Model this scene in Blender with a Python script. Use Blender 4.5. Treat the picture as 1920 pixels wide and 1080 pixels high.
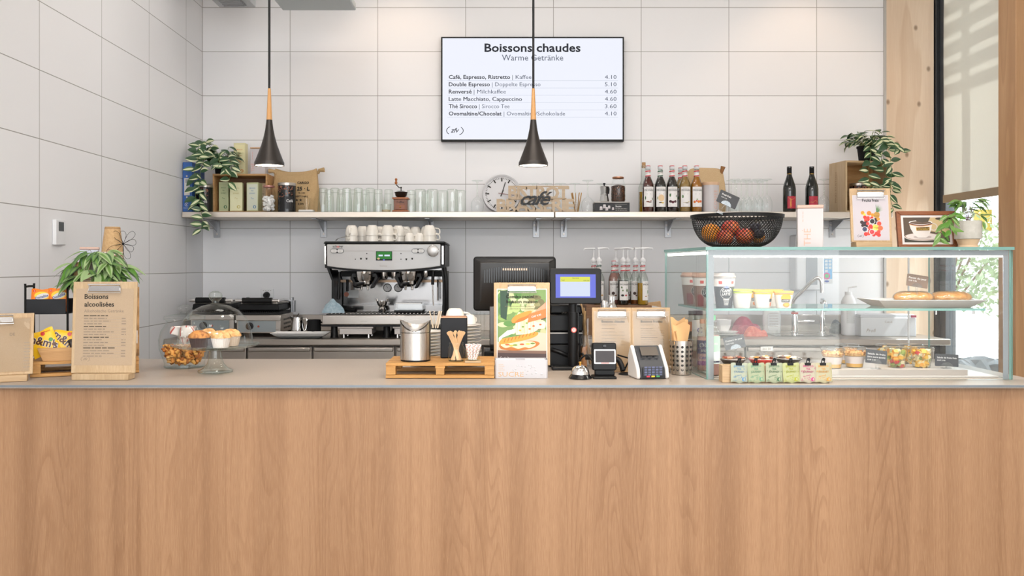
import bpy, bmesh, math, random
from math import pi, sin, cos, radians as R
from mathutils import Matrix, Vector

# ------------------------------------------------------------------ clear
for o in list(bpy.data.objects):
    bpy.data.objects.remove(o, do_unlink=True)
SC = bpy.context.scene
COL = SC.collection

# ------------------------------------------------------------------ camera
FPX = 1611.0          # focal length in pixels of the 1920 px wide frame
VX, VY = 925.0, 498.0  # where the optical axis meets the frame
CZ = 1.355            # camera height
cd = bpy.data.cameras.new('camera')
cam = bpy.data.objects.new('camera', cd)
COL.objects.link(cam)
cam.location = (0, 0, CZ)
cam.rotation_euler = (pi / 2, 0, 0)
cd.sensor_width = 36
cd.lens = 36 * FPX / 1920
cd.shift_x = (960 - VX) / 1920
cd.shift_y = (VY - 540) / 1920
cd.clip_start = 0.05
cd.clip_end = 300
SC.camera = cam

# ------------------------------------------------------------------ exposure, world, sun
SC.view_settings.view_transform = 'Standard'
SC.view_settings.look = 'None'
SC.view_settings.gamma = 1
SC.view_settings.use_curve_mapping = False
SC.view_settings.exposure = 0.04
SC.cycles.use_denoising = True
SC.cycles.max_bounces = 10
SC.cycles.transparent_max_bounces = 40
SC.cycles.transmission_bounces = 8
SC.cycles.sample_clamp_indirect = 6
SC.cycles.caustics_reflective = False
SC.cycles.caustics_refractive = False

WORLD_STRENGTH = 5.6
w = bpy.data.worlds.new('sky')
SC.world = w
w.use_nodes = True
wn = w.node_tree
bg = wn.nodes['Background']
tc = wn.nodes.new('ShaderNodeTexCoord')
sx = wn.nodes.new('ShaderNodeSeparateXYZ')
wn.links.new(tc.outputs['Generated'], sx.inputs[0])
rp = wn.nodes.new('ShaderNodeValToRGB')      # overcast: dim ground, bright hazy sky
rp.color_ramp.elements[0].position = 0.40
rp.color_ramp.elements[0].color = (0.42, 0.40, 0.38, 1)
rp.color_ramp.elements[1].position = 0.56
rp.color_ramp.elements[1].color = (0.90, 0.955, 1.0, 1)
mp = wn.nodes.new('ShaderNodeMath'); mp.operation = 'MULTIPLY_ADD'
mp.inputs[1].default_value = 0.5; mp.inputs[2].default_value = 0.5
wn.links.new(sx.outputs['Z'], mp.inputs[0])
wn.links.new(mp.outputs[0], rp.inputs[0])
wn.links.new(rp.outputs[0], bg.inputs['Color'])
bg.inputs['Strength'].default_value = WORLD_STRENGTH

sd = bpy.data.lights.new('sun', 'SUN')
sun = bpy.data.objects.new('sun', sd)
COL.objects.link(sun)
sd.energy = 15.0
sd.color = (1.0, 0.97, 0.93)
sd.angle = R(0.6)
SUN_DIR = Vector((-0.62, 0.05, -0.90)).normalized()   # comes in from beyond the window on the right
sun.rotation_euler = SUN_DIR.to_track_quat('-Z', 'Y').to_euler()
# ------------------------------------------------------------------ placing
def PX(px, Y): return (px - VX) * Y / FPX
def PZ(py, Y): return CZ + (VY - py) * Y / FPX
def PP(px, py, Y): return Vector((PX(px, Y), Y, PZ(py, Y)))
COUNTER, BENCH, SHELF, CASETOP = 0.95, 0.911, 1.699, 1.4215
LEFT_X, BACK_Y = -1.991, 5.875
def YC(py, h=0.0):        # depth of a point of the counter (raised by h) seen at frame row py
    return (CZ - COUNTER - h) * FPX / (py - VY)

# ------------------------------------------------------------------ materials
MATS = {}
def lin(c): return c / 12.92 if c <= 0.04045 else ((c + 0.055) / 1.055) ** 2.4
def hexc(h):
    h = h.lstrip('#')
    return tuple(lin(int(h[i:i + 2], 16) / 255) for i in (0, 2, 4)) + (1,)
def new_mat(name):
    m = bpy.data.materials.new(name); m.use_nodes = True
    MATS[name] = m
    nt = m.node_tree
    return m, nt, nt.nodes['Principled BSDF'], nt.nodes['Material Output']
def paint(name, h, rough=0.5, metal=0.0, spec=0.5, coat=0.0, emit=0.0, trans=0.0):
    """plain coat with a trace of procedural roughness"""
    m, nt, b, out = new_mat(name)
    b.inputs['Base Color'].default_value = hexc(h)
    b.inputs['Metallic'].default_value = metal
    b.inputs['Specular IOR Level'].default_value = spec
    b.inputs['Coat Weight'].default_value = coat
    n = nt.nodes.new('ShaderNodeTexNoise'); n.inputs['Scale'].default_value = 40
    t = nt.nodes.new('ShaderNodeTexCoord')
    nt.links.new(t.outputs['Object'], n.inputs['Vector'])
    ma = nt.nodes.new('ShaderNodeMath'); ma.operation = 'MULTIPLY_ADD'
    ma.inputs[1].default_value = 0.12 if metal < .5 else .02; ma.inputs[2].default_value = max(0.0, rough - (0.06 if metal < .5 else .01))
    nt.links.new(n.outputs['Fac'], ma.inputs[0])
    nt.links.new(ma.outputs[0], b.inputs['Roughness'])
    if emit:
        b.inputs['Emission Color'].default_value = hexc(h)
        b.inputs['Emission Strength'].default_value = emit
    return m
def C(h, rough=0.55, metal=0.0, emit=0.0):
    """material of one colour, made on demand"""
    k = 'paint_%s_%d_%d_%d' % (h.strip('#'), rough * 100, metal * 100, emit * 100)
    if k not in MATS: paint(k, h, rough, metal, emit=emit)
    return k
def mapping(nt, scale, rot=(0, 0, 0), src='Object'):
    t = nt.nodes.new('ShaderNodeTexCoord')
    mp = nt.nodes.new('ShaderNodeMapping')
    mp.inputs['Scale'].default_value = scale
    mp.inputs['Rotation'].default_value = rot
    nt.links.new(t.outputs[src], mp.inputs['Vector'])
    return mp.outputs[0]
def noise(nt, vec, scale, detail=4, rough=0.55, dist=0.0):
    n = nt.nodes.new('ShaderNodeTexNoise')
    n.inputs['Scale'].default_value = scale; n.inputs['Detail'].default_value = detail
    n.inputs['Roughness'].default_value = rough; n.inputs['Distortion'].default_value = dist
    nt.links.new(vec, n.inputs['Vector'])
    return n.outputs['Fac']
def ramp(nt, fac, stops):
    r = nt.nodes.new('ShaderNodeValToRGB')
    e = r.color_ramp.elements
    while len(e) < len(stops): e.new(0.5)
    for el, (p, c) in zip(e, stops):
        el.position = p; el.color = hexc(c) if isinstance(c, str) else (c, c, c, 1)
    nt.links.new(fac, r.inputs[0])
    return r.outputs[0]
def mixc(nt, fac, a, b, mode='MIX'):
    m = nt.nodes.new('ShaderNodeMix'); m.data_type = 'RGBA'; m.blend_type = mode
    for s, v in ((m.inputs[0], fac), (m.inputs[6], a), (m.inputs[7], b)):
        if isinstance(v, (int, float)): s.default_value = v
        elif isinstance(v, str): s.default_value = hexc(v)
        else: nt.links.new(v, s)
    return m.outputs[2]
def math_(nt, op, a, b=0.0, c=0.0):
    m = nt.nodes.new('ShaderNodeMath'); m.operation = op
    for s, v in zip(m.inputs, (a, b, c)):
        if isinstance(v, (int, float)): s.default_value = v
        else: nt.links.new(v, s)
    return m.outputs[0]
def bump(nt, b, h, strength=0.1, dist=0.002):
    n = nt.nodes.new('ShaderNodeBump')
    n.inputs['Strength'].default_value = strength; n.inputs['Distance'].default_value = dist
    nt.links.new(h, n.inputs['Height']); nt.links.new(n.outputs[0], b.inputs['Normal'])
def wood(name, light, mid, dark, axis='X', scale=1.0, rings=9.0, rough=0.5, knots=False, fib=0.35):
    """grain along one axis: cathedral rings from a stretched noise, plus fine fibres"""
    m, nt, b, out = new_mat(name)
    st = {'X': (0.12, 1, 1), 'Y': (1, 0.12, 1), 'Z': (1, 1, 0.12)}[axis]
    v = mapping(nt, tuple(s * scale for s in st))
    big = noise(nt, v, 3.2, 2, 0.45)
    ring = math_(nt, 'FRACT', math_(nt, 'MULTIPLY', big, rings))
    ring = ramp(nt, ring, [(0.0, 0.0), (0.75, 0.75), (0.92, 1.0), (1.0, 0.0)])
    sf = {'X': (0.02, 1, 1), 'Y': (1, 0.02, 1), 'Z': (1, 1, 0.02)}[axis]
    vf = mapping(nt, tuple(s * scale for s in sf))
    fine = noise(nt, vf, 260, 3, 0.6)
    tone = noise(nt, mapping(nt, tuple(s * scale for s in sf)), 5, 2)
    c = ramp(nt, tone, [(0.3, light), (0.7, mid)])
    c = mixc(nt, math_(nt, 'MULTIPLY', ring, 0.33), c, dark)
    fr = ramp(nt, fine, [(0.42, 1.0), (0.62, 0.0)])
    c = mixc(nt, math_(nt, 'MULTIPLY', fr, fib), c, dark)
    if knots:
        vo = nt.nodes.new('ShaderNodeTexVoronoi'); vo.voronoi_dimensions = '2D'; vo.inputs['Scale'].default_value = 5.0
        nt.links.new(mapping(nt, (1, 1, 0.7), (pi / 2, 0, 0)), vo.inputs['Vector'])
        kn = ramp(nt, vo.outputs['Distance'], [(0.03, 1.0), (0.085, 0.0)])
        c = mixc(nt, math_(nt, 'MULTIPLY', kn, 0.75), c, '#7a5a40')
    nt.links.new(c, b.inputs['Base Color'])
    b.inputs['Roughness'].default_value = rough
    bump(nt, b, fine, 0.06, 0.001)
    return m
def oak_panel(name):
    """book of oak veneer strips: fine fibres, dark pore streaks and cathedral figure in some strips"""
    m, nt, b, out = new_mat(name)
    v = mapping(nt, (1, 1, .10)); vl = mapping(nt, (1, 1, .012)); vm = mapping(nt, (1, 1, .05))
    big = noise(nt, v, 5.5, 2, .5, .25)
    ring = math_(nt, 'FRACT', math_(nt, 'MULTIPLY', big, 26.0))
    ring = ramp(nt, ring, [(0.0, 0.15), (0.55, 0.0), (0.86, 0.9), (0.95, 1.0), (1.0, 0.15)])
    mask = ramp(nt, noise(nt, vl, 7, 2, .5), [(.42, 0.12), (.62, 1.0)])
    tone = ramp(nt, noise(nt, vl, 11, 3, .6), [(.32, '#ac8563'), (.5, '#a27c5b'), (.70, '#916c4d')])
    c = mixc(nt, math_(nt, 'MULTIPLY', math_(nt, 'MULTIPLY', ring, mask), .42), tone, '#7d5535')
    streak = ramp(nt, noise(nt, vl, 90, 3, .65), [(.50, 0.0), (.68, 1.0)])
    c = mixc(nt, math_(nt, 'MULTIPLY', streak, .30), c, '#875f3d')
    fine = noise(nt, vm, 420, 2, .6)
    c = mixc(nt, math_(nt, 'MULTIPLY', ramp(nt, fine, [(.5, 0.0), (.66, 1.0)]), .30), c, '#8a6140')
    c = mixc(nt, math_(nt, 'MULTIPLY', ramp(nt, fine, [(.34, 1.0), (.46, 0.0)]), .22), c, '#bd9771')
    nt.links.new(c, b.inputs['Base Color']); b.inputs['Roughness'].default_value = .45
    bump(nt, b, fine, .05, .001)
    return m
def tiles(name, plane, u0, v0):
    """large glazed wall tiles 0.6 x 0.302 m with thin grey joints"""
    m, nt, b, out = new_mat(name)
    g = nt.nodes.new('ShaderNodeNewGeometry')
    s = nt.nodes.new('ShaderNodeSeparateXYZ'); nt.links.new(g.outputs['Position'], s.inputs[0])
    cm = nt.nodes.new('ShaderNodeCombineXYZ')
    nt.links.new(math_(nt, 'SUBTRACT', s.outputs['X' if plane == 'XZ' else 'Y'], u0 - 60.0), cm.inputs[0])
    nt.links.new(math_(nt, 'SUBTRACT', s.outputs['Z'], v0 - 30.2), cm.inputs[1])
    br = nt.nodes.new('ShaderNodeTexBrick')
    br.offset = 0.0; br.squash = 1.0
    br.inputs['Scale'].default_value = 1.0
    br.inputs['Brick Width'].default_value = 0.6; br.inputs['Row Height'].default_value = 0.302
    br.inputs['Mortar Size'].default_value = 0.0021; br.inputs['Mortar Smooth'].default_value = 0.15
    br.inputs['Bias'].default_value = 0.0
    br.inputs['Color1'].default_value = hexc('#f0eff0'); br.inputs['Color2'].default_value = hexc('#edeced')
    br.inputs['Mortar'].default_value = hexc('#a09c98')
    nt.links.new(cm.outputs[0], br.inputs['Vector'])
    nt.links.new(br.outputs['Color'], b.inputs['Base Color'])
    b.inputs['Roughness'].default_value = 0.42
    b.inputs['Specular IOR Level'].default_value = 0.3
    bump(nt, b, math_(nt, 'SUBTRACT', 1.0, br.outputs['Fac']), 0.25, 0.002)
    return m
def glassy(name, tint, edge, base=0.04, top=0.6, power=4.0, rough=0.0):
    """thin clear sheet: see-through face on, reflecting and darker where the wall of it is seen edge on"""
    m, nt, b, out = new_mat(name)
    nt.nodes.remove(b)
    lw = nt.nodes.new('ShaderNodeLayerWeight'); lw.inputs['Blend'].default_value = 0.5
    f = math_(nt, 'POWER', lw.outputs['Facing'], power)
    tr = nt.nodes.new('ShaderNodeBsdfTransparent')
    nt.links.new(mixc(nt, f, tint, edge), tr.inputs['Color'])
    gl = nt.nodes.new('ShaderNodeBsdfGlossy'); gl.inputs['Roughness'].default_value = rough
    gl.inputs['Color'].default_value = (0.95, 0.97, 0.96, 1)
    mx = nt.nodes.new('ShaderNodeMixShader')
    nt.links.new(math_(nt, 'MULTIPLY_ADD', f, top, base), mx.inputs[0])
    nt.links.new(tr.outputs[0], mx.inputs[1]); nt.links.new(gl.outputs[0], mx.inputs[2])
    nt.links.new(mx.outputs[0], out.inputs['Surface'])
    return m
def brushed(name, h, rough=0.3, axis='X', amount=0.25):
    m, nt, b, out = new_mat(name)
    b.inputs['Metallic'].default_value = 1.0
    st = {'X': (0.02, 1, 1), 'Z': (1, 1, 0.02), 'Y': (1, 0.02, 1)}[axis]
    n = noise(nt, mapping(nt, st), 160, 3)
    b.inputs['Base Color'].default_value = hexc(h)
    nt.links.new(math_(nt, 'MULTIPLY_ADD', n, amount, rough - amount / 2), b.inputs['Roughness'])
    bump(nt, b, n, 0.04, 0.0006)
    return m
def speckle(name, a, c, scale=120, rough=0.6, lo=0.45, hi=0.6, b_=0.1):
    m, nt, b, out = new_mat(name)
    n = noise(nt, mapping(nt, (1, 1, 1)), scale, 4, 0.65)
    nt.links.new(ramp(nt, n, [(lo, a), (hi, c)]), b.inputs['Base Color'])
    b.inputs['Roughness'].default_value = rough
    bump(nt, b, n, b_, 0.002)
    return m

# ------------------------------------------------------------------ mesh builder
TEXTS = {}
def text_mesh(s, bold, shear, extrude, spacing, res=2):
    k = (s, bold, shear, extrude, spacing)
    if k not in TEXTS:
        c = bpy.data.curves.new('t', 'FONT'); c.body = s; c.size = 1.0
        c.offset = bold; c.shear = shear; c.extrude = extrude; c.space_character = spacing
        c.resolution_u = res
        o = bpy.data.objects.new('t', c)
        me = o.to_mesh()
        vs = [v.co.copy() for v in me.vertices]
        fs = [tuple(p.vertices) for p in me.polygons]
        o.to_mesh_clear()
        bpy.data.objects.remove(o); bpy.data.curves.remove(c)
        TEXTS[k] = (vs, fs, min([v.x for v in vs] or [0]), max([v.x for v in vs] or [0]))
    return TEXTS[k]
def front(x=0, y=0, z=0, roll=0.0):
    """a frame whose u runs right, v runs up and w faces the viewer (-Y)"""
    m = Matrix(((1, 0, 0, x), (0, 0, -1, y), (0, 1, 0, z), (0, 0, 0, 1)))
    return m @ Matrix.Rotation(roll, 4, 'Z') if roll else m
def rotx(a): return Matrix.Rotation(a, 4, 'X')
def rotz(a): return Matrix.Rotation(a, 4, 'Z')
def roty(a): return Matrix.Rotation(a, 4, 'Y')
def tr(x, y, z): return Matrix.Translation((x, y, z))

class MB:
    def __init__(s, M=None):
        s.v = []; s.f = []; s.m = []; s.M = M or Matrix.Identity(4)
    def add(s, vs, fs, mat, M=None):
        T = s.M @ M if M is not None else s.M
        o = len(s.v)
        s.v += [T @ Vector(p) for p in vs]
        for i, f in enumerate(fs):
            s.f.append(tuple(o + k for k in f))
            s.m.append(mat if isinstance(mat, str) else mat[i])
        return s
    def box(s, c, d, mat, M=None):
        x, y, z = c; a, b, h = d[0] / 2, d[1] / 2, d[2] / 2
        vs = [(x + i * a, y + j * b, z + k * h) for k in (-1, 1) for j in (-1, 1) for i in (-1, 1)]
        fs = [(0, 2, 3, 1), (4, 5, 7, 6), (0, 1, 5, 4), (2, 6, 7, 3), (0, 4, 6, 2), (1, 3, 7, 5)]
        return s.add(vs, fs, mat, M)      # faces: bottom, top, front(-Y), back, left, right
    def box2(s, lo, hi, mat, M=None):
        return s.box([(a + b) / 2 for a, b in zip(lo, hi)], [abs(b - a) for a, b in zip(lo, hi)], mat, M)
    def lathe(s, prof, mat, n=24, c=(0, 0, 0), M=None, sx=1.0, sy=1.0, a0=0.0, a1=2 * pi):
        vs = []; fs = []; ms = []
        full = abs(a1 - a0 - 2 * pi) < 1e-6
        k = n if full else n + 1
        ix = []
        for (r, z) in prof:
            if r < 1e-7:
                ix.append([len(vs)] * k); vs.append((c[0], c[1], c[2] + z)); continue
            ix.append(list(range(len(vs), len(vs) + k)))
            for i in range(k):
                a = a0 + (a1 - a0) * i / n
                vs.append((c[0] + r * sx * cos(a), c[1] + r * sy * sin(a), c[2] + z))
        for j in range(len(prof) - 1):
            for i in range(n):
                i2 = (i + 1) % k
                q = (ix[j][i], ix[j][i2], ix[j + 1][i2], ix[j + 1][i])
                if prof[j][0] < 1e-7: q = (q[0], q[2], q[3])
                elif prof[j + 1][0] < 1e-7: q = (q[0], q[1], q[2])
                fs.append(q); ms.append(mat if isinstance(mat, str) else mat[j])
        return s.add(vs, fs, ms, M)
    def tube(s, pts, r, mat, n=8, M=None, caps=True, closed=False):
        pts = [Vector(p) for p in pts]
        N = len(pts)
        rs = r if isinstance(r, (list, tuple)) else [r] * N
        vs = []; fs = []
        up = None
        for i, p in enumerate(pts):
            if closed: d = pts[(i + 1) % N] - pts[i - 1]
            else: d = pts[min(i + 1, N - 1)] - pts[max(i - 1, 0)]
            d = d.normalized() if d.length > 1e-9 else Vector((0, 0, 1))
            if up is None:
                up = Vector((0, 0, 1)) if abs(d.z) < 0.9 else Vector((1, 0, 0))
            sde = d.cross(up)
            if sde.length < 1e-6: sde = d.cross(Vector((0, 1, 0)))
            sde.normalize()
            u2 = sde.cross(d).normalized(); up = u2
            for k in range(n):
                a = 2 * pi * k / n
                vs.append(p + (sde * cos(a) + u2 * sin(a)) * rs[i])
        for i in range(N if closed else N - 1):
            i2 = (i + 1) % N
            for k in range(n):
                k2 = (k + 1) % n
                fs.append((i * n + k, i * n + k2, i2 * n + k2, i2 * n + k))
        if caps and not closed:
            fs.append(tuple(range(n - 1, -1, -1))); fs.append(tuple((N - 1) * n + k for k in range(n)))
        return s.add(vs, fs, mat, M)
    def prism(s, pts, w0, w1, mat, M=None, cap=None):
        """2-D outline (u,v) extruded from w0 to w1 (default frame: u=X, v=Z, w=-Y)"""
        M = front() if M is None else M
        n = len(pts)
        vs = [(u, v, w0) for u, v in pts] + [(u, v, w1) for u, v in pts]
        fs = [tuple(range(n - 1, -1, -1)), tuple(range(n, 2 * n))]
        fs += [(i, (i + 1) % n, n + (i + 1) % n, n + i) for i in range(n)]
        ms = [cap or mat, cap or mat] + [mat] * n
        return s.add(vs, fs, ms, M)
    def poly(s, pts, mat, M=None, w=0.0):
        M = front() if M is None else M
        return s.add([(u, v, w) for u, v in pts], [tuple(range(len(pts)))], mat, M)
    def rect(s, u0, v0, u1, v1, mat, M=None, w=0.0):
        return s.poly([(u0, v0), (u1, v0), (u1, v1), (u0, v1)], mat, M, w)
    def ell(s, u, v, a, b, mat, M=None, w=0.0, n=16, rot=0.0, a0=0.0, a1=2 * pi):
        full = abs(a1 - a0 - 2 * pi) < 1e-6
        k = n if full else n + 1
        pts = []
        for i in range(k):
            t = a0 + (a1 - a0) * i / n
            x, y = a * cos(t), b * sin(t)
            pts.append((u + x * cos(rot) - y * sin(rot), v + x * sin(rot) + y * cos(rot)))
        return s.poly(pts, mat, M, w)
    def ring(s, u, v, r0, r1, mat, M=None, w=0.0, n=24, a0=0.0, a1=2 * pi, sy=1.0):
        M = front() if M is None else M
        vs = []; fs = []
        for i in range(n + 1):
            t = a0 + (a1 - a0) * i / n
            vs += [(u + r0 * cos(t), v + r0 * sy * sin(t), w), (u + r1 * cos(t), v + r1 * sy * sin(t), w)]
        for i in range(n): fs.append((2 * i, 2 * i + 1, 2 * i + 3, 2 * i + 2))
        return s.add(vs, fs, mat, M)
    def stroke(s, pts, wd, mat, M=None, w=0.0):
        """a flat line through 2-D points"""
        M = front() if M is None else M
        vs = []; fs = []
        P = [Vector((a, b)) for a, b in pts]
        for i, p in enumerate(P):
            d = (P[min(i + 1, len(P) - 1)] - P[max(i - 1, 0)]).normalized()
            nn = Vector((-d.y, d.x)) * wd / 2
            vs += [(p.x - nn.x, p.y - nn.y, w), (p.x + nn.x, p.y + nn.y, w)]
        for i in range(len(P) - 1): fs.append((2 * i, 2 * i + 2, 2 * i + 3, 2 * i + 1))
        return s.add(vs, fs, mat, M)
    def sphere(s, c, r, mat, nu=16, nv=10, M=None):
        r = r if isinstance(r, (tuple, list)) else (r, r, r)
        prof = [(sin(pi * j / nv), -cos(pi * j / nv)) for j in range(nv + 1)]
        prof[0] = (0, -1); prof[-1] = (0, 1)
        T = tr(*c) @ Matrix.Diagonal((r[0], r[1], r[2], 1))
        return s.lathe(prof, mat, nu, M=(M @ T if M is not None else T))
    def grid(s, fn, nu, nv, mat, M=None, closed=False):
        vs = [fn(i / nu, j / nv) for j in range(nv + 1) for i in range(nu + 1)]
        k = nu + 1
        fs = [(j * k + i, j * k + i + 1, (j + 1) * k + i + 1, (j + 1) * k + i) for j in range(nv) for i in range(nu)]
        return s.add(vs, fs, mat, M)
    def text(s, body, size, mat, M=None, u=0, v=0, w=0.0004, align='L', bold=0.0, shear=0.0, extrude=0.0, fit=None, xs=1.0, warp=None, spacing=1.0, res=2):
        M = front() if M is None else M
        strikes = (0,)
        if bold > 0 and not extrude and any(ch in body for ch in 'MNW'):      # wide capitals: strike twice instead of swelling the outline
            strikes = (-bold * .8, 0, bold * .8); bold = 0.0
        vs, fs, a, b = text_mesh(body, bold, shear, extrude / size, spacing, res)
        if fit: xs = fit / ((b - a) * size)
        k = size * xs
        off = {'L': -a * k, 'C': -(a + b) / 2 * k, 'R': -b * k}[align]
        if warp: M = Matrix.Identity(4)
        for st in strikes:
            out = [(u + off + p.x * k + st * size, v + p.y * size, w + p.z * size + extrude) for p in vs]
            if warp: out = [warp(*p) for p in out]
            s.add(out, fs, mat, M)
        return s
    def bars(s, u, v, wd, h, mat, M=None, w=0.0004, seed=0):
        """a line of print too small to read: a row of short word strokes"""
        rr = random.Random(seed)
        x = 0
        while x < wd:
            l = min(rr.uniform(1.5, 5) * h, wd - x)
            s.rect(u + x, v, u + x + l, v + h * 0.5, mat, M, w)
            x += l + h * 0.6
        return s
    def build(s, name, parent=None, loc=None, rz=0.0, bevel=0.0, seg=2, sharp=38, sub=0, solid=0.0, recalc=True):
        me = bpy.data.meshes.new(name)
        me.from_pydata([tuple(p) for p in s.v], [], s.f)
        slots = []
        for k in s.m:
            if k not in slots: slots.append(k)
        for k in slots: me.materials.append(MATS[k])
        me.polygons.foreach_set('material_index', [slots.index(k) for k in s.m])
        me.polygons.foreach_set('use_smooth', [True] * len(s.f))
        me.update()
        if recalc:
            bm = bmesh.new(); bm.from_mesh(me)
            bmesh.ops.recalc_face_normals(bm, faces=bm.faces)
            bm.to_mesh(me); bm.free()
        me.set_sharp_from_angle(angle=R(sharp))
        o = bpy.data.objects.new(name, me)
        COL.objects.link(o)
        if parent is not None: o.parent = parent
        if loc is not None: o.location = loc
        o.rotation_euler[2] = rz
        if solid:
            md = o.modifiers.new('solid', 'SOLIDIFY'); md.thickness = solid; md.offset = 0
        if bevel:
            md = o.modifiers.new('bevel', 'BEVEL'); md.width = bevel; md.segments = seg
            md.limit_method = 'ANGLE'; md.angle_limit = R(40); md.harden_normals = False
        if sub:
            md = o.modifiers.new('sub', 'SUBSURF'); md.levels = sub; md.render_levels = sub
        return o

def tag(o, label, cat, group=None, kind=None):
    if label: o['label'] = label
    if cat: o['category'] = cat
    if group: o['group'] = group
    if kind: o['kind'] = kind
    return o
def thing(name, label, cat, loc=(0, 0, 0), rz=0.0, group=None):
    o = bpy.data.objects.new(name, None)
    COL.objects.link(o)
    o.empty_display_size = 0.05
    o.location = loc; o.rotation_euler = (0, 0, rz)
    return tag(o, label, cat, group)
def dup(root, loc, rz, label, group=None):
    def cp(o, par):
        c = o.copy(); COL.objects.link(c)
        c.parent = par
        if par is not None: c.matrix_parent_inverse = o.matrix_parent_inverse.copy()
        for ch in list(o.children): cp(ch, c)
        return c
    r = cp(root, None)
    r.location = loc; r.rotation_euler = (0, 0, rz)
    tag(r, label, None, group)
    return r
def struct(o): o['kind'] = 'structure'; return o
def rrect(u0, v0, u1, v1, r, n=5):
    pts = []
    for cx, cy, a in ((u1 - r, v1 - r, 0), (u0 + r, v1 - r, pi / 2), (u0 + r, v0 + r, pi), (u1 - r, v0 + r, 1.5 * pi)):
        for i in range(n + 1):
            t = a + pi / 2 * i / n
            pts.append((cx + r * cos(t), cy + r * sin(t)))
    return pts
def catmull(pts, k=6):
    P = [Vector(p) for p in pts]
    out = []
    for i in range(len(P) - 1):
        a, b, c, d = P[max(i - 1, 0)], P[i], P[i + 1], P[min(i + 2, len(P) - 1)]
        for j in range(k):
            t = j / k
            out.append(0.5 * ((2 * b) + (c - a) * t + (2 * a - 5 * b + 4 * c - d) * t * t + (3 * b - a - 3 * c + d) * t ** 3))
    out.append(P[-1])
    return out
def cyl_warp(r, a_mid=0.0, c=(0, 0, 0)):
    """wrap a flat (u,v,w) print round a vertical cylinder; u=0 faces the viewer"""
    def f(u, v, w):
        a = u / r + a_mid
        return (c[0] + (r + w) * sin(a), c[1] - (r + w) * cos(a), c[2] + v)
    return f
def warp_rect(mb, u0, v0, u1, v1, mat, r, w=0.0005, a_mid=0.0, n=10, c=(0, 0, 0)):
    f = cyl_warp(r, a_mid, c)
    return mb.grid(lambda i, j: f(u0 + (u1 - u0) * i, v0 + (v1 - v0) * j, w), n, 1, mat)
def fan(mb, f, u, v, a, b, mat, w, n=18):
    """a disc of print laid on a curved wall: centre, inner ring, outer ring"""
    vs = [f(u, v, w)] + [f(u + q * a * cos(2 * pi * i / n), v + q * b * sin(2 * pi * i / n), w) for q in (.5, 1) for i in range(n)]
    fs = [(0, 1 + i, 1 + (i + 1) % n) for i in range(n)] + [(1 + i, 1 + n + i, 1 + n + (i + 1) % n, 1 + (i + 1) % n) for i in range(n)]
    return mb.add(vs, fs, mat)
def warp_ell(mb, u, v, a, b, mat, r, w=0.0008, a_mid=0.0, n=12, c=(0, 0, 0)):
    return fan(mb, cyl_warp(r, a_mid, c), u, v, a, b, mat, w, n)
def logo(mb, u, v, s, mat, M, w=0.0006):
    """the small oval operator's mark: three slanted letters between two arcs"""
    mb.text('zfv', s * 0.62, mat, M, u, v - s * 0.17, w, 'C', 0.012, 0.35)
    for a0, a1 in ((2.2, 3.9), (-1.0, 0.75)):
        pts = [(u + s * 0.78 * cos(a0 + (a1 - a0) * i / 12), v + s * 0.46 * sin(a0 + (a1 - a0) * i / 12)) for i in range(13)]
        mb.stroke(pts, s * 0.06, mat, M, w)
# ------------------------------------------------------------------ the materials
tiles('tile_back', 'XZ', PX(379.5, BACK_Y), PZ(511, BACK_Y))
tiles('tile_left', 'YZ', FPX * 1.991 / 576, PZ(511, BACK_Y))
oak_panel('counter_oak')
wood('column_spruce', '#ead6bf', '#e2cab0', '#c4a07c', 'Z', 1.3, 6, 0.55, knots=True, fib=0.15)
wood('post_larch', '#cda57c', '#bf946a', '#976d46', 'Z', 1.6, 7, 0.5, fib=0.2)
wood('oak', '#cbb08b', '#bfa07a', '#9a7b55', 'Z', 4.0, 7, 0.5)
wood('oak_x', '#cbb08b', '#bfa07a', '#9a7b55', 'X', 4.0, 7, 0.5)
wood('ash', '#cdb594', '#c2a884', '#a28560', 'Z', 3.0, 9, 0.5)
wood('pallet_wood', '#d6a663', '#c08a48', '#8a5c2c', 'X', 4.0, 8, 0.6)
wood('crate_wood', '#d5ab78', '#c4965f', '#97693c', 'X', 4.0, 8, 0.6)
wood('crate_dark', '#a0795a', '#8d674b', '#644630', 'X', 4.0, 8, 0.65)
wood('sign_wood', '#d3bfa5', '#c8b196', '#a99174', 'X', 5.0, 6, 0.6)
wood('walnut', '#8f4f28', '#7d4020', '#4e2611', 'Z', 5.0, 8, 0.35)
wood('frame_wood', '#a3643c', '#8f5330', '#613418', 'X', 5.0, 8, 0.35)
wood('lamp_wood', '#d3a36c', '#c7945c', '#a6763f', 'Z', 6.0, 6, 0.45)
speckle('worktop', '#a3978c', '#aea296', 260, 0.38, 0.4, 0.65, 0.03)
speckle('kraft', '#c6a379', '#b8946a', 90, 0.8, 0.4, 0.65, 0.06)
speckle('kraft_paper', '#b49e84', '#ae977c', 500, 0.75, 0.4, 0.65, 0.03)
speckle('cup_kraft', '#c2a074', '#b69366', 140, 0.75, 0.4, 0.6, 0.03)
speckle('burlap', '#cdae82', '#b39366', 380, 0.9, 0.4, 0.65, 0.4)
speckle('canvas_bag', '#cbb08a', '#bb9e76', 300, 0.9, 0.4, 0.65, 0.3)
speckle('concrete', '#8f8f8a', '#a3a39d', 60, 0.8, 0.4, 0.65, 0.1)
speckle('stone_pot', '#b9b6ad', '#c3c0b8', 60, 0.6, 0.4, 0.65, 0.05)
speckle('soil', '#2e241b', '#4a3827', 120, 0.95, 0.4, 0.6, 0.8)
speckle('coffee_beans', '#1e120c', '#5a3620', 90, 0.4, 0.42, 0.6, 1.0)
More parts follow.
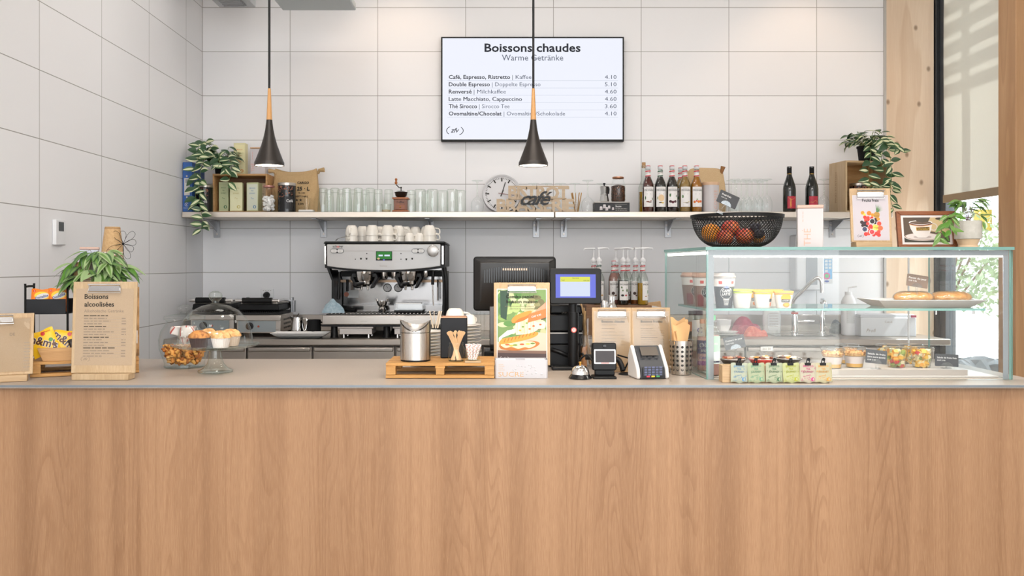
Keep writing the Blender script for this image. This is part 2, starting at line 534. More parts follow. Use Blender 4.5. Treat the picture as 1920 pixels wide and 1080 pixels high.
speckle('muffin_top', '#c98a45', '#8a4f22', 45, 0.8, 0.45, 0.62, 0.6)
speckle('muffin_pale', '#dcb27a', '#b98349', 60, 0.85, 0.42, 0.62, 0.5)
speckle('bread', '#dca764', '#c48440', 40, 0.6, 0.4, 0.65, 0.3)
speckle('granola', '#c68a4c', '#e0b87c', 160, 0.85, 0.42, 0.58, 0.8)
speckle('blue_cloth', '#8ea4b0', '#aebfc7', 60, 0.95, 0.4, 0.65, 0.3)
speckle('red_cloth', '#a02f4a', '#b84a5e', 60, 0.9, 0.4, 0.65, 0.3)
speckle('coral_cloth', '#cf5b4a', '#dd7560', 60, 0.9, 0.4, 0.65, 0.3)
speckle('grey_cloth', '#3b3d40', '#55585c', 60, 0.9, 0.4, 0.65, 0.3)
speckle('orange_peel', '#e8960f', '#dc8606', 200, 0.45, 0.4, 0.6, 0.25)
speckle('apple_skin', '#b4332a', '#d9864a', 14, 0.3, 0.46, 0.72, 0.0)
speckle('peach_skin', '#d9702c', '#e8a548', 12, 0.4, 0.42, 0.66, 0.0)
speckle('plum_skin', '#1e1b26', '#2b2736', 30, 0.45, 0.4, 0.66, 0.0)
speckle('gravel', '#d0cdc7', '#a9a6a0', 3.0, 0.95, 0.35, 0.7, 0.6)
speckle('rock', '#303336', '#55585b', 3.0, 0.9, 0.35, 0.7, 0.6)
speckle('bush', '#6c7a5b', '#96a382', 5.0, 0.9, 0.35, 0.7, 0.6)
speckle('floor_tile', '#7d746c', '#8a8077', 20, 0.5, 0.4, 0.6, 0.02)
brushed('steel', '#c4bdb6', 0.32, 'X')
brushed('steel_v', '#c8c2bb', 0.28, 'Z')
brushed('bench_steel', '#b0a79e', 0.38, 'X')
brushed('shelf_steel', '#c9bfb4', 0.42, 'X')
paint('chrome', '#e2e0de', 0.1, 1.0)
paint('mirror_steel', '#7f7d7c', 0.14, 1.0)
m, nt, b, out = new_mat('fascia_grey')
b.inputs['Base Color'].default_value = hexc('#bab7b5'); b.inputs['Roughness'].default_value = .22; b.inputs['Coat Weight'].default_value = .5
paint('zinc', '#a9aaad', 0.42, 0.85)
paint('copper', '#c08a6c', 0.3, 1.0)
paint('brass', '#c99a4a', 0.3, 1.0)
paint('black', '#0a0a0b', 0.45, spec=.3)
paint('black_matt', '#101011', 0.7, spec=.25)
paint('black_gloss', '#0d0d0f', 0.18)
paint('charcoal', '#1a1c20', 0.5, spec=.3)
paint('lamp_metal', '#2a2522', 0.42, 0.3)
paint('porcelain', '#efe9df', 0.18, coat=0.3)
paint('porcelain_cool', '#eceae8', 0.2, coat=0.3)
paint('white_plastic', '#e9e9ea', 0.35)
paint('white_paint', '#e8e6e3', 0.6)
paint('white_enamel', '#bfbec2', 0.3)
paint('paper_white', '#d2d0ce', 0.7)
paint('ink', '#26241f', 0.8)
paint('ink_soft', '#86786a', 0.8)
paint('ink_grey', '#a1968a', 0.8)
paint('ceil_white', '#dcdbd8', 0.8)
paint('panel_grey', '#c3cacb', 0.7)
paint('window_frame', '#4b4f55', 0.4)
paint('window_dark', '#26282b', 0.4)
paint('soft_copper', '#c9a899', 0.45)
paint('tin_white', '#c6c0c1', 0.4)
paint('tin_blue', '#c3c8d6', 0.4)
paint('leaf_dark', '#2f5130', 0.42)
paint('leaf_green', '#47693c', 0.42)
paint('leaf_cream', '#d9dcb4', 0.45)
paint('leaf_fern', '#62873f', 0.45)
paint('leaf_pale', '#90a874', 0.5)
paint('leaf_bright', '#4b7c22', 0.4)
paint('stem', '#6b7a3c', 0.6)
paint('stem_brown', '#5a4232', 0.7)
glassy('glass', '#feffff', '#dfe7e3', 0.03, 0.5, 4.2)
glassy('glass_green', '#fbfdfb', '#cbd7cc', 0.045, 0.55, 2.8)
glassy('glass_pane', '#fdfefe', '#dbe8e3', 0.03, 0.7, 5.0)
glassy('window_pane', '#f4f8fa', '#c9d6da', 0.05, 0.7, 5.0)
glassy('sleeve', '#f6f3ee', '#e9e4dc', 0.045, 0.4, 3.0, 0.12)
paint('clip_metal', '#a8a6a5', .22, 1.0)
glassy('clear_plastic', '#f7f7f7', '#cfcfcf', 0.07, 0.5, 3.0, 0.05)
glassy('bottle_clear', '#eef1ee', '#8d988f', 0.06, 0.55, 3.0)
def liquid(name, h, h2):
    m, nt, b, out = new_mat(name)
    b.inputs['Base Color'].default_value = hexc(h); b.inputs['Roughness'].default_value = 0.07
    b.inputs['Coat Weight'].default_value = 0.6; b.inputs['Coat Roughness'].default_value = 0.04
    lw = nt.nodes.new('ShaderNodeLayerWeight'); lw.inputs['Blend'].default_value = 0.45
    nt.links.new(mixc(nt, lw.outputs['Facing'], h, h2), b.inputs['Base Color'])
    return m
liquid('syrup_red', '#5a1712', '#3a0f0c')
liquid('syrup_black', '#120d10', '#241a1d')
liquid('syrup_violet', '#1d1015', '#2c181d')
liquid('syrup_straw', '#b08a4e', '#7c5f31')
liquid('syrup_amber', '#c17a1d', '#8b5212')
liquid('syrup_gold', '#c8961b', '#97690e')
liquid('syrup_brown', '#8a4a1c', '#5b2d10')
liquid('syrup_rose', '#b07a72', '#8a5a52')
liquid('wine_glass_dark', '#0e1210', '#1b1f1c')
liquid('juice_pink', '#d9a29b', '#c4867f')
m, nt, b, out = new_mat('glass_edge')      # cut edge of float glass, sea green
b.inputs['Base Color'].default_value = hexc('#76a59e'); b.inputs['Roughness'].default_value = 0.15
b.inputs['Alpha'].default_value = 0.85
m, nt, b, out = new_mat('blind_fabric')    # woven roller blind, light passes through
nt.nodes.remove(b)
wv = nt.nodes.new('ShaderNodeTexWave'); wv.inputs['Scale'].default_value = 90; wv.bands_direction = 'Z'
wv.inputs['Distortion'].default_value = 1.0
nt.links.new(mapping(nt, (1, 1, 1)), wv.inputs['Vector'])
cc = ramp(nt, wv.outputs['Fac'], [(0.0, '#bdb8ac'), (1.0, '#cac5b9')])
d1 = nt.nodes.new('ShaderNodeBsdfDiffuse'); t1 = nt.nodes.new('ShaderNodeBsdfTranslucent')
nt.links.new(cc, d1.inputs['Color']); nt.links.new(cc, t1.inputs['Color'])
mx = nt.nodes.new('ShaderNodeMixShader'); mx.inputs[0].default_value = 0.16
nt.links.new(d1.outputs[0], mx.inputs[1]); nt.links.new(t1.outputs[0], mx.inputs[2])
nt.links.new(mx.outputs[0], out.inputs['Surface'])
def emitter(name, h, strength):
    m, nt, b, out = new_mat(name)
    b.inputs['Base Color'].default_value = (.01, .01, .012, 1); b.inputs['Roughness'].default_value = .4; b.inputs['Specular IOR Level'].default_value = .2
    b.inputs['Emission Color'].default_value = hexc(h); b.inputs['Emission Strength'].default_value = strength
emitter('screen_white', '#eef1fc', 0.97)
emitter('screen_ink', '#1c2740', 0.25)
emitter('screen_soft', '#6b7894', 0.4)
emitter('screen_line', '#c9d2e6', 0.7)
emitter('pos_blue', '#6a74e0', 0.95)
emitter('pos_white', '#d6e0f4', .95)
emitter('pos_yellow', '#dfe24e', .95)
emitter('screen_green', '#2f9a35', 0.55)
emitter('lamp_glow', '#ffe9cf', 9.0)
emitter('fill_glow', '#fff4e8', 5.0)
emitter('led_strip', '#fff6ea', 9.0)
# ------------------------------------------------------------------ the room
CEIL = 3.7
RIGHT_X = 3.06
struct(MB().box2((LEFT_X - .2, -7.0, -0.1), (RIGHT_X + .14, BACK_Y + .2, 0), 'floor_tile').build('floor'))
struct(MB().box2((LEFT_X - .2, BACK_Y, 0), (PX(1659, BACK_Y), BACK_Y + .2, CEIL), 'tile_back').build('wall_back'))
struct(MB().box2((LEFT_X - .2, -7.0, 0), (LEFT_X, BACK_Y, CEIL), 'tile_left').build('wall_left'))
struct(MB().box2((LEFT_X - .2, -7.0, CEIL), (RIGHT_X + .2, BACK_Y + .2, CEIL + .2), 'ceil_white').build('ceiling'))
# spruce column that ends the tiled wall
struct(MB().box2((PX(1659, BACK_Y) + .003, BACK_Y - .012, 0), (PX(1749, BACK_Y), BACK_Y + .2, CEIL), 'column_spruce').build('trim_1'))
struct(MB().box2((PX(1656, BACK_Y), BACK_Y - .016, 0), (PX(1660, BACK_Y), BACK_Y - .001, CEIL), C('#b9b5b0', .4)).build('trim_2'))
# wall right: a timber post and the closed wall nearer the camera
struct(MB().box2((2.955, 4.86, 0), (3.2, 5.03, CEIL), 'post_larch').build('trim_3', bevel=.004))
struct(MB().box2((RIGHT_X, -1.5, 0), (RIGHT_X + .14, 4.86, CEIL), 'white_paint').build('wall_right'))
# window: dark aluminium frame with one tall pane
wf = MB()
x0, x1 = PX(1750, BACK_Y), PX(1772, BACK_Y)
wf.box2((x0 + .002, BACK_Y - .03, 0), (x0 + .03, BACK_Y + .12, CEIL), 'window_dark')
wf.box2((x0 + .03, BACK_Y - .10, 0), (RIGHT_X + .05, BACK_Y + .12, CEIL), 'window_frame')
wf.box2((RIGHT_X - .02, 5.03, 0), (RIGHT_X + .05, BACK_Y - .10, .12), 'window_frame')
wf.box2((RIGHT_X - .02, 5.03, CEIL - .1), (RIGHT_X + .05, BACK_Y - .10, CEIL), 'window_frame')
wfo = struct(wf.build('window_1', bevel=.003))
MB().box2((RIGHT_X + .004, 5.03, .12), (RIGHT_X + .016, BACK_Y - .10, CEIL - .1), 'window_pane').build('pane', wfo)
# roller blind, half lowered, inside the pane
bl = thing('roller_blind', 'pale translucent roller blind half lowered in the tall window', 'blind', (RIGHT_X - .035, 5.4, 0))
zb = 1.775
fb = MB(); fb.grid(lambda i, j: (0.002 * sin(9 * j), -.366 + .735 * i, zb + .05 + (CEIL - .14 - zb) * j), 6, 30, 'blind_fabric')
fb.build('blind_fabric', bl)
MB().box2((-.008, -.366, zb), (.008, .369, zb + .052), C('#9c8a72', .6)).build('bottom_rail', bl, bevel=.003)
MB().tube([(0, -.366, CEIL - .06), (0, .369, CEIL - .06)], .03, C('#b8b4ac', .5), 16).build('roller', bl)
# outside: sunshade boards that throw bars of shade on the blind
ou = thing('sunshade_slats', 'wooden slatted sunshade standing outside the tall window', 'sunshade', (RIGHT_X + .75, 5.3, 0))
zs = [3.62 + .135 * k for k in range(9)]
for z in zs: MB().box2((-.006, -1.6, z), (.006, 3.6, z + .072), 'post_larch').build('slat', ou)
for y in (-1.0, .09, 3.4): MB().box2((.007, y, 0), (.08, y + .09, 4.9), 'post_larch').build('post', ou)
struct(MB().grid(lambda i, j: (RIGHT_X + .25 + 34 * j, -14 + 60 * i, -.05 - .0 * j + .9 * max(0, j - .12) ** .7 + .05 * sin(31 * i) * j), 50, 30, 'gravel').build('ground'))
def rock(c, r, seed, label):
    m = MB()
    for k in range(5):
        rr = random.Random(seed + k); o = Vector(((k - 2) * r[0] * .42, rr.uniform(-.1, .1), -r[2] * .25))
        ph = [rr.uniform(0, 6) for _ in range(4)]
        def fn(i, j):
            a, b = 2 * pi * i, pi * j; s_ = sin(b)
            q = 1 + s_ * (.22 * sin(3 * a + ph[0]) * sin(3 * b + ph[1]) + .14 * abs(sin(5 * a + ph[2])) - .12 * abs(sin(4 * b + ph[3])))
            return o + Vector((r[0] * .5 * q * s_ * cos(a), r[1] * q * s_ * sin(a), r[2] * q * (1 - cos(b)) * .55))
        m.grid(fn, 14, 9, 'rock')
    tag(m.build('rock', None, c, sharp=12), label, 'rock')
rock((4.62, 8.3, -.05), (.62, .4, .58), 3, 'heap of dark grey rocks on the ground just outside the glass')
def shrub(c, r, seed, label):
    t = thing('shrub', label, 'shrub', c); rr = random.Random(seed); m = MB(); st = MB()
    for k in range(2400):
        d = Vector((rr.gauss(0, 1), rr.gauss(0, 1), rr.gauss(0, 1))).normalized() * rr.random() ** .4
        p = Vector((d.x * r[0], d.y * r[1], r[2] * (1 + d.z) * .95)) * 1.0
        u = Vector((rr.gauss(0, 1), rr.gauss(0, 1), rr.gauss(0, 1))).normalized(); w = u.cross(Vector((rr.random(), rr.random(), 1))).normalized()
        q = rr.uniform(.04, .085); m.add([p - u * q, p - w * q * .5, p + u * q, p + w * q * .5], [(0, 1, 2, 3)], 'bush')
    m.build('foliage', t, recalc=False)
    for k in range(7): st.tube([(0, 0, -.1), (rr.uniform(-.5, .5) * r[0], rr.uniform(-.5, .5) * r[1], r[2] * 1.2)], .025, 'stem_brown', 5)
    st.build('branch', t)
shrub((9.3, 13.6, .25), (1.8, 1.4, .9), 3, 'pale green shrub outside behind the flower pot, nearest the window')
shrub((9.4, 18.0, .35), (2.2, 1.5, 1.2), 7, 'pale green shrub outside before the white guard rail')
br_ = thing('guard_rail', 'white guard rail with yellow panels far outside the window', 'railing', (10.4, 22, .5), 0)
MB().box2((-3.2, -.05, 1.55), (6.5, .05, 1.7), 'white_paint').build('rail', br_)
MB().box2((-3.2, -.05, .75), (6.5, .05, .85), 'white_paint').build('rail', br_)
for k in range(6): MB().box2((-3 + 1.8 * k, -.06, 0), (-2.85 + 1.8 * k, .06, 3.2), 'white_paint').build('post', br_)
for k in range(3): MB().box2((-2.4 + 2.2 * k, .1, 1.75), (-1.2 + 2.2 * k, .2, 2.3), C('#8f7a1e', .6)).build('yellow_panel', br_)

# downlights over the back wall and over the counter
def downlight(x, y, label, energy, col, angle, blend=.5, rad=.05, aim=(0, 0, -1), grp='recessed ceiling spots'):
    t = thing('downlight', label, 'ceiling light', (x, y, CEIL), 0, grp)
    MB().lathe([(.038, -.001), (.05, -.001), (.05, -.012), (.038, -.006), (.036, .0), (.036, -.0012)], 'white_paint', 24).build('trim_ring', t)
    MB().lathe([(0, -.003), (.034, -.003)], 'lamp_glow', 20).build('lens', t)
    ld = bpy.data.lights.new('spot', 'SPOT'); ld.energy = energy; ld.color = col
    ld.spot_size = R(angle); ld.spot_blend = blend; ld.shadow_soft_size = rad
    lo = bpy.data.objects.new('spot', ld); COL.objects.link(lo); lo.parent = t
    lo.location = (0, 0, -.03)
    lo.rotation_euler = Vector(aim).to_track_quat('-Z', 'Y').to_euler()
WARM = (1.0, .71, .49)
for px, lb in ((752, 'ceiling spot washing the back wall left of the screen'), (1500, 'ceiling spot washing the back wall right of the screen')):
    downlight(PX(px, BACK_Y), BACK_Y - .55, lb, 14, WARM, 92, .55, aim=(0, .12, -1))
for x, lb in ((-.45, 'ceiling spot in front of the counter, left'), (.55, 'ceiling spot in front of the counter, middle'), (1.5, 'ceiling spot in front of the counter, right')):
    downlight(x, 1.15, lb, 80, (1, .88, .76), 62, .5, .03, aim=(0, .62, -1))

def fill_panel(x, y, label, energy, col):  # out-of-view fill light, added to brighten walls and room; no known fixture
    t = thing('ceiling_fill_panel', label, 'ceiling light', (x, y, CEIL - .02), 0, 'added ceiling fill panels')
    MB().box2((-.31, -.31, 0), (.31, .31, .02), 'white_paint').build('frame', t, bevel=.003)
    MB().box2((-.29, -.29, -.004), (.29, .29, -.0005), 'fill_glow').build('diffuser', t)
    ld = bpy.data.lights.new('fill_light', 'AREA'); ld.shape = 'SQUARE'; ld.size = .58; ld.energy = energy; ld.color = col
    lo = bpy.data.objects.new('fill_light', ld); COL.objects.link(lo); lo.parent = t; lo.location = (0, 0, -.008)
NEU = (1, .985, .97)
for x, lb in ((-1.0, 'added fill panel over the aisle behind the counter, left'), (.45, 'added fill panel over the aisle behind the counter, middle'), (1.9, 'added fill panel over the aisle behind the counter, right')): fill_panel(x, 4.3, lb, 5, NEU)
for x, y, lb in ((-1.1, .6, 'added fill panel in front of the counter, left'), (1.3, .6, 'added fill panel in front of the counter, right'), (-1.1, -2.2, 'added fill panel far in front of the counter, left'), (1.3, -2.2, 'added fill panel far in front of the counter, right')): fill_panel(x, y, lb, 8 if y > 0 else 85, NEU)

# ventilation outlet and acoustic panel hanging under the ceiling
hv = PZ(14, 5.45)
vt = thing('ceiling_vent', 'grey square ventilation grille hanging in the top left corner', 'vent', (PX(432, 5.3), 5.25, hv))
vb = MB(); vb.box2((-.115, -.2, .0), (.115, .2, .05), C('#b9bcbe', .5)); vb.box2((-.1, -.18, .05), (.1, .18, CEIL - hv), C('#b9bcbe', .5))
vb.build('housing', vt, bevel=.004)
vg = MB(); vg.box2((-.07, -.15, -.006), (.07, .15, 0), C('#8d9092', .5))
for k in range(9): vg.box((0, -.13 + .0325 * k, -.010), (.13, .008, .012), C('#a7aaac', .4))
vg.build('grille', vt)
ap = thing('acoustic_panel', 'pale grey panel hanging under the ceiling beside the left lamp cord', 'panel', (PX(580, 5.2), 5.0, PZ(20, 5.5)))
MB().box2((-.235, -.5, 0), (.235, .5, .05), 'panel_grey').build('board', ap, bevel=.008)
for x in (-.2, .2):
    for y in (-.4, .4): MB().tube([(x, y, .05), (x, y, CEIL - PZ(20, 5.5))], .002, 'zinc', 6).build('wire', ap)

# ------------------------------------------------------------------ counter, bench, shelf
ct = thing('service_counter', 'long oak-fronted service counter with a thin grey-brown worktop', 'counter', (0, 0, 0))
CFY, CBY, CRX = 2.915, 3.73, 1.925
MB().box2((LEFT_X + .002, CFY, COUNTER - .012), (CRX, CBY, COUNTER), 'worktop').build('worktop', ct, bevel=.002)
MB().box2((LEFT_X + .002, CFY - .0025, COUNTER - .0075), (CRX, CFY - .0003, COUNTER - .0005), C('#80888f', .35, .5)).build('edge_trim', ct)
MB().box2((LEFT_X + .002, CFY + .028, 0), (CRX - .01, CFY + .05, COUNTER - .012), 'counter_oak').build('front_panel', ct)
MB().box2((LEFT_X + .02, CFY + .05, .02), (CRX - .03, CBY - .03, COUNTER - .013), C('#cfcac3', .6)).build('carcass', ct)
bn = thing('work_bench', 'stainless steel work bench with drawers along the tiled back wall', 'bench', (0, 0, 0))
BFY = 5.18
BR = PX(1783, BFY)
MB().box2((LEFT_X + .004, BFY, BENCH - .037), (BR, BACK_Y - .02, BENCH), 'bench_steel').build('bench_top', bn, bevel=.004)
MB().box2((LEFT_X + .004, BACK_Y - .024, BENCH), (BR - .14, BACK_Y - .004, BENCH + .11), 'bench_steel').build('upstand', bn, bevel=.003)
MB().box2((LEFT_X + .01, BFY + .06, .08), (BR - .07, BACK_Y - .03, BENCH - .04), C('#77706a', .4, .6)).build('carcass', bn)
dx = [LEFT_X + .03, PX(460, BFY), PX(584, BFY), PX(740, BFY), PX(905, BFY), PX(1070, BFY), PX(1235, BFY), PX(1400, BFY), PX(1580, BFY), BR - .08]
for a, b_ in zip(dx, dx[1:]):
    d = MB(); d.box2((a + .006, BFY + .03, BENCH - .24), (b_ - .006, BFY + .058, BENCH - .048), 'bench_steel')
    d = d.build('drawer', bn, bevel=.003)
    MB().box2((a + .012, BFY + .012, BENCH - .075), (b_ - .012, BFY + .03, BENCH - .050), 'steel').build('handle', d, bevel=.005)
    MB().box2((a + .006, BFY + .03, .1), (b_ - .006, BFY + .058, BENCH - .25), 'bench_steel').build('drawer', bn, bevel=.003)
SFY = 5.483
xm = PX(1040, SFY)
for x0, x1, lb in ((LEFT_X + .003, xm - .002, 'left half of the long steel wall shelf, up to the seam'), (xm + .002, 2.55, 'right half of the long steel wall shelf, past the seam')):
    s = MB(); s.box2((x0, SFY, SHELF - .037), (x1, BACK_Y - .003, SHELF), 'shelf_steel')
    tag(s.build('wall_shelf', bevel=.003), lb, 'shelf', 'steel wall shelf')
def bracket(px, label):
    t = thing('shelf_bracket', label, 'bracket', (PX(px, BACK_Y), BACK_Y, SHELF - .0375), 0, 'steel brackets under the wall shelf')
    MB().box2((-.022, -.006, -.115), (.022, -.001, 0), 'zinc').build('wall_plate', t, bevel=.002)
    a = MB(); a.box2((-.016, -.34, -.005), (.016, -.006, -.0005), 'zinc')
    pts = [(-.006, -.075), (-.006, -.005), (-.20, -.005)]
    a.add([(-.003, u, v) for u, v in pts] + [(.003, u, v) for u, v in pts], [(0, 1, 2), (5, 4, 3), (0, 3, 4, 1), (1, 4, 5, 2), (2, 5, 3, 0)], 'zinc')
    a.build('arm', t)
    for x, z in ((-.010, -.03), (0, -.092)):
        MB().lathe([(0, .006), (.006, .005), (.007, 0)], 'steel', 12, M=tr(x, -.006, z) @ rotx(pi / 2)).build('screw', t)
for px, lb in ((407, 'shelf bracket below the wooden crate and trailing plant'), (607, 'shelf bracket below the first tall glasses, over the cups'), (808, 'shelf bracket behind the cups at the machine\'s right end'),
               (1005, 'shelf bracket just left of the shelf seam'), (1057, 'shelf bracket just right of the shelf seam'), (1252, 'shelf bracket below the dark syrup bottles'), (1560, 'shelf bracket behind the white tea tin')):
    bracket(px, lb)
# ------------------------------------------------------------------ makers used in several places
def leaf(mb, p, d, n, L, W, mats, droop=.25, fold=.25, seg=6):
    d = d.normalized(); s_ = d.cross(n)
    if s_.length < 1e-4: s_ = d.cross(Vector((0, 1, .1)))
    s_.normalize(); n = s_.cross(d).normalized()
    vs = []; fs = []; ms = []
    for i in range(seg + 1):
        t = i / seg
        c = p + d * (L * t) - n * (droop * L * t * t)
        wd = W * (sin(pi * t ** .8) ** .9 if 0 < t < 1 else 0.02)
        for k, o in enumerate((-1, -.42, 0, .42, 1)):
            vs.append(c + s_ * (wd * o) + n * (fold * wd * abs(o)))
    for i in range(seg):
        for k in range(4):
            fs.append((i * 5 + k, i * 5 + k + 1, i * 5 + k + 6, i * 5 + k + 5)); ms.append(mats[k])
    mb.add(vs, fs, ms)
G_, K_, P_ = 'leaf_dark', 'leaf_cream', 'leaf_green'
VARI = [(G_, K_, K_, G_), (G_, K_, G_, G_), (K_, G_, G_, G_), (G_, G_, K_, P_), (P_, K_, K_, P_), (G_, G_, G_, G_), (G_, P_, K_, G_)]

def box_tin(name, label, cat, px0, px1, py_top, Y, zb, depth, body, lid=None, lid_h=.012, rz=0.0, grp=None, band=None):
    """an upright box or caddy: body and, where it has one, a lid"""
    wd = (px1 - px0) * Y / FPX; top = PZ(py_top, Y); h = top - zb
    t = thing(name, label, cat, (PX((px0 + px1) / 2, Y), Y + depth / 2, zb), rz, grp)
    hb = h - (lid_h if lid else 0)
    MB().box2((-wd / 2, -depth / 2, 0), (wd / 2, depth / 2, hb), body).build('body', t, bevel=.003)
    if lid: MB().box2((-wd / 2 - .001, -depth / 2 - .001, hb + .0005), (wd / 2 + .001, depth / 2 + .001, h), lid).build('lid', t, bevel=.003)
    return t, wd, h, depth

# ------------------------------------------------------------------ on the wall shelf, from the left corner
S = SHELF + .0004
# blue binder
Y = 5.56
t = thing('ring_binder', 'blue lever arch binder standing in the corner at the shelf\'s left end', 'binder', (LEFT_X + .033, 5.497, S))
MB().box2((-.031, 0, 0), (.031, .24, .318), C('#3563ab', .4)).build('cover', t, bevel=.004)
m = MB(); m.rect(-.02, .105, .016, .215, 'paper_white', front(0, -.0008, 0)); m.rect(-.012, .185, .008, .208, C('#9a9a9a'), front(0, -.0012, 0))
m.build('spine_label', t)
m = MB()
m.lathe([(0, .001), (.005, .001), (.006, 0)], 'steel', 12, M=front(-.003, -.0006, .228)); m.lathe([(0, .001), (.005, .001), (.006, 0)], 'steel', 12, M=front(-.003, -.0006, .094))
m.build('finger_hole', t)
m = MB(); m.ring(0, .046, .009, .012, 'paper_white', front(-.004, -.0006, 0), 0, 16, .6, 5.6); m.text('E', .014, 'paper_white', front(-.004, -.0006, 0), 0, .041, 0, 'C', .02)
m.text('Exacompta', .0085, 'paper_white', front(-.004, -.0006, 0), 0, .022, 0, 'C', .015); m.build('emblem', t)
# dark coffee tins
def coffee_tin(px, Y, r, h, label, txt, face=0.0):
    t = thing('coffee_tin', label, 'tin', (PX(px, Y), Y, S))
    MB().lathe([(0, 0), (r, 0), (r, h * .9)], 'black_gloss', 32).build('body', t)
    MB().lathe([(r * 1.0, h * .9), (r * 1.03, h * .905), (r * 1.03, h * .985), (r * .97, h), (0, h)], 'steel', 32).build('lid', t)
    m = MB()
    rr = random.Random(int(px))
    for k in range(70):
        u, v = rr.uniform(-r * 1.35, r * .9), h * rr.uniform(.50, .885)
        if rr.random() < .35: v = h * rr.uniform(.72, .885)
        warp_ell(m, u, v, .0046, .003, C(rr.choice(['#7b4c3a', '#94604a', '#5d3628', '#a9735a']), .5), r, .0004, face, 8)
    warp_rect(m, -.004, h * .10, .045, h * .52, C('#17171a', .5), r, .0008, face)
    f = cyl_warp(r, face)
    m.text(txt, .024, 'paper_white', None, 0, h * .33, .0012, 'L', .03, warp=f)
    for k in range(4): 
        vs = [(0, h * .27 - k * .009), (.03, h * .27 - k * .009), (.03, h * .27 - k * .009 + .003), (0, h * .27 - k * .009 + .003)]
        m.add([f(u, v, .0012) for u, v in vs], [(0, 1, 2, 3)], C('#8a8a8a'))
    m.build('wrap_print', t)
    return t
coffee_tin(383.5, 5.57, .054, .178, 'black coffee tin half hidden behind the trailing vine', 'Café', -.2)
# wooden crate with tea boxes
Y = 5.58
t = thing('wooden_crate', 'open wooden crate holding tea boxes at the shelf\'s left end', 'crate', (PX(450, Y), Y, S))
cw, chh, cdp = .178, .252, .2
m = MB(); m.box2((-cw, 0, 0), (-cw + .012, cdp, chh), 'crate_wood'); m.build('side_panel', t, bevel=.001)
m = MB(); m.box2((cw - .012, 0, 0), (cw, cdp, chh), 'crate_wood'); m.build('side_panel', t, bevel=.001)
m = MB(); m.box2((-cw + .0122, 0, 0), (cw - .0122, cdp, .010), 'crate_wood'); m.build('bottom_panel', t, bevel=.001)
m = MB(); m.box2((-cw + .0122, 0, chh - .012), (cw - .0122, cdp, chh), 'crate_wood'); m.build('top_panel', t, bevel=.001)
m = MB(); m.box2((-cw + .0122, cdp - .01, .0102), (cw - .0122, cdp, chh - .0122), 'crate_dark'); m.build('back_panel', t)
def tea_box(px0, px1, py, Y, zb, label, body, print_c, rz=0.0, mark='#3f7f9f', d=.07):
    t, wd, h, d = box_tin('tea_box', label, 'tea box', px0, px1, py, Y, zb, d, body, None, rz=rz)
    m = MB(); F = front(0, -d / 2 - .0005, 0)
    m.rect(-wd * .44, h * .04, wd * .44, h * .94, C(print_c, .6), F)
    for k, (s_, v) in enumerate((('SIROCCO', .78), ('TEA', .69), ('JOURNEY', .60))): m.text(s_, .011, C(mark), F, 0, h * v, .0005, 'C', .01, fit=wd * (.5 if s_ != 'TEA' else .22))
    m.text('Tea', .014, C(mark), F, 0, h * .42, .0005, 'C', 0, .3)
    m.ell(wd * .2, h * .15, .011, .011, C(mark), F, .0005); m.ell(wd * .21, h * .15, .005, .0075, C(print_c), F, .0009)
    m.build('printed_front', t)
    return t
zc = S + .0104
tea_box(410, 428, 341, 5.62, zc, 'sage green patterned tea box at the crate\'s left inside', C('#c6cda6', .5), '#b9c298', 0, '#3f6a4a')
tea_box(430, 453, 342, 5.595, zc, 'plain pale yellow tea box in the crate, front left', C('#e4e0b4', .5), '#e9e6bd', .12, '#c9b964')
tea_box(463, 486, 342, 5.60, zc, 'pale green and white tea box in the crate with blue mark', C('#cfd3a4', .5), '#dfe2cf', -.15, '#5f8fb5')
tea_box(487, 499, 343, 5.66, zc, 'narrow brownish tea box in the crate behind the sugar jar', C('#b79a7c', .5), '#bfa68a', 0, '#7d6248')
tea_box(438, 460, 268, 5.715, S + chh + .0005, 'pale yellow tea box with orange mark on top of the crate', C('#e6deaf', .5), '#efe6b6', 0, '#dc8a2c', .06)
t, wd, h, d = box_tin('tea_caddy', 'white tea caddy with wooden lid on top of the crate', 'tea caddy', 469, 497, 276, 5.64, S + chh + .0005, .075, 'tin_white', C('#c99f78', .5), .01)
m = MB(); F = front(-wd * .32, -d / 2 - .0006, 0, pi / 2); m.text('THÉ', .03, C('#d9a090'), F, .02, -.01, 0, 'L', .0); m.bars(.1, .0, .05, .005, C('#d9a090'), F, 0, 3); m.build('lettering', t)
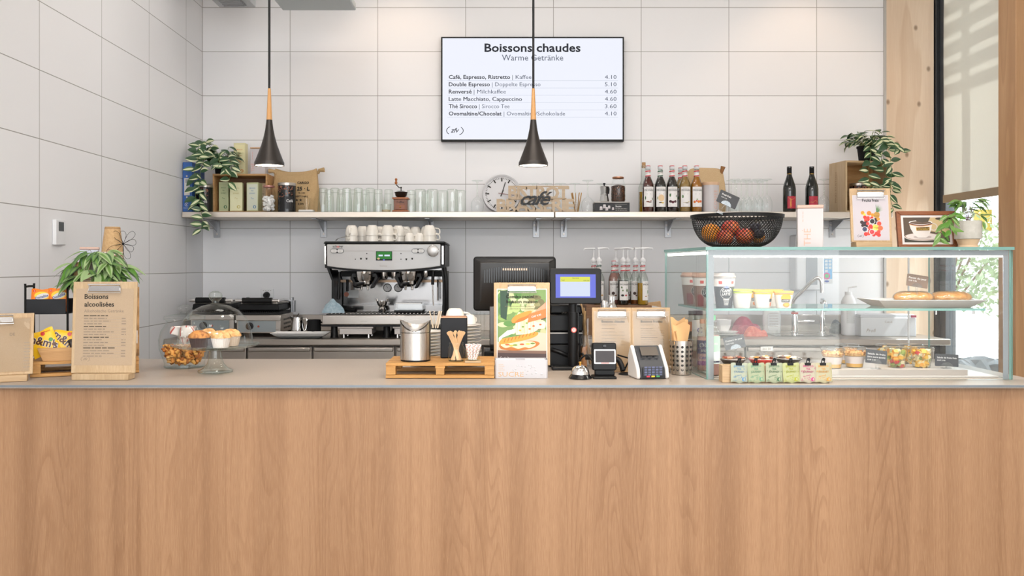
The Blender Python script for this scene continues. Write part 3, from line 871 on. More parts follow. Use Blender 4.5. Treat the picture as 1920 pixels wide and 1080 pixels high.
# vine in a black pot on the crate
def pot(t, r0, r1, h, mat, soil_z=.85, lip=.003):
    MB().lathe([(0, 0), (r0, 0), (r1, h), (r1 + lip, h), (r1 + lip, h - .012), (r1, h - .012), (r1, h), (r1 - .004, h), (r1 - .004 - (r1 - r0) * (1 - soil_z), h * soil_z - .002)], mat, 28).build('pot', t)
    MB().lathe([(0, h * soil_z + .004), (r0 + (r1 - r0) * soil_z - .004, h * soil_z)], 'soil', 20).build('soil', t)
def vine_plant(label, loc, seed, pr, ph, trails, bush, crown=(.0, .0)):
    """variegated trailing plant: leafy crown and long hanging runners"""
    t = thing('trailing_plant', label, 'potted plant', loc)
    pot(t, pr * .8, pr, ph, 'black_matt')
    rr = random.Random(seed)
    lf = MB(); st = MB()
    for k in range(bush):
        a = rr.uniform(0, 2 * pi); el = rr.uniform(.15, 1.3)
        ln = rr.uniform(.05, .12)
        d = Vector((cos(a) * cos(el), sin(a) * cos(el) * .8, sin(el)))
        base = Vector((crown[0], crown[1], ph)) + Vector((cos(a), sin(a), 0)) * pr * .4
        tip = base + d * ln
        st.tube([base, base.lerp(tip, .5) + Vector((0, 0, .01)), tip], .0012, 'stem', 5)
        for j in range(rr.choice((1, 2, 2))):
            aa = a + rr.uniform(-1.2, 1.2)
            ld = Vector((cos(aa), sin(aa) * .8 - .3, rr.uniform(-.5, .45)))
            leaf(lf, tip - d * ln * .3 * j, ld, Vector((0, -.35, 1)), rr.uniform(.055, .078), rr.uniform(.016, .024), rr.choice(VARI), rr.uniform(.1, .5))
    for pts in trails:
        cv = catmull(pts, 7)
        st.tube(cv, .0016, 'stem', 5)
        for i, p in enumerate(cv[2:]):
            if i % 2: continue
            side = 1 if (i // 2) % 2 else -1
            ld = Vector((side * rr.uniform(.5, 1), rr.uniform(-.6, -.1), rr.uniform(-.7, .2)))
            leaf(lf, p, ld, Vector((0, -1, .35)), rr.uniform(.058, .078), rr.uniform(.016, .022), rr.choice(VARI), rr.uniform(0, .35))
    st.build('stem', t); lf.build('foliage', t, sharp=80)
    return t
yv = 5.62
def tp(L, Y, o):           # runner points given as frame rows and columns at a depth
    return [Vector((PX(a, y_), y_, PZ(b, y_))) - Vector(o) for a, b, y_ in [(p[0], p[1], p[2] if len(p) > 2 else Y) for p in L]]
o = (PX(412, yv), yv + .03, S + chh + .0005)
vine_plant('trailing variegated plant in a black pot on the left crate', o, 11, .045, .082,
    [tp([(408, 296, 5.62), (392, 292, 5.5), (378, 312, 5.45), (374, 345, 5.44), (375, 385, 5.43), (380, 412, 5.43), (377, 430, 5.43)], 0, o),
     tp([(400, 290, 5.6), (385, 285, 5.48), (370, 300, 5.45), (364, 330, 5.45), (366, 362, 5.44), (369, 385, 5.44)], 0, o),
     tp([(420, 296, 5.6), (432, 300, 5.5), (434, 320, 5.47), (428, 345, 5.46)], 0, o),
     tp([(405, 290, 5.6), (388, 268, 5.55), (374, 274, 5.5), (368, 290, 5.48)], 0, o),
     tp([(415, 288, 5.6), (410, 300, 5.46), (418, 312, 5.44), (434, 322, 5.44)], 0, o)], 46)
# sugar cube jar
def glass_jar(name, label, cat, px, Y, zb, r, h, lid, fill, neck=.75, grp=None):
    t = thing(name, label, cat, (PX(px, Y), Y, zb), 0, grp)
    prof = [(0, .003), (r * .9, .002), (r, .012), (r, h * .55), (r * .96, h * .68), (r * neck, h * .86), (r * neck, h * .95)]
    MB().lathe(prof, 'glass', 28).build('glass_body', t)
    MB().lathe([(r * neck * 1.05, h * .93), (r * neck * 1.08, h * .94), (r * neck * 1.08, h * .99), (r * neck, h), (0, h)], lid, 28).build('lid', t)
    return t
t = glass_jar('sugar_jar', 'glass jar of white sugar cubes with a pink lid', 'jar', 504, 5.532, S, .045, .17, C('#c98f86', .3, .6), None)
rr = random.Random(5)
m = MB()
for k in range(90):
    a, q, z = rr.uniform(0, 6.28), .031 * rr.random() ** .5, rr.uniform(.014, .098 if k % 3 else .112)
    m.box((0, 0, 0), (.016, .016, .013), C('#f1eeea', .7), tr(q * cos(a), q * sin(a), z) @ rotz(rr.uniform(0, 3)) @ rotx(rr.uniform(-.9, .9)))
tag(m.build('sugar_cubes', None, (PX(504, 5.532), 5.532, S)), 'white sugar cubes filling the pink-lidded jar', 'sugar', None, 'stuff')
coffee_tin(538, 5.545, .057, .188, 'black coffee tin with steel lid in front of the burlap sack', 'Café', .15)
# burlap sack with stamped print
def sack(name, label, px0, px1, py, Y, depth, mat, ear, seed, prn):
    wd = (px1 - px0) * Y / FPX; h = PZ(py, Y) - S
    t = thing(name, label, 'sack', (PX((px0 + px1) / 2, Y), Y + depth / 2, S))
    rr = random.Random(seed)
    def fn(i, j):
        a = 2 * pi * i
        z = h * j
        k = (1 - .10 * max(0, j - .55) * 2) * (1 + .02 * sin(5 * a + 6 * j) + .015 * sin(11 * a - 9 * j))
        dk = (1 - .9 * max(0, j - .35) / .65) if j > .35 else 1
        ex = abs(cos(a)) ** .55 * (1 if cos(a) > 0 else -1); ey = abs(sin(a)) ** .55 * (1 if sin(a) > 0 else -1)
        return (ex * wd / 2 * k, ey * depth / 2 * max(dk, .10) * k - .0, z + (.012 * sin(a * 2 + seed) * j if j > .9 else 0))
    m = MB(); m.grid(fn, 64, 26, mat); m.add([fn(i / 64, 0) for i in range(64)], [tuple(range(64))], mat)
    m.build('bag', t, sharp=80)
    e = MB()
    for x, z, a in ear:
        e.tube([(x, 0, z), (x + .012 * cos(a), -.01, z + .02), (x + .05 * cos(a), -.012, z + .05 * sin(a))], [.008, .012, .016], mat if prn else C('#9a6a3c', .6), 8)
    e.build('corner_tie' if prn else 'leather_tab', t)
    if prn:
        p = MB()
        def wf(u, v, w):
            j = v / h; dk = (1 - .9 * max(0, j - .35) / .65) if j > .35 else 1
            return (u, -depth / 2 * max(dk, .1) * (1 - .10 * max(0, j - .55) * 2) * 1.035 * (1 - abs(u / (wd / 2)) ** 4) ** .3 - .004 - w, v)
        for s_, sz, v, u in (('CARGO', .022, .195, .055), ('25 · L', .036, .150, .06), ('TR. KIN', .014, .128, .05), ('BEST 3 HILL', .016, .104, .055), ('★ ★', .02, .078, .035), ('E DIV', .016, .055, .05)):
            p.text(s_, sz, 'ink', None, u, v, 0, 'C', .03, warp=wf)
        p.build('stamped_print', t)
    return t
sack('burlap_sack', 'burlap coffee sack with black stamped print behind the coffee tin', 507, 594, 317, 5.64, .15, 'burlap', [(-.135, .262, 2.7), (.145, .268, .5)], 2, True)
# small dish with a toothpick glass
Y = 5.53
t = thing('toothpick_glass', 'little glass of toothpicks on a white dish before the burlap sack', 'glass', (PX(575, Y), Y, S))
MB().box2((-.048, -.03, 0), (.048, .03, .014), 'porcelain_cool').build('dish', t, bevel=.005)
MB().lathe([(0, .0145), (.018, .0145), (.02, .085)], 'glass', 20).build('cup', t)
m = MB(); rr = random.Random(2)
for k in range(26):
    a = rr.uniform(0, 6.28); m.tube([(.006 * cos(a), .006 * sin(a), .016), (.017 * cos(a), .017 * sin(a), .088 + rr.uniform(0, .008))], .0011, C('#d8b98c'), 4)
m.build('toothpicks', t)

# ------------------------------------------------------------------ glasses upside down on the shelf
def highball():
    t = thing('highball_glass', 'x', 'glass', (0, 0, -5), 0, 'upturned tall glasses')
    m = MB(); m.lathe([(.034, 0), (.0335, .07), (.029, .112), (.028, .150)], 'glass_green', 12)
    m.build('bowl', t, sharp=20)
    MB().lathe([(.0275, .126), (0, .127)], 'glass_green', 12).build('base', t)
    MB().lathe([(.0275, .150), (.024, .154), (0, .153)], 'glass_green', 12).build('foot', t)
    return t
HG = highball()
hb = [(606, 5.535), (628, 5.535), (650, 5.535), (672, 5.535), (694, 5.54), (709, 5.62), (729, 5.64), (751, 5.72), (771, 5.69), (617, 5.65), (640, 5.65), (662, 5.65), (685, 5.66)]
lbs = ['upturned tall glass at the row\'s left end, against the burlap sack', 'second upturned tall glass from the burlap sack, front row', 'third upturned tall glass from the burlap sack, front row', 'fourth upturned tall glass from the burlap sack, front row',
       'fifth upturned tall glass from the burlap sack, front row', 'upturned tall glass left of the open little jar, set further back', 'upturned tall glass directly behind the open little jar', 'upturned tall glass hidden behind the coffee grinder', 'upturned tall glass just right of the coffee grinder',
       'back row tall glass seen between the first and second front glasses', 'back row tall glass seen between the second and third front glasses', 'back row tall glass seen between the third and fourth front glasses', 'back row tall glass seen between the fourth and fifth front glasses']
for k, ((px, Y), lb) in enumerate(zip(hb, lbs)):
    if k == 0: HG.location = (PX(px, Y), Y, S); HG['label'] = lb
    else: dup(HG, (PX(px, Y), Y, S), .3 * k, lb, 'upturned tall glasses')
# textured tumblers
def tumbler():
    t = thing('tumbler', 'x', 'glass', (0, 0, -5), 0, 'upturned bubbled tumblers')
    m = MB()
    def fn(i, j):
        a = 2 * pi * i; r = .036 + (.0012 * sin(a * 12 + (j * 22 % 2) * pi) * sin(j * 60) if .06 < j < .9 else 0)
        r -= .004 * max(0, j - .92) / .08
        return (r * cos(a), r * sin(a), .146 * j)
    m.grid(fn, 48, 40, 'glass_green'); m.build('bowl', t, sharp=80)
    MB().lathe([(.032, .146), (.03, .1475), (0, .144)], 'glass_green', 20).build('base', t)
    return t
TB = tumbler()
for k, (px, Y, lb) in enumerate([(788, 5.54, 'bubbled tumbler nearest the coffee grinder'), (811, 5.54, 'second bubbled tumbler from the grinder, front row'), (848, 5.54, 'bubbled tumbler in front after the gap in the row'), (863, 5.62, 'last bubbled tumbler of the row, towards the wine goblet'),
                               (830, 5.64, 'bubbled tumbler standing back in the gap of the front row'), (801, 5.65, 'bubbled tumbler in the back row behind the first two')]):
    if k == 0: TB.location = (PX(px, Y), Y, S); TB['label'] = lb
    else: dup(TB, (PX(px, Y), Y, S), .7 * k, lb, 'upturned bubbled tumblers')
# open jar
t = thing('small_jar', 'small open glass jar with a little sand left of the grinder', 'jar', (PX(724, 5.53), 5.53, S))
MB().lathe([(0, .001), (.027, .001), (.029, .01), (.030, .044), (.033, .045), (.033, .052), (.030, .052)], 'glass_green', 24).build('glass_body', t)
MB().lathe([(0, .002), (.026, .002), (.028, .014), (0, .017)], C('#d8c29c', .8), 20).build('sand', t)
# coffee grinder
Y = 5.56
t = thing('coffee_grinder', 'antique wooden coffee grinder with black hopper and crank', 'coffee grinder', (PX(752, Y), Y, S))
WB = 'walnut'
MB().box2((-.052, -.05, 0), (.052, .05, .012), C('#9a5420', .3)).build('base', t, bevel=.004)
b_ = MB().box2((-.043, -.042, .0122), (.043, .042, .082), WB).build('body', t, bevel=.002)
d = MB().box2((-.030, -.046, .016), (.030, -.0425, .046), C('#8a4a22', .35)).build('drawer', t, bevel=.002)
MB().sphere((0, -.052, .031), .0055, 'brass', 12, 8).build('knob', d)
MB().text('Coffee', .018, 'black', front(0, -.0426, 0), 0, .058, 0, 'C', .01).build('lettering', b_)
MB().prism([(-.054, .088), (-.048, .0823), (.048, .0823), (.054, .088), (.05, .094), (-.05, .094)], -.05, .05, C('#a55c22', .3)).build('top_board', t, bevel=.002)
MB().lathe([(.022, .0943), (.036, .106), (.041, .126), (.043, .128), (.043, .131), (.036, .131), (.012, .138), (0, .138)], C('#3c3632', .3, .7), 28).build('hopper', t)
m = MB(); m.tube([(0, 0, .137), (0, 0, .158), (-.012, -.01, .160), (-.030, -.02, .178)], .0032, C('#2c2a28', .4, .6), 8); m.sphere((0, 0, .160), .006, C('#2c2a28', .4, .6), 10, 6); m.build('crank', t)
MB().lathe([(0, 0), (.005, .001), (.010, .012), (.005, .022), (.009, .034), (.005, .040), (0, .041)], C('#a8602a', .3), 14, c=(-.030, -.02, .178)).build('crank_knob', t)
# goblets
def goblet(h=.205, r=.042, bh=.095, name='wine_goblet'):
    t = thing(name, 'x', 'wine glass', (0, 0, -5))
    prof = [(r * .86, 0), (r, bh * .42), (r * .92, bh * .7), (r * .5, bh * .95), (.006, bh + .004)]
    MB().lathe(prof, 'glass', 28).build('bowl', t)
    MB().lathe([(.006, bh + .004), (.004, bh + .02), (.0036, h - .02), (.008, h - .008)], 'glass_green', 14).build('stem', t)
    MB().lathe([(.008, h - .008), (.034, h - .003), (.0365, h - .001), (.034, h), (0, h)], 'glass', 28).build('foot', t)
    return t
GB = goblet()
for k, (px, Y, lb) in enumerate([(895, 5.55, 'upturned cut wine goblet between the tumblers and the wall clock'), (1102, 5.54, 'upturned cut wine goblet just left of the moka pot'), (1000, 5.74, 'upturned goblet behind the wooden sign, nearest the clock'), (1025, 5.74, 'second goblet behind the wooden sign, counted from the clock'),
                               (1051, 5.74, 'third goblet behind the wooden sign, counted from the clock'), (1078, 5.74, 'fourth goblet behind the wooden sign, counted from the clock'), (1127, 5.76, 'upturned goblet behind the moka pot')]):
    if k == 0: GB.location = (PX(px, Y), Y, S); tag(GB, lb, None, 'upturned wine goblets')
    else: dup(GB, (PX(px, Y), Y, S), 0, lb, 'upturned wine goblets')
# clock leaning on the wall
Y = 5.66
t = thing('station_clock', 'round white clock with black bars leaning behind the wooden sign', 'clock', (PX(941, Y), Y, S))
rk = .130
T = tr(0, .03, rk) @ rotx(-.14) @ rotx(pi / 2)    # lathe axis towards the viewer
MB().lathe([(0, -.02), (rk, -.02), (rk, .012), (rk * .97, .017), (rk * .90, .012), (rk * .90, .004)], C('#dcdbdd', .35), 48, M=T).build('case', t)
fm = MB(); FT = tr(0, .03, rk) @ rotx(-.14) @ front(0, -.0045, 0)
fm.ell(0, 0, rk * .9, rk * .9, C('#e3e0e2', .3), FT, 0, 48)
for k in range(60):
    a = 2 * pi * k / 60; big = k % 5 == 0
    fm.box((0, rk * (.74 if big else .80), .0006), (.0085 if big else .003, rk * (.20 if big else .08), .0005), 'ink', FT @ Matrix.Rotation(a, 4, 'Z'))
fm.build('dial', t)
hm = MB(); hm.box((0, rk * .27, .004), (.006, rk * .70, .001), 'ink', FT @ Matrix.Rotation(-.30, 4, 'Z')); hm.box((0, -.004, .003), (.007, rk * .36, .001), 'ink', FT @ Matrix.Rotation(2.75, 4, 'Z')); hm.build('hands', t)
MB().box((0, rk * .22, .0055), (.003, rk * .80, .001), C('#7d2a34', .5), FT @ Matrix.Rotation(-1.72, 4, 'Z')).build('second_hand', t)
MB().ell(0, 0, rk * .9, rk * .9, 'glass_pane', FT, .008, 48).build('cover_glass', t)
# wooden letter sign
Y = 5.515
t = thing('letter_sign', 'cut-out wooden sign reading BISTROT BRASSERIE with black café script', 'sign', (PX(1005, Y), Y, S))
m = MB()
F = front(0, 0, 0)
def row(mb, s_, u0, v, size, fit): mb.text(s_, size, 'sign_wood', F, u0, v, 0, 'L', .035, 0, .004, fit=fit, spacing=.86)
row(m, 'BISTROT', PX(953, Y) - PX(1005, Y), .083, .112, PX(1067, Y) - PX(953, Y))
m.build('letters', t)
m = MB(); row(m, 'BRASSERIE', PX(931, Y) - PX(1005, Y), .003, .112, PX(1077, Y) - PX(931, Y)); m.build('letters', t)
m = MB(); m.box2((PX(953, Y) - PX(1005, Y), -.0035, .078), (PX(1062, Y) - PX(1005, Y), .0035, .091), 'sign_wood'); m.box2((PX(931, Y) - PX(1005, Y), -.0035, .0), (PX(1075, Y) - PX(1005, Y), .0035, .006), 'sign_wood')
m.box2((PX(953, Y) - PX(1005, Y), -.0035, .160), (PX(1066, Y) - PX(1005, Y), .0035, .168), 'sign_wood'); m.build('joining_rail', t)
m = MB(); m.text('café', .125, C('#17181b', .5), F, .003, .045, .0085, 'C', .012, .42, .004, fit=.205, spacing=.84)
m.build('script_plate', t)
# little glass of wooden sticks
Y = 5.58
t = thing('stick_glass', 'small glass of wooden sticks at the sign\'s right end', 'glass', (PX(1081, Y), Y, S))
MB().lathe([(0, .001), (.019, .001), (.023, .075)], 'glass', 20).build('cup', t)
m = MB()
for k in range(9):
    a = 2 * pi * k / 9 + .3; m.box((0, 0, .065), (.006, .0016, .125), C('#b98f55', .7), tr(.009 * cos(a), .009 * sin(a), .003) @ rotz(a) @ roty(.2))
m.build('wooden_stick', t)
# sugar box, moka pot, bean jar
Y = 5.53
t = thing('sugar_box', 'low black sugar box with cube picture under the moka pot', 'box', (PX(1148, Y), Y, S))
MB().box2((-.112, 0, 0), (.112, .12, .060), C('#1a1a1c', .5)).build('carton', t, bevel=.001)
MB().box2((-.112, .0, .0605), (.112, .12, .067), C('#cbc4bd', .5)).build('lid', t, bevel=.001)
m = MB(); F = front(0, -.0006, 0)
for u, v, s_ in ((-.072, .022, .019), (-.05, .034, .02), (-.035, .018, .018), (-.02, .03, .016), (.005, .02, .014)):
    m.poly([(u - s_ / 2, v - s_ / 2), (u + s_ / 2, v - s_ / 2.4), (u + s_ / 2.3, v + s_ / 2), (u - s_ / 2.2, v + s_ / 2.3)], C('#c9c1c2'), F); m.poly([(u - s_ / 2.2, v + s_ / 2.3), (u + s_ / 2.3, v + s_ / 2), (u + s_ / 3, v + s_ / 1.4), (u - s_ / 3, v + s_ / 1.35)], C('#efeaea'), F, .0002)
m.text('Sucre', .017, 'paper_white', F, .02, .032, .0003, 'L', .03)
for k in range(2): m.bars(.02, .020 - k * .009, .075, .005, C('#b9b4ac'), F, .0003, 3 + k)
m.rect(.016, .049, .095, .050, C('#b9b4ac'), F, .0003)
m.build('printed_front', t)
Y = 5.57
zb = S + .0675
t = thing('moka_pot', 'small aluminium moka pot standing on the black sugar box', 'moka pot', (PX(1133, Y), Y, zb), -1.0)
AL = C('#c9c9c9', .22, 1)
MB().lathe([(0, 0), (.030, 0), (.031, .004), (.024, .048), (.026, .050)], AL, 8).build('boiler', t, sharp=20)
MB().lathe([(.026, .0503), (.026, .054), (.022, .056), (.028, .095), (.030, .097)], AL, 8).build('jug', t, sharp=20)
l_ = MB().lathe([(.030, .0973), (.026, .102), (.006, .106), (0, .106)], AL, 8).build('lid', t, sharp=20)
MB().lathe([(.004, .106), (.003, .110), (.008, .114), (.008, .122), (0, .125)], 'black', 14).build('knob', l_)
MB().tube([(.027, -.002, .090), (.045, -.004, .092), (.05, -.004, .080), (.046, -.004, .050)], [.005, .006, .006, .005], 'black', 8).build('handle', t)
MB().add([(-.027, -.008, .097), (-.027, .008, .097), (-.044, 0, .099), (-.025, 0, .072)], [(0, 2, 3), (1, 3, 2), (0, 1, 2)], AL).build('spout', t)
t = glass_jar('bean_jar', 'glass jar of roasted coffee beans with a copper lid on the sugar box', 'jar', 1159, 5.60, zb, .047, .166, 'copper', None, .74)
m = MB(); m.lathe([(0, .004), (.041, .005), (.0445, .014), (.0445, .085), (.043, .105), (.02, .113), (0, .116)], 'coffee_beans', 24)
rr = random.Random(8)
for k in range(120):
    a, z = rr.uniform(0, 6.28), rr.uniform(.012, .102); m.sphere((.0425 * cos(a), .0425 * sin(a), z), (.0035, .0035, .005), C(rr.choice(['#2a1710', '#472a1b', '#8a5a38', '#1a100b'])), 7, 5)
m.build('coffee_beans', t)

# ------------------------------------------------------------------ syrup bottles
def syrup_bottle(label, loc, liq, band, art, k=1.0, cap='#dfe1e4', level=None, pump=None, face=0.0, rz=0.0, grp='syrup bottles on the wall shelf'):
    t = thing('syrup_bottle', label, 'syrup bottle', loc, rz, grp)
    r = .0365 * k; H = .30 * k
    gl = MB().lathe([(0, .002), (r * .92, .001), (r, .008), (r, H * .565), (r * .97, H * .60), (r * .80, H * .66), (r * .48, H * .755), (r * .40, H * .80), (r * .38, H * .925)], 'bottle_clear', 28).build('glass_body', t)
    lv = level or .78
    pr = [(0, .004), (r * .88, .004), (r * .955, .010), (r * .955, H * .56), (r * .92, H * .60), (r * .75, H * .66), (r * .44, H * .755), (r * .37, H * .80), (r * .35, H * .9)]
    zz = H * lv; q = []
    for a, b in zip(pr, pr[1:]):
        q.append(a)
        if b[1] >= zz: 
            f = (zz - a[1]) / (b[1] - a[1]); q.append((a[0] + (b[0] - a[0]) * f, zz)); break
    q.append((0, zz))
    MB().lathe(q, liq, 24).build('syrup', t)
    # neck band, tilted stripes
    n = MB()
    f = cyl_warp(r * .45)
    for z0, z1, c_ in ((.765, .93, '#eceae8'),):
        n.lathe([(r * .475, H * .765), (r * .44, H * .80), (r * .42, H * .89)], C('#eceae8'), 24)
    for v0 in (.775, .875):
        n.grid(lambda i, j: ((r * (.485 - .035 * min(1, (v0 - .765 + .03 * i) / .035)) + .0008) * sin(-2.2 + 4.4 * i), -(r * (.485 - .035 * min(1, (v0 - .765 + .03 * i) / .035)) + .0008) * cos(-2.2 + 4.4 * i), H * (v0 - .006 + .022 * (i - .5) + .022 * j)), 16, 1, C(band))
    n.text('MONIN', .009 * k, 'ink_soft', None, 0, H * .838, .0012, 'C', .01, warp=lambda u, v, w: (f(u, v + u * .25, w)))
    n.build('neck_band', t)
    # front label
    l = MB()
    warp_rect(l, -r * .95, H * .11, r * .95, H * .54, C('#efecea', .6), r, .0006, face, 12)
    wf_ = cyl_warp(r, face)
    l.text('Le Sirop de', .0075 * k, 'ink_soft', None, 0, H * .500, .0012, 'C', 0, .3, warp=wf_)
    l.text('MONIN', .0175 * k, 'ink', None, 0, H * .445, .0012, 'C', .012, warp=wf_, fit=r * 1.6)
    for j in range(3):
        l.add([wf_(u, v, .0012) for u, v in ((-r * .45, H * (.16 - .018 * j)), (r * .45, H * (.16 - .018 * j)), (r * .45, H * (.166 - .018 * j)), (-r * .45, H * (.166 - .018 * j)))], [(0, 1, 2, 3)], C('#b5aeb0'))
    l.add([wf_(u, v, .0012) for u, v in ((-r * .35, H * .375), (r * .35, H * .375), (r * .35, H * .395), (-r * .35, H * .395))], [(0, 1, 2, 3)], C('#9a8f90'))
    for (u, v, a, b, c_) in art: warp_ell(l, u * r, v * H, a * r, b * r, C(c_), r, .0011, face)
    l.build('label', t)
    if pump is None:
        MB().lathe([(r * .42, H * .925), (r * .45, H * .93), (r * .45, H * .985)], C(cap, .3), 20).build('cap', t)
        MB().lathe([(r * .45, H * .985), (r * .42, H * 1.0), (0, H * 1.0)], C('#c2363f', .4), 20).build('cap_top', t)
    else:
        MB().lathe([(r * .46, H * .915), (r * .47, H * .97), (r * .55, H * .98), (r * .55, H * 1.03), (r * .3, H * 1.05), (r * .2, H * 1.08)], 'white_plastic', 20).build('collar', t)
        p = MB(); p.tube([(0, 0, H * 1.06), (0, 0, H * 1.27)], .0052, 'white_plastic', 10)
        ca, sa = cos(pump), sin(pump)
        p.tube([(-.008 * ca, -.008 * sa, H * 1.275), (.03 * ca, .03 * sa, H * 1.285), (.058 * ca, .058 * sa, H * 1.278), (.060 * ca, .060 * sa, H * 1.25)], [.0085, .0065, .005, .0045], 'white_plastic', 10)
        p.build('pump', t)
        MB().tube([(0, 0, H * .9), (0, 0, .02)], .0036, 'white_plastic', 8).build('dip_tube', t)
    return t
Y = 5.545
cocoa = [(-.2, .22, .30, .10, '#7a3b1e'), (.15, .21, .35, .09, '#5b2a16'), (.35, .235, .16, .08, '#8c4a2a'), (-.6, .30, .10, .32, '#3c6b3a'), (.62, .28, .09, .25, '#3c6b3a')]
ginger = [(0, .30, .55, .62, '#e6c79c'), (-.1, .20, .34, .11, '#5b3d22'), (.25, .195, .24, .12, '#dfc04e'), (-.65, .30, .08, .28, '#8da57a')]
cherry = [(-.45, .225, .26, .24, '#3b161e'), (-.05, .21, .27, .24, '#571f2a'), (.4, .225, .24, .24, '#421820'), (-.5, .36, .14, .3, '#4e7a4a'), (.62, .34, .1, .25, '#4e7a4a')]
vanil = [(-.05, .20, .5, .07, '#c9c0a2'), (.2, .19, .35, .05, '#3a3028'), (-.55, .33, .16, .28, '#6b8b62'), (.5, .22, .16, .1, '#d9cfa6')]
tang = [(-.55, .215, .22, .22, '#e07a2c'), (-.2, .235, .15, .15, '#d2452c'), (.15, .22, .24, .24, '#e8863a'), (.55, .225, .24, .22, '#d9652c'), (-.1, .27, .16, .08, '#5d8a4a')]
for px, lq, bd, art, lb in ((1215, 'syrup_red', '#c8323c', cocoa, 'dark red syrup bottle, first of the shelf\'s front row'), (1238, 'syrup_black', '#2c5b45', ginger, 'black syrup bottle with green neck band on the shelf'),
                            (1260, 'syrup_violet', '#c8323c', cherry, 'dark syrup bottle with cherries on its label'), (1284, 'syrup_straw', '#c8323c', vanil, 'straw coloured vanilla syrup bottle beside the amber one'), (1306, 'syrup_amber', '#c8323c', tang, 'amber syrup bottle with tangerines on its label')):
    syrup_bottle(lb, (PX(px, Y), Y, S), lq, bd, art)
syrup_bottle('straw coloured syrup bottle behind the cherry and vanilla ones', (PX(1276, 5.66), 5.66, S), 'syrup_straw', '#c8323c', vanil)
t = thing('olive_oil_bottle', 'slim clear bottle with a cork behind the dark red syrup', 'bottle', (PX(1207, 5.66), 5.66, S), 0)
MB().lathe([(0, .001), (.034, .001), (.034, .17), (.016, .225), (.013, .30), (.015, .301), (.015, .315)], 'bottle_clear', 24).build('glass_body', t)
MB().lathe([(.0125, .298), (.0125, .335), (0, .336)], C('#b98f62', .8), 16).build('cork', t)
MB().lathe([(0, .003), (.031, .003), (.031, .14), (0, .14)], 'syrup_gold', 20).build('oil', t)
# canvas sack and coffee caddy
sack('canvas_sack', 'plain canvas coffee sack with leather tab behind the amber syrup', 1290, 1364, 316, 5.66, .13, 'canvas_bag', [(.105, .265, 1.35)], 5, False)
Y = 5.55
t = thing('coffee_caddy', 'white round coffee caddy with pale wooden lid before the canvas sack', 'caddy', (PX(1333, Y), Y + .01, S))
r, h = .054, .193
MB().lathe([(0, 0), (r, 0), (r, h * .9)], 'tin_white', 32).build('body', t)
MB().lathe([(r, h * .902), (r * 1.02, h * .905), (r * 1.02, h * .985), (r, h), (0, h)], C('#d2ad8c', .5), 32).build('lid', t)
f = cyl_warp(r, .35); m = MB(); m.text('COFFEE', .032, C('#d9a994'), None, 0, -.012, .0008, 'L', 0, spacing=1.1, fit=.12, warp=lambda u, v, w: f(-v, u + .02, w)); m.build('lettering', t)
# wine glasses upside down
def wineglass():
    t = thing('wine_glass', 'x', 'wine glass', (0, 0, -5), 0, 'upturned stemmed wine glasses')
    MB().lathe([(.030, 0), (.034, .04), (.033, .07), (.022, .098), (.005, .112)], 'glass', 24).build('bowl', t)
    MB().lathe([(.005, .112), (.0034, .125), (.003, .195), (.006, .205)], 'glass_green', 10).build('stem', t)
    MB().lathe([(.006, .205), (.031, .211), (.033, .2125), (.031, .214), (0, .2145)], 'glass', 24).build('foot', t)
    return t
WG = wineglass()
sp = [(1378, 5.555, 'front row wine glass behind the fruit price card'), (1399, 5.555, 'second wine glass of the front row, right of the price card'), (1420, 5.555, 'third wine glass of the front row, right of the price card'), (1438, 5.56, 'last wine glass of the front row, towards the wine bottles'),
      (1371, 5.64, 'middle row wine glass nearest the canvas sack'), (1390, 5.64, 'second wine glass of the middle row from the canvas sack'), (1410, 5.64, 'third wine glass of the middle row from the canvas sack'), (1430, 5.64, 'last wine glass of the middle row, towards the wine bottles'),
      (1381, 5.725, 'back row wine glass nearest the canvas sack'), (1402, 5.725, 'second wine glass of the back row by the wall'), (1423, 5.725, 'last wine glass of the back row by the wall')]
for k, (px, Y, lb) in enumerate(sp):
    if k == 0: WG.location = (PX(px, Y), Y, S); WG['label'] = lb
    else: dup(WG, (PX(px, Y), Y, S), 0, lb, 'upturned stemmed wine glasses')
dup(WG, (PX(1545, 5.56), 5.56, S), 0, 'lone upturned wine glass right of the second wine bottle', 'upturned stemmed wine glasses')
# wine bottles
def wine(label, px, Y, seed, a_mid):
    t = thing('wine_bottle', label, 'wine bottle', (PX(px, Y), Y, S), 0, 'red wine bottles on the shelf')
    MB().lathe([(0, .002), (.036, .001), (.0405, .008), (.0405, .15), (.037, .175), (.020, .225), (.0145, .245), (.014, .285), (.0155, .286), (.0155, .294), (.0145, .295)], 'wine_glass_dark', 32).build('glass_body', t)
    MB().lathe([(.0150, .245), (.0148, .2955), (0, .2960)], 'black_matt', 20).build('capsule', t)
    l = MB(); r = .0405
    warp_rect(l, -.030, .022, .030, .102, C('#b0263a', .5), r, .0006, a_mid, 14)
    f = cyl_warp(r, a_mid)
    cv = [(-.024, .096), (-.012, .082), (0, .080), (.014, .088), (.024, .098)] if seed == 1 else [(-.03, .062), (-.015, .064), (-.006, .062), (.006, .072), (.016, .070), (.022, .062), (.03, .074)]
    cv = [(p.x, p.y) for p in catmull([(a, b, 0) for a, b in cv], 6)]
    for (u0, v0), (u1, v1) in zip(cv, cv[1:]): l.add([f(u0, v0 - .0009, .0012), f(u1, v1 - .0009, .0012), f(u1, v1 + .0009, .0012), f(u0, v0 + .0009, .0012)], [(0, 1, 2, 3)], C('#d8a24a'))
    if seed == 1: l.text('Calembour', .0125, C('#e0a83e'), None, 0, .006, .0012, 'L', .03, warp=lambda u, v, w: f(-v, u + .030, w))
    l.build('label', t)
    MB().lathe([(.0153, .245), (.0153, .25)], C('#9a7a3c', .4, .6), 20).build('foil_band', t)
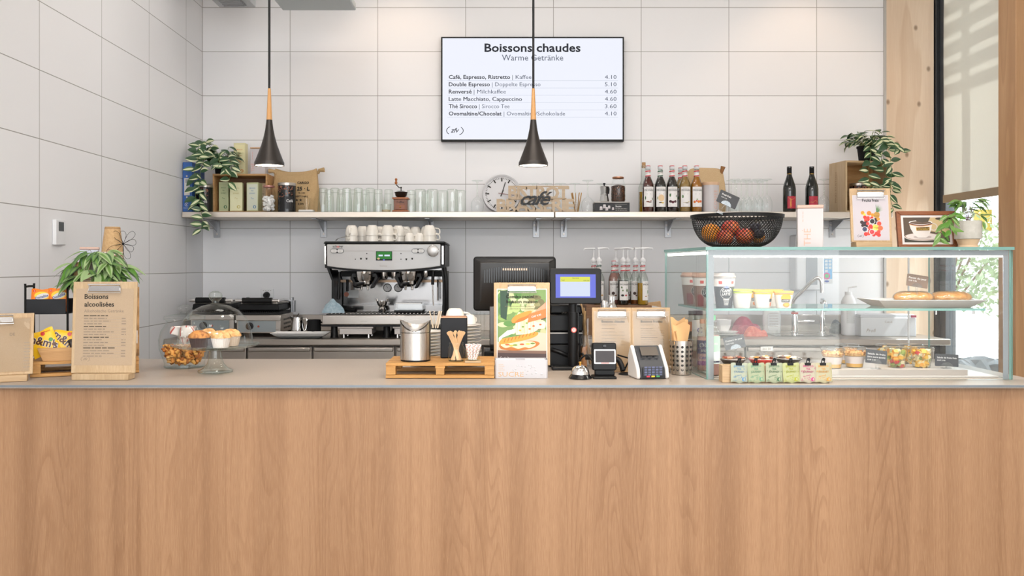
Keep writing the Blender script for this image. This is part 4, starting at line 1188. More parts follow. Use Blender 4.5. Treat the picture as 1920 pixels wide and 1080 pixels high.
wine('red wine bottle with the full red label, beside the wine glasses', 1480, 5.555, 1, .12)
wine('red wine bottle half behind the white tea tin', 1522, 5.555, 2, 0)
# crate at the right end, with tin, and the plant above
Y = 5.57
t = thing('wooden_crate', 'tall open wooden wine crate at the shelf\'s right end', 'crate', (PX(1628, Y), Y, S), .14)
cw, chh, cdp = .158, .335, .2
for sgn in (-1, 1):
    MB().box2((sgn * cw - (.012 if sgn > 0 else 0), 0, 0), (sgn * cw + (0 if sgn > 0 else .012), cdp, chh), 'ash').build('side_panel', t, bevel=.001)
MB().box2((-cw + .0122, 0, 0), (cw - .0122, cdp, .012), 'oak_x').build('bottom_panel', t)
MB().box2((-cw + .0122, 0, chh - .012), (cw - .0122, cdp, chh), 'oak_x').build('top_panel', t)
MB().box2((-cw + .0122, cdp - .01, .0122), (cw - .0122, cdp, chh - .0122), 'crate_wood').build('back_panel', t)
m = MB(); F = Matrix(((0, 0, -1, -cw - .0006), (-1, 0, 0, .12), (0, 1, 0, 0), (0, 0, 0, 1))) @ Matrix.Rotation(pi / 2, 4, 'Z')
m.text('PINO CUSTODI', .026, C('#8a6a48'), F, .07, -.012, 0, 'L', 0, fit=.2); m.build('stamped_print', t)
coffee_tin(1610, 5.66, .055, .185, 'black coffee tin with steel lid inside the right crate', 'Café', 0).location.z = S + .0126
o = (PX(1625, 5.66), 5.66, S + chh + .0006)
vine_plant('trailing variegated plant in a black pot on the right crate', o, 23, .06, .105,
    [tp([(1640, 268, 5.62), (1658, 262, 5.5), (1668, 290, 5.44), (1672, 330, 5.42), (1668, 365, 5.40), (1676, 395, 5.40)], 0, o),
     tp([(1630, 270, 5.6), (1633, 290, 5.47), (1628, 320, 5.45), (1632, 345, 5.44), (1640, 352, 5.44)], 0, o),
     tp([(1640, 265, 5.6), (1660, 262, 5.5), (1678, 272, 5.45), (1690, 284, 5.45)], 0, o),
     tp([(1645, 268, 5.6), (1655, 285, 5.46), (1652, 305, 5.44), (1662, 330, 5.43), (1672, 355, 5.42)], 0, o)], 44)
# ------------------------------------------------------------------ on the wall: screen, thermostat, socket
Y = BACK_Y - .055
t = thing('wall_screen', 'wall-mounted menu screen reading Boissons chaudes', 'screen', (PX(998.5, Y), Y, PZ(167, Y)))
SW, SH = 343 * Y / FPX, 196 * Y / FPX
m = MB(); m.prism([(-SW / 2, -SH / 2), (SW / 2, -SH / 2), (SW / 2, SH / 2), (-SW / 2, SH / 2)], -.045, 0, 'black'); m.build('housing', t, bevel=.002)
iw, ih = SW / 2 - .010, SH / 2 - .010
m = MB(); F = front(0, -.0006, 0); m.rect(-iw, -ih + .003, iw, ih, 'screen_white', F); m.build('display', t)
k = Y / FPX
def su(px): return (px - 998.5) * k
def sv(py): return (167 - py) * k
m = MB()
m.text('Boissons chaudes', 22 * k, 'screen_ink', F, 0, sv(97), .0005, 'C', .022, fit=180 * k)
m.text('Warme Getränke', 16 * k, 'screen_soft', F, 0, sv(113.5), .0005, 'C', 0, fit=115 * k)
for i, (a, b_, p, wa, wb) in enumerate((('Café, Espresso, Ristretto', '| Kaffee', '4.10', 115, 36), ('Double Espresso', '| Doppelte Espresso', '5.10', 77, 91), ('Renversé', '| Milchkaffee', '4.60', 43, 60),
                                       ('Latte Macchiato, Cappuccino', '', '4.60', 137, 0), ('Thé Sirocco', '| Sirocco Tee', '3.60', 53, 57), ('Ovomaltine/Chocolat', '| Ovomaltine/Schokolade', '4.10', 99, 115))):
    v = sv(148 + 13.7 * i)
    m.text(a, 10.5 * k, 'screen_ink', F, su(841.5), v, .0005, 'L', .018, fit=wa * k)
    if b_: m.text(b_, 10.5 * k, 'screen_soft', F, su(841.5 + wa + 4), v, .0005, 'L', 0, fit=wb * k)
    m.text(p, 10.5 * k, 'screen_soft', F, su(1156), v, .0005, 'R', 0, fit=22 * k)
    m.rect(su(839), sv(151.6 + 13.7 * i), su(1159), sv(151.2 + 13.7 * i), 'screen_line', F, .0004)
logo(m, su(853), sv(245), 20 * k, 'screen_ink', F, .0005)
m.build('menu_text', t)
Yt = (FPX * 1.991) / (925 - 107)
t = thing('thermostat', 'white room thermostat with grey display on the left tiled wall', 'thermostat', (LEFT_X + .0005, Yt, PZ(436, Yt)))
MB().box2((0, -.045, -.057), (.018, .045, .057), 'white_plastic').build('case', t, bevel=.003)
m = MB(); m.box2((.0182, -.022, .006), (.019, .024, .048), C('#55585a', .25)); m.build('display', t)
t = thing('wall_socket', 'white wall socket with a black plug above the contact grill', 'socket', (PX(502, BACK_Y), BACK_Y - .0005, PZ(555, BACK_Y)))
MB().box2((-.043, -.012, -.048), (.043, 0, .048), 'white_plastic').build('face_plate', t, bevel=.003)
m = MB()
for q in range(4): m.rect(-.03 + .016 * q, .036, -.021 + .016 * q, .039, 'ink_grey', front(0, -.0125, 0))
m.build('printed_mark', t)
t2 = thing('power_plug', 'black mains plug and cord in the white wall socket', 'plug', (PX(501, BACK_Y), BACK_Y - .0128, PZ(553, BACK_Y)))
MB().lathe([(0, .042), (.012, .041), (.019, .028), (.023, 0), (0, 0)], 'black', 18, M=rotx(pi / 2)).build('plug_body', t2)
MB().tube([(0, -.035, -.004), (0, -.042, -.03), (-.005, -.035, -.07), (-.008, -.03, -.13), (-.01, -.02, -.172)], .006, 'black', 10).build('cord', t2)

B = BENCH + .0005
# ------------------------------------------------------------------ contact grills
def contact_grill(px, Y, label, hood=0.0):
    t = thing('contact_grill', label, 'contact grill', (PX(px, Y), Y, B))
    w2, dp = .137, .34
    for x in (-.12, .12):
        for y in (.03, dp - .03): MB().lathe([(0, 0), (.016, 0), (.014, .022), (0, .022)], 'black', 12, c=(x, y, 0)).build('foot', t)
    b_ = MB().box2((-w2, 0, .0225), (w2, dp, .135), 'steel').build('housing', t, bevel=.003)
    MB().box2((-w2 - .004, -.012, .100), (w2 + .004, .02, .135), 'steel').build('front_lip', t, bevel=.004)
    MB().box2((-w2 + .01, -.004, .030), (w2 - .03, -.0005, .098), C('#8f9698', .5)).build('control_panel', t)
    kb = MB(); kb.lathe([(.024, 0), (.023, .008), (.014, .010), (.013, .024), (0, .025)], 'black', 24, M=tr(-.055, -.0045, .066) @ rotx(pi / 2)); kb.build('knob', t)
    MB().lathe([(.007, 0), (.006, .004), (0, .005)], C('#a3432c', .3), 14, M=tr(.0, -.0045, .064) @ rotx(pi / 2)).build('pilot_lamp', t)
    m = MB()
    for i in range(2):
        for j in range(3): m.box2((w2 + .0005, .08 + .1 * i, .045 + .026 * j), (w2 + .004, .15 + .1 * i, .056 + .026 * j), C('#4c4946', .4, .6))
    m.build('side_vent', t)
    lp = MB(); lp.box2((-w2 + .01, .0, .1355), (w2 - .01, dp - .03, .150), 'black')
    for k in range(20): lp.box((-.125 + .0132 * k, .15, .152), (.006, .28, .006), 'black')
    lp.build('lower_plate', t)
    up = MB(); T = tr(0, 0, .166)
    up.prism([(-.128, .0), (.128, .0), (.122, .035), (-.122, .035)], -.30, -.0, 'black', front(0, 0, .166))
    for k in range(20): up.box((-.122 + .0128 * k, .15, -.0035), (.006, .28, .006), 'black', T)
    up.build('upper_plate', t, bevel=.003)
    MB().prism([(-.118, .0), (.118, .0), (.108, .02), (-.108, .02)], -.28, -.01, 'steel', front(0, 0, .2015)).build('cover', t, bevel=.004)
    hd = MB()
    for x in (-.132, .132):
        hd.tube([(x, .25, .215), (x, .10, .23), (x, -.03, .226)], .008, 'chrome', 10)
        hd.tube([(x, .25, .215), (x * .98, .30, .19), (x * .98, .32, .14)], .008, 'chrome', 10)
    hd.tube([(-.132, -.03, .226), (.132, -.03, .226)], .009, 'chrome', 12)
    hd.build('hinge_arm', t)
    MB().tube([(-.092, -.03, .226), (.092, -.03, .226)], .0185, 'black', 16).build('handle', t)
    m = MB()
    for k, x in enumerate((.140, .152)): m.box2((x, .26, .14), (x + .01, .30, .235 - .02 * k), 'zinc')
    m.build('spring_bracket', t)
contact_grill(485, 5.36, 'contact grill with black handle directly below the wall socket')
contact_grill(398, 5.42, 'contact grill farther left, behind the cake dome')
# milk jug, black jug, trays
Y = 5.40
t = thing('milk_jug', 'small stainless milk jug right of the contact grill', 'jug', (PX(558, Y), Y, B + .0))
zb = 0
m = MB(); m.lathe([(0, 0), (.040, 0), (.043, .01), (.041, .05), (.034, .105), (.033, .120), (.031, .120), (.032, .105), (.039, .05), (.038, .012), (0, .010)], 'chrome', 28); m.build('body', t)
MB().tube([(.034, 0, .108), (.055, 0, .112), (.062, 0, .085), (.055, 0, .045), (.042, 0, .03)], [.005, .0055, .006, .0055, .004], 'chrome', 8).build('handle', t)
MB().add([(-.030, -.014, .120), (-.030, .014, .120), (-.052, 0, .130), (-.036, 0, .095)], [(0, 2, 3), (1, 3, 2), (0, 1, 2)], 'chrome').build('spout', t)
MB().tube([(-.02, 0, .118), (0, 0, .13), (.01, 0, .145)], .003, 'chrome', 6).build('lid_clip', t)
Y = 5.38
t = thing('black_pitcher', 'matt black milk pitcher beside the stainless jug', 'pitcher', (PX(589, Y), Y, B))
MB().lathe([(0, 0), (.043, 0), (.044, .006), (.041, .105), (.039, .105), (.041, .01), (0, .008)], 'black_matt', 28).build('body', t)
MB().tube([(.040, 0, .09), (.066, 0, .085), (.066, 0, .075), (.041, 0, .07)], .005, 'black_matt', 8).build('handle', t)
def tray(label, px0, px1, Y, zb, dp, h, mat, inset=.03, rz=0.0, name='serving_tray'):
    w2 = (px1 - px0) * Y / FPX / 2
    t = MB(); i = inset
    vs = [(-w2, 0, h), (w2, 0, h), (w2, dp, h), (-w2, dp, h), (-w2 + i, i, 0), (w2 - i, i, 0), (w2 - i, dp - i, 0), (-w2 + i, dp - i, 0),
          (-w2 + i, i, .004), (w2 - i, i, .004), (w2 - i, dp - i, .004), (-w2 + i, dp - i, .004), (-w2 + .006, .006, h + .001), (w2 - .006, .006, h + .001), (w2 - .006, dp - .006, h + .001), (-w2 + .006, dp - .006, h + .001)]
    fs = [(4, 7, 6, 5), (8, 9, 10, 11)] + [(a, (a + 1) % 4, 4 + (a + 1) % 4, 4 + a) for a in range(4)] + [(12 + a, 8 + a, 8 + (a + 1) % 4, 12 + (a + 1) % 4) for a in range(4)] + [(a, 12 + a, 12 + (a + 1) % 4, (a + 1) % 4) for a in range(4)]
    t.add(vs, fs, mat)
    return tag(t.build(name, None, (PX((px0 + px1) / 2, Y), Y, zb), rz, bevel=.0015), label, 'tray')
tray('upper white serving tray stacked on the bench left of the machine', 505, 613, 5.185, B + .0125, .16, .022, 'porcelain_cool')
tray('lower white serving tray under the other one on the bench', 513, 606, 5.19, B, .155, .022, 'porcelain_cool', .034)

# ------------------------------------------------------------------ espresso machine
YM = 5.27
t = thing('espresso_machine', 'two-group chrome espresso machine with green display on the bench', 'espresso machine', (PX(720, YM), YM, B))
k = YM / FPX
def eu(px): return (px - 720) * k
def ev(py): return PZ(py, YM) - B
E_ = t
HD = .54
# upper housing
m = MB(); o_ = [(607, 455), (835, 455), (835, 508), (607, 508)]
m.prism([(eu(607.5), ev(500)), (eu(834), ev(500)), (eu(834), ev(457)), (eu(607.5), ev(457))], -HD, -.02, 'black'); m.build('upper_housing', E_, bevel=.006)
m = MB(); m.prism([(eu(606), ev(457)), (eu(836), ev(457)), (eu(833), ev(452.5)), (eu(609), ev(452.5))], -HD, -.0, 'black'); m.build('cup_warmer', E_, bevel=.004)
m = MB(); m.box2((eu(612), -.0, .0), (eu(830), HD - .02, .0), 'steel')
# front fascia with curved lower edge
pts = [(eu(613), ev(458)), (eu(826), ev(458)), (eu(826), ev(499))]
for i in range(13):
    a = i / 12; px = 826 - 213 * a
    pts.append((eu(px), ev(499 + 8 * (1 - (2 * a - 1) ** 2))))
pts.append((eu(613), ev(499)))
q = []
for p in pts:
    if not q or (abs(p[0] - q[-1][0]) + abs(p[1] - q[-1][1])) > 1e-5: q.append(p)
fa = MB().prism(q[::-1], -.019, .004, 'fascia_grey').build('fascia', E_, bevel=.004)
# black frame under the fascia and the sloping cheeks
pts2 = [(eu(608), ev(496)), (eu(834), ev(496)), (eu(834), ev(501))] + [(eu(834 - 226 * i / 12), ev(502 + 8.5 * (1 - (2 * i / 12 - 1) ** 2))) for i in range(13)]
MB().prism(pts2[::-1], -.03, -.0195, 'black').build('fascia_frame', E_)
for sgn, a, b_ in ((-1, 609, 620), (1, 832, 834)):
    m = MB(); m.prism([(eu(a), ev(498)), (eu(a + 5 * -sgn), ev(498)), (eu(b_ + 5 * -sgn), ev(530)), (eu(b_ + (5 if sgn < 0 else -5)), ev(592)), (eu(b_), ev(592)), (eu(b_), ev(526))], -.30, -.03, 'black')
    m.build('side_cheek', E_)
m = MB(); m.tube(catmull([(eu(833), .02, ev(502)), (eu(836), .01, ev(520)), (eu(837), .01, ev(550)), (eu(836), .03, ev(595))], 6), .012, 'black', 10); m.build('side_post', E_)
for px in (609.5, 830): MB().box2((eu(px) - .006, -.004, ev(496)), (eu(px) + .007, .02, ev(461)), 'chrome').build('corner_trim', E_, bevel=.002)
# underside with mirror and back panel
MB().box2((eu(620), .04, ev(506)), (eu(832), .30, ev(502)), 'mirror_steel').build('underside', E_)
MB().box2((eu(620), .33, ev(575)), (eu(832), .345, ev(520)), 'mirror_steel').build('back_panel', E_)
MB().box2((eu(620), .26, ev(531)), (eu(832), .33, ev(526)), C('#8a7460', .3, .8)).build('light_rail', E_)
MB().box2((eu(620), .346, .10), (eu(833), HD, ev(509)), 'black').build('rear_body', E_)
# drip tray body
MB().box2((eu(606), -.03, ev(608)), (eu(828), HD, ev(590.5)), 'steel').build('base_tray', E_, bevel=.004)
m = MB(); m.box2((eu(612), .0, ev(590.3)), (eu(826), .32, ev(588.5)), C('#3c3a38', .35, .8))
for i in range(30): m.box((eu(615 + 7 * i), .16, ev(588)), (.006, .31, .004), 'steel')
m.build('drip_grating', E_)
MB().box2((eu(612), .17, ev(587)), (eu(826), .32, ev(575)), 'mirror_steel').build('splash_rail', E_)
MB().box2((eu(604), -.02, ev(612)), (eu(826), HD - .02, ev(608.4)), 'black').build('base_plinth', E_)
for px in (625, 724, 815):
    for y in (.03, HD - .06): MB().lathe([(0, 0), (.026, 0), (.022, .012), (.020, ev(612))], 'black', 16, c=(eu(px), y, 0)).build('leg', E_)
# groups
def group(px):
    g = MB(); g.prism([(eu(px - 23), ev(512)), (eu(px - 26), ev(522)), (eu(px - 15), ev(541)), (eu(px - 11), ev(541)), (eu(px - 20), ev(520)), (eu(px + 20), ev(520)), (eu(px + 11), ev(541)), (eu(px + 15), ev(541)), (eu(px + 26), ev(522)), (eu(px + 23), ev(512))], -.14, -.035, 'black')
    g = g.build('group_head', E_, bevel=.003)
    MB().lathe([(.052, ev(527)), (.058, ev(524)), (.060, ev(509))], 'chrome', 32, c=(eu(px), .058, 0)).build('group_bell', g)
    p = MB(); p.lathe([(.045, ev(527)), (.044, ev(533)), (.020, ev(538)), (0, ev(538))], 'chrome', 24, c=(eu(px), .06, 0))
    p.tube([(eu(px) - .02, .06, ev(537)), (eu(px) - .02, .055, ev(544))], .007, 'chrome', 8); p.tube([(eu(px) + .02, .06, ev(537)), (eu(px) + .02, .055, ev(544))], .007, 'chrome', 8)
    p.build('portafilter', E_)
    h = MB(); d = -.03
    h.tube([(eu(px), .015, ev(531)), (eu(px) + d * .4, -.04, ev(532)), (eu(px) + d, -.11, ev(534))], [.009, .012, .0155], 'black', 14); h.sphere((eu(px) + d, -.112, ev(534)), .0155, 'black', 14, 8); h.build('portafilter_handle', E_)
group(681); group(765)
for px in (716, 737): 
    m = MB(); m.lathe([(.022, ev(523)), (.027, ev(510)), (.027, ev(507))], 'chrome', 20, c=(eu(px), .10, 0)); m.build('spout_cup', E_)
for px in (714.5, 736):
    m = MB(); M_ = tr(eu(px), .329, ev(542)) @ rotx(pi / 2)
    m.lathe([(.028, 0), (.028, .012), (.024, .015), (.022, .012)], 'chrome', 28, M=M_); m.lathe([(.0222, .0125), (0, .0125)], C('#e0dcd8', .3), 28, M=M_)
    m.box((0, .006, .0135), (.002, .018, .0006), 'ink', M_ @ rotz(.5)); m.build('pressure_gauge', E_)
m = MB()
m.tube([(eu(633), .06, ev(510)), (eu(633), .05, ev(530)), (eu(632), .04, ev(562))], .009, 'black', 10); m.tube([(eu(641), .2, ev(525)), (eu(641), .2, ev(548))], .008, 'black', 10); m.build('hot_water_pipe', E_)
m = MB(); m.tube([(eu(812), .03, ev(508)), (eu(811), .03, ev(520)), (eu(810.5), .03, ev(534))], .010, 'black', 10); m.tube([(eu(810.5), .03, ev(534)), (eu(812), .03, ev(573))], .004, 'chrome', 8); m.tube([(eu(817), .2, ev(525)), (eu(817), .2, ev(566))], .005, 'chrome', 8); m.build('steam_wand', E_)
MB().lathe([(.010, ev(520)), (.014, ev(517)), (.013, ev(508))], 'chrome', 16, c=(eu(798), .02, 0)).build('steam_valve', E_)
# fascia fittings
F = front(0, -.0045, 0)
m = MB(); m.rect(eu(705), ev(488.5), eu(735.5), ev(471), 'black', F); m.rect(eu(706), ev(486), eu(734.5), ev(472), 'screen_green', F, .0005)
m.rect(eu(710), ev(480.5), eu(718), ev(477.5), 'pos_white', F, .001); m.rect(eu(721), ev(480.5), eu(731), ev(477.5), 'pos_white', F, .001); m.ell(eu(710), ev(485), .008, .006, C('#d9b58a', .5), F, .001); m.ell(eu(720), ev(487.2), .006, .003, 'pos_blue', F, .001)
m.build('display', E_)
for px in (632.5, 784):
    w_ = 25 if px < 700 else 24
    m = MB(); r_ = (4.2) * k
    m.prism(rrect(eu(px - w_ / 2), ev(474.7), eu(px + w_ / 2), ev(466.3), r_ * .98), 0, .0025, 'black', F); m.prism(rrect(eu(px - w_ / 2 + .9), ev(473.8), eu(px - .4), ev(467.2), r_ * .6), .0025, .005, C('#d6d3d0', .3), F); m.prism(rrect(eu(px + .4), ev(473.8), eu(px + w_ / 2 - .9), ev(467.2), r_ * .6), .0025, .005, C('#d6d3d0', .3), F)
    m.text('II', .010, 'ink_grey', F, eu(px - 5.5), ev(472), .0055, 'C'); m.text('III', .010, 'ink_grey', F, eu(px + 5.5), ev(472), .0055, 'C'); m.build('button_pair', E_)
m = MB(); m.lathe([(.036, 0), (.036, .014), (.034, .016)], 'chrome', 36, M=tr(eu(812), -.0045, ev(470.5)) @ rotx(pi / 2)); m.lathe([(.034, .016), (.030, .0185), (0, .0185)], C('#c4c1be', .35, .6), 36, M=tr(eu(812), -.0045, ev(470.5)) @ rotx(pi / 2)); m.build('dial', E_)
m = MB()
m.rect(eu(617), ev(470.9), eu(619), ev(470.3), 'ink_grey', F); m.rect(eu(646), ev(470.8), eu(704), ev(470.3), 'ink_grey', F); m.rect(eu(736), ev(470.8), eu(770), ev(470.3), 'ink_grey', F); m.rect(eu(797), ev(470.8), eu(800.5), ev(470.3), 'ink_grey', F)
m.build('fascia_line', E_); m = MB()
m.text('sch', .0205, 'ink', F, eu(624), ev(464), .0005, 'L', .015); m.text('aa', .0205, C('#c8392f'), F, eu(631.2), ev(464), .0005, 'L', .015); m.text('rer', .0205, 'ink', F, eu(636.2), ev(464), .0005, 'L', .015)
m.build('lettering', E_); m = MB(); m.text('barista', .017, 'ink_grey', F, eu(719.5), ev(500), .0005, 'C', 0); m.build('lettering', E_)
m = MB()
for px, py in ((666.5, 486), (677, 485), (687.5, 485), (688, 475.5), (752, 475.5), (752, 486), (762, 486), (773, 485)):
    m = MB()
    if px in (677, 687.5, 762, 773): m.poly([(eu(px) - .006, ev(py) + .005), (eu(px) + .006, ev(py) + .005), (eu(px) + .004, ev(py) - .006), (eu(px) - .004, ev(py) - .006)][::-1], 'ink', F, .0005)
    else: m.ell(eu(px), ev(py), .0035, .0035, 'ink', F, .0005, 10)
    m.build('indicator_print', E_)

m = MB(); m.rect(0, 0, .07, .05, 'paper_white', front(eu(635), .3285, ev(562))); m.ell(-.012, .022, .016, .016, C('#b9715a', .5), front(eu(636), .3285, ev(562)), .0006); m.build('sticker', E_)
# loose pieces on the tray
zt = ev(588) + .0035
t = thing('portafilter', 'chrome portafilter lying upright on the machine\'s drip tray', 'portafilter', (PX(716.5, YM + .06), YM + .06, B + zt))
m = MB(); m.lathe([(0, 0), (.020, .002), (.024, .02), (.016, .035), (.026, .045), (.031, .055), (.031, .072), (.028, .072), (.024, .055), (0, .05)], 'chrome', 20)
m.tube([(-.026, 0, .066), (-.034, 0, .086)], .006, 'chrome', 8); m.tube([(.026, 0, .066), (.034, 0, .086)], .006, 'chrome', 8); m.build('basket', t)
MB().tube([(0, -.024, .016), (0, -.05, .012), (0, -.086, .011)], [.009, .0105, .010], 'black', 10).build('handle', t)
t = thing('tamper_handle', 'black portafilter handle sticking out beside the blue cloth', 'portafilter', (PX(655, YM + .05), YM + .05, B + zt))
MB().tube([(-.06, .02, .020), (0, -.01, .018), (.045, -.03, .016)], [.012, .014, .0135], 'black', 12).build('grip', t)
MB().lathe([(0, 0), (.03, 0), (.032, .025), (.03, .028), (0, .026)], 'chrome', 20, c=(-.045, .045, 0)).build('basket', t)
t = thing('drip_scale', 'clear acrylic box on the right of the machine\'s drip tray', 'box', (PX(767, YM + .10), YM + .10, B + zt))
MB().box2((-.088, -.05, 0), (.088, .05, .014), 'black').build('base', t, bevel=.002)
m = MB(); m.box2((-.088, -.05, .0145), (.088, .05, .055), 'clear_plastic'); m.build('cover', t)
MB().box2((-.08, -.045, .0555), (.08, .045, .058), 'steel').build('lid', t)
# cloth heap
def cloth(name, label, px0, px1, py, Y, zb, dp, mat, seed, hk=1.0):
    wd = (px1 - px0) * Y / FPX; h = PZ(py, Y) - zb
    ph = [random.Random(seed).uniform(0, 6.28) for _ in range(6)]
    def fn(i, j):
        a = 2 * pi * i; b = pi / 2 * (1 - j)
        f = 1 + .13 * sin(3 * a + ph[0]) + .08 * sin(7 * a + ph[1] + 3 * j)
        z = h * (1 - j ** 3)
        x = wd / 2 * cos(a) * f * (j ** .6); y = dp / 2 * sin(a) * f * (j ** .6)
        return (x, y, max(0, z * (.72 + .16 * sin(9 * x / wd + ph[3]) + .12 * sin(7 * y / dp + 5 * x / wd + ph[4]) + .05 * sin(22 * (x + y) / wd + ph[5]))))
    o = MB().grid(fn, 60, 22, mat).build(name, None, (PX((px0 + px1) / 2, Y), Y, zb), sharp=80)
    return tag(o, label, 'cloth')
cloth('cleaning_cloth', 'crumpled blue-grey cloth on the left end of the machine\'s drip tray', 602, 645, 561, YM + .0, B + zt + .001, .05, 'blue_cloth', 3)
# boxes under the machine
for px0, px1, lb in ((633, 700, 'pale steel drawer box under the espresso machine, left of the bin'), (736, 792, 'pale steel drawer box under the espresso machine, behind the bin')):
    Y = YM - .01; w2 = (px1 - px0) * Y / FPX / 2
    t = thing('knock_box', lb, 'drawer box', (PX((px0 + px1) / 2, Y), Y, B), 0, 'drawer boxes under the machine')
    MB().box2((-w2 + .01, .01, .022), (w2 - .01, .20, .058), C('#cfc7c2', .4, .3)).build('drawer', t, bevel=.002)
    MB().box2((-w2, 0, .0585), (w2, .21, .070), C('#cbc2bc', .4, .3)).build('top_plate', t, bevel=.002)
    for x in (-w2 * .7, w2 * .7):
        MB().lathe([(0, 0), (.008, 0), (.006, .0215), (0, .0215)], 'chrome', 10, c=(x, .03, 0)).build('foot', t)
        MB().lathe([(0, 0), (.008, 0), (.006, .0215), (0, .0215)], 'chrome', 10, c=(x, .17, 0)).build('foot', t)

# ------------------------------------------------------------------ cups on the machine
def cup(name, r, h, hr=.018):
    """inverted cup, handle towards +X"""
    t = thing(name, 'x', 'cup', (0, 0, -5), 0)
    prof = [(r, 0), (r * 1.0, .003), (r * .95, h * .45), (r * .80, h * .82), (r * .62, h * .97), (r * .58, h), (r * .50, h), (r * .48, h - .004), (0, h - .004)]
    MB().lathe(prof, 'porcelain', 28).build('bowl', t)
    a = [(r * .93, 0, h * .22), (r + hr, 0, h * .16), (r + hr * 1.35, 0, h * .38), (r + hr, 0, h * .64), (r * .86, 0, h * .72)]
    MB().tube(catmull(a, 4), .0042, 'porcelain', 8).build('handle', t)
    return t
ZW = B + ev(452.5) + .0005
CUPA = cup('coffee_cup', .041, .064); CUPB = cup('espresso_cup', .031, .052, .014)
def put(proto, used, loc, rz, lb, grp):
    if not used: proto.location = loc; proto.rotation_euler = (0, 0, rz); tag(proto, lb, None, grp); return proto
    return dup(proto, loc, rz, lb, grp)
ua = ub = False
stacks = [(659.5, YM + .08, -1.62, 1, 'at the left end of the machine top'), (698, YM + .06, .0, 1, 'second stack from the left, front row'), (727, YM + .07, -.25, 1, 'third stack from the left, front row'), (747, YM + .13, .1, 1, 'fourth stack, just before the two espresso cups'), (805, YM + .07, .05, 1, 'at the right end of the machine top'),
          (680, YM + .20, .4, 1, 'behind, between the first and second front stacks'), (713, YM + .24, .3, 1, 'behind, between the second and third front stacks'), (760, YM + .26, .6, 1, 'behind, left of the tall back cup'), (779, YM + .28, .2, 1, 'behind the second espresso cup'), (800, YM + .24, .5, 1, 'behind the right end stack')]
for px, y, rz, two, wh in stacks:
    x = PX(px, y)
    put(CUPA, ua, (x, y, ZW), rz - .15, 'lower upturned white cup, ' + wh, 'white cups on the coffee machine'); ua = True
    put(CUPA, True, (x, y, ZW + .037), rz, 'upper upturned white cup, ' + wh, 'white cups on the coffee machine')
for px, y, rz, lb in ((768, YM + .04, -.1, 'single upturned espresso cup right of the fourth cup stack'), (786, YM + .05, 2.9, 'single upturned espresso cup left of the right end stack')):
    put(CUPB, ub, (PX(px, y), y, ZW), rz, lb, 'espresso cups on the coffee machine'); ub = True
t = thing('wire_cup_rail', 'thin wire rail round the top of the espresso machine', 'rail', (PX(720, YM), YM, ZW))
m = MB(); m.tube(catmull([(eu(628), .03, .0035), (eu(634), .015, .018), (eu(650), .012, .030), (eu(655), .012, .030)], 5), .002, 'chrome', 6); m.build('rail', t)

# ------------------------------------------------------------------ syrups with pumps on the bench
Y = 5.42
bx0, bx1 = PX(1096, Y), PX(1216, Y)
t = thing('wooden_box', 'low wooden box on the bench carrying the pump syrup bottles', 'box', ((bx0 + bx1) / 2, Y, B))
bh = PZ(571, Y) - B - .0005; w2 = (bx1 - bx0) / 2
MB().box2((-w2, -.11, .0), (w2, -.098, bh - .0125), 'crate_dark').build('front_panel', t)
MB().box2((-w2, .13, .0), (w2, .142, bh - .0125), 'crate_dark').build('back_panel', t)
for s_ in (-1, 1): MB().box2((s_ * w2 - (.012 if s_ > 0 else 0), -.0975, 0), (s_ * w2 + (0 if s_ > 0 else .012), .1295, bh - .0125), 'crate_dark').build('side_panel', t)
MB().box2((-w2, -.11, bh - .012), (w2, .142, bh), 'crate_dark').build('top_board', t, bevel=.002)
zz = B + bh + .0005
olive = [(-.5, .40, .14, .2, '#4f6b3a'), (-.3, .33, .12, .18, '#61793f'), (-.35, .22, .28, .2, '#2a2622'), (.3, .22, .2, .16, '#b8404a'), (.5, .33, .16, .3, '#4f6b3a')]
choc = [(-.2, .26, .3, .3, '#3a2018'), (.2, .21, .3, .12, '#6a3520'), (.55, .40, .1, .14, '#4a2a1c')]
almond = [(.2, .30, .12, .36, '#4f8a4a'), (.5, .22, .22, .14, '#c99a62'), (-.3, .2, .2, .1, '#b5824a')]
PG = 'pump syrup bottles on the wooden box'
syrup_bottle('pump syrup bottle with green neck band beside the customer display', (PX(1123, Y - .03), Y - .03, zz), 'syrup_straw', '#24443a', almond, .92, level=.5, pump=.0, grp=PG)
syrup_bottle('pump syrup bottle half hidden behind the customer display', (PX(1113, Y + .08), Y + .08, zz), 'syrup_rose', '#c8323c', cherry, .92, level=.5, pump=pi, grp=PG)
syrup_bottle('rose syrup bottle with a red cap and no pump', (PX(1151.5, Y + .0), Y + .02, zz), 'syrup_rose', '#c8323c', choc, .92, level=.72, grp=PG)
syrup_bottle('pump syrup bottle in the back row right of the rose one', (PX(1155, Y + .1), Y + .10, zz), 'syrup_rose', '#c8323c', cherry, .92, level=.72, pump=-.9, grp=PG)
syrup_bottle('dark pump syrup bottle in front, olive branch on its label', (PX(1168.5, Y - .06), Y - .06, zz), 'syrup_black', '#c8323c', olive, .92, level=.56, pump=-.6, face=.1, grp=PG)
syrup_bottle('pump syrup bottle in the back row behind the dark one', (PX(1177, Y + .09), Y + .09, zz), 'syrup_brown', '#c8323c', choc, .92, level=.4, pump=.4, grp=PG)
syrup_bottle('brown pump syrup bottle with chocolate on its label', (PX(1191.5, Y - .0), Y + .0, zz), 'syrup_brown', '#c8323c', choc, .92, level=.3, pump=.3, face=-.1, grp=PG)
syrup_bottle('golden pump syrup bottle at the right end of the box', (PX(1204.5, Y - .06), Y - .07, zz), 'syrup_gold', '#c8323c', almond, .92, level=.50, pump=.0, face=.75, grp=PG)
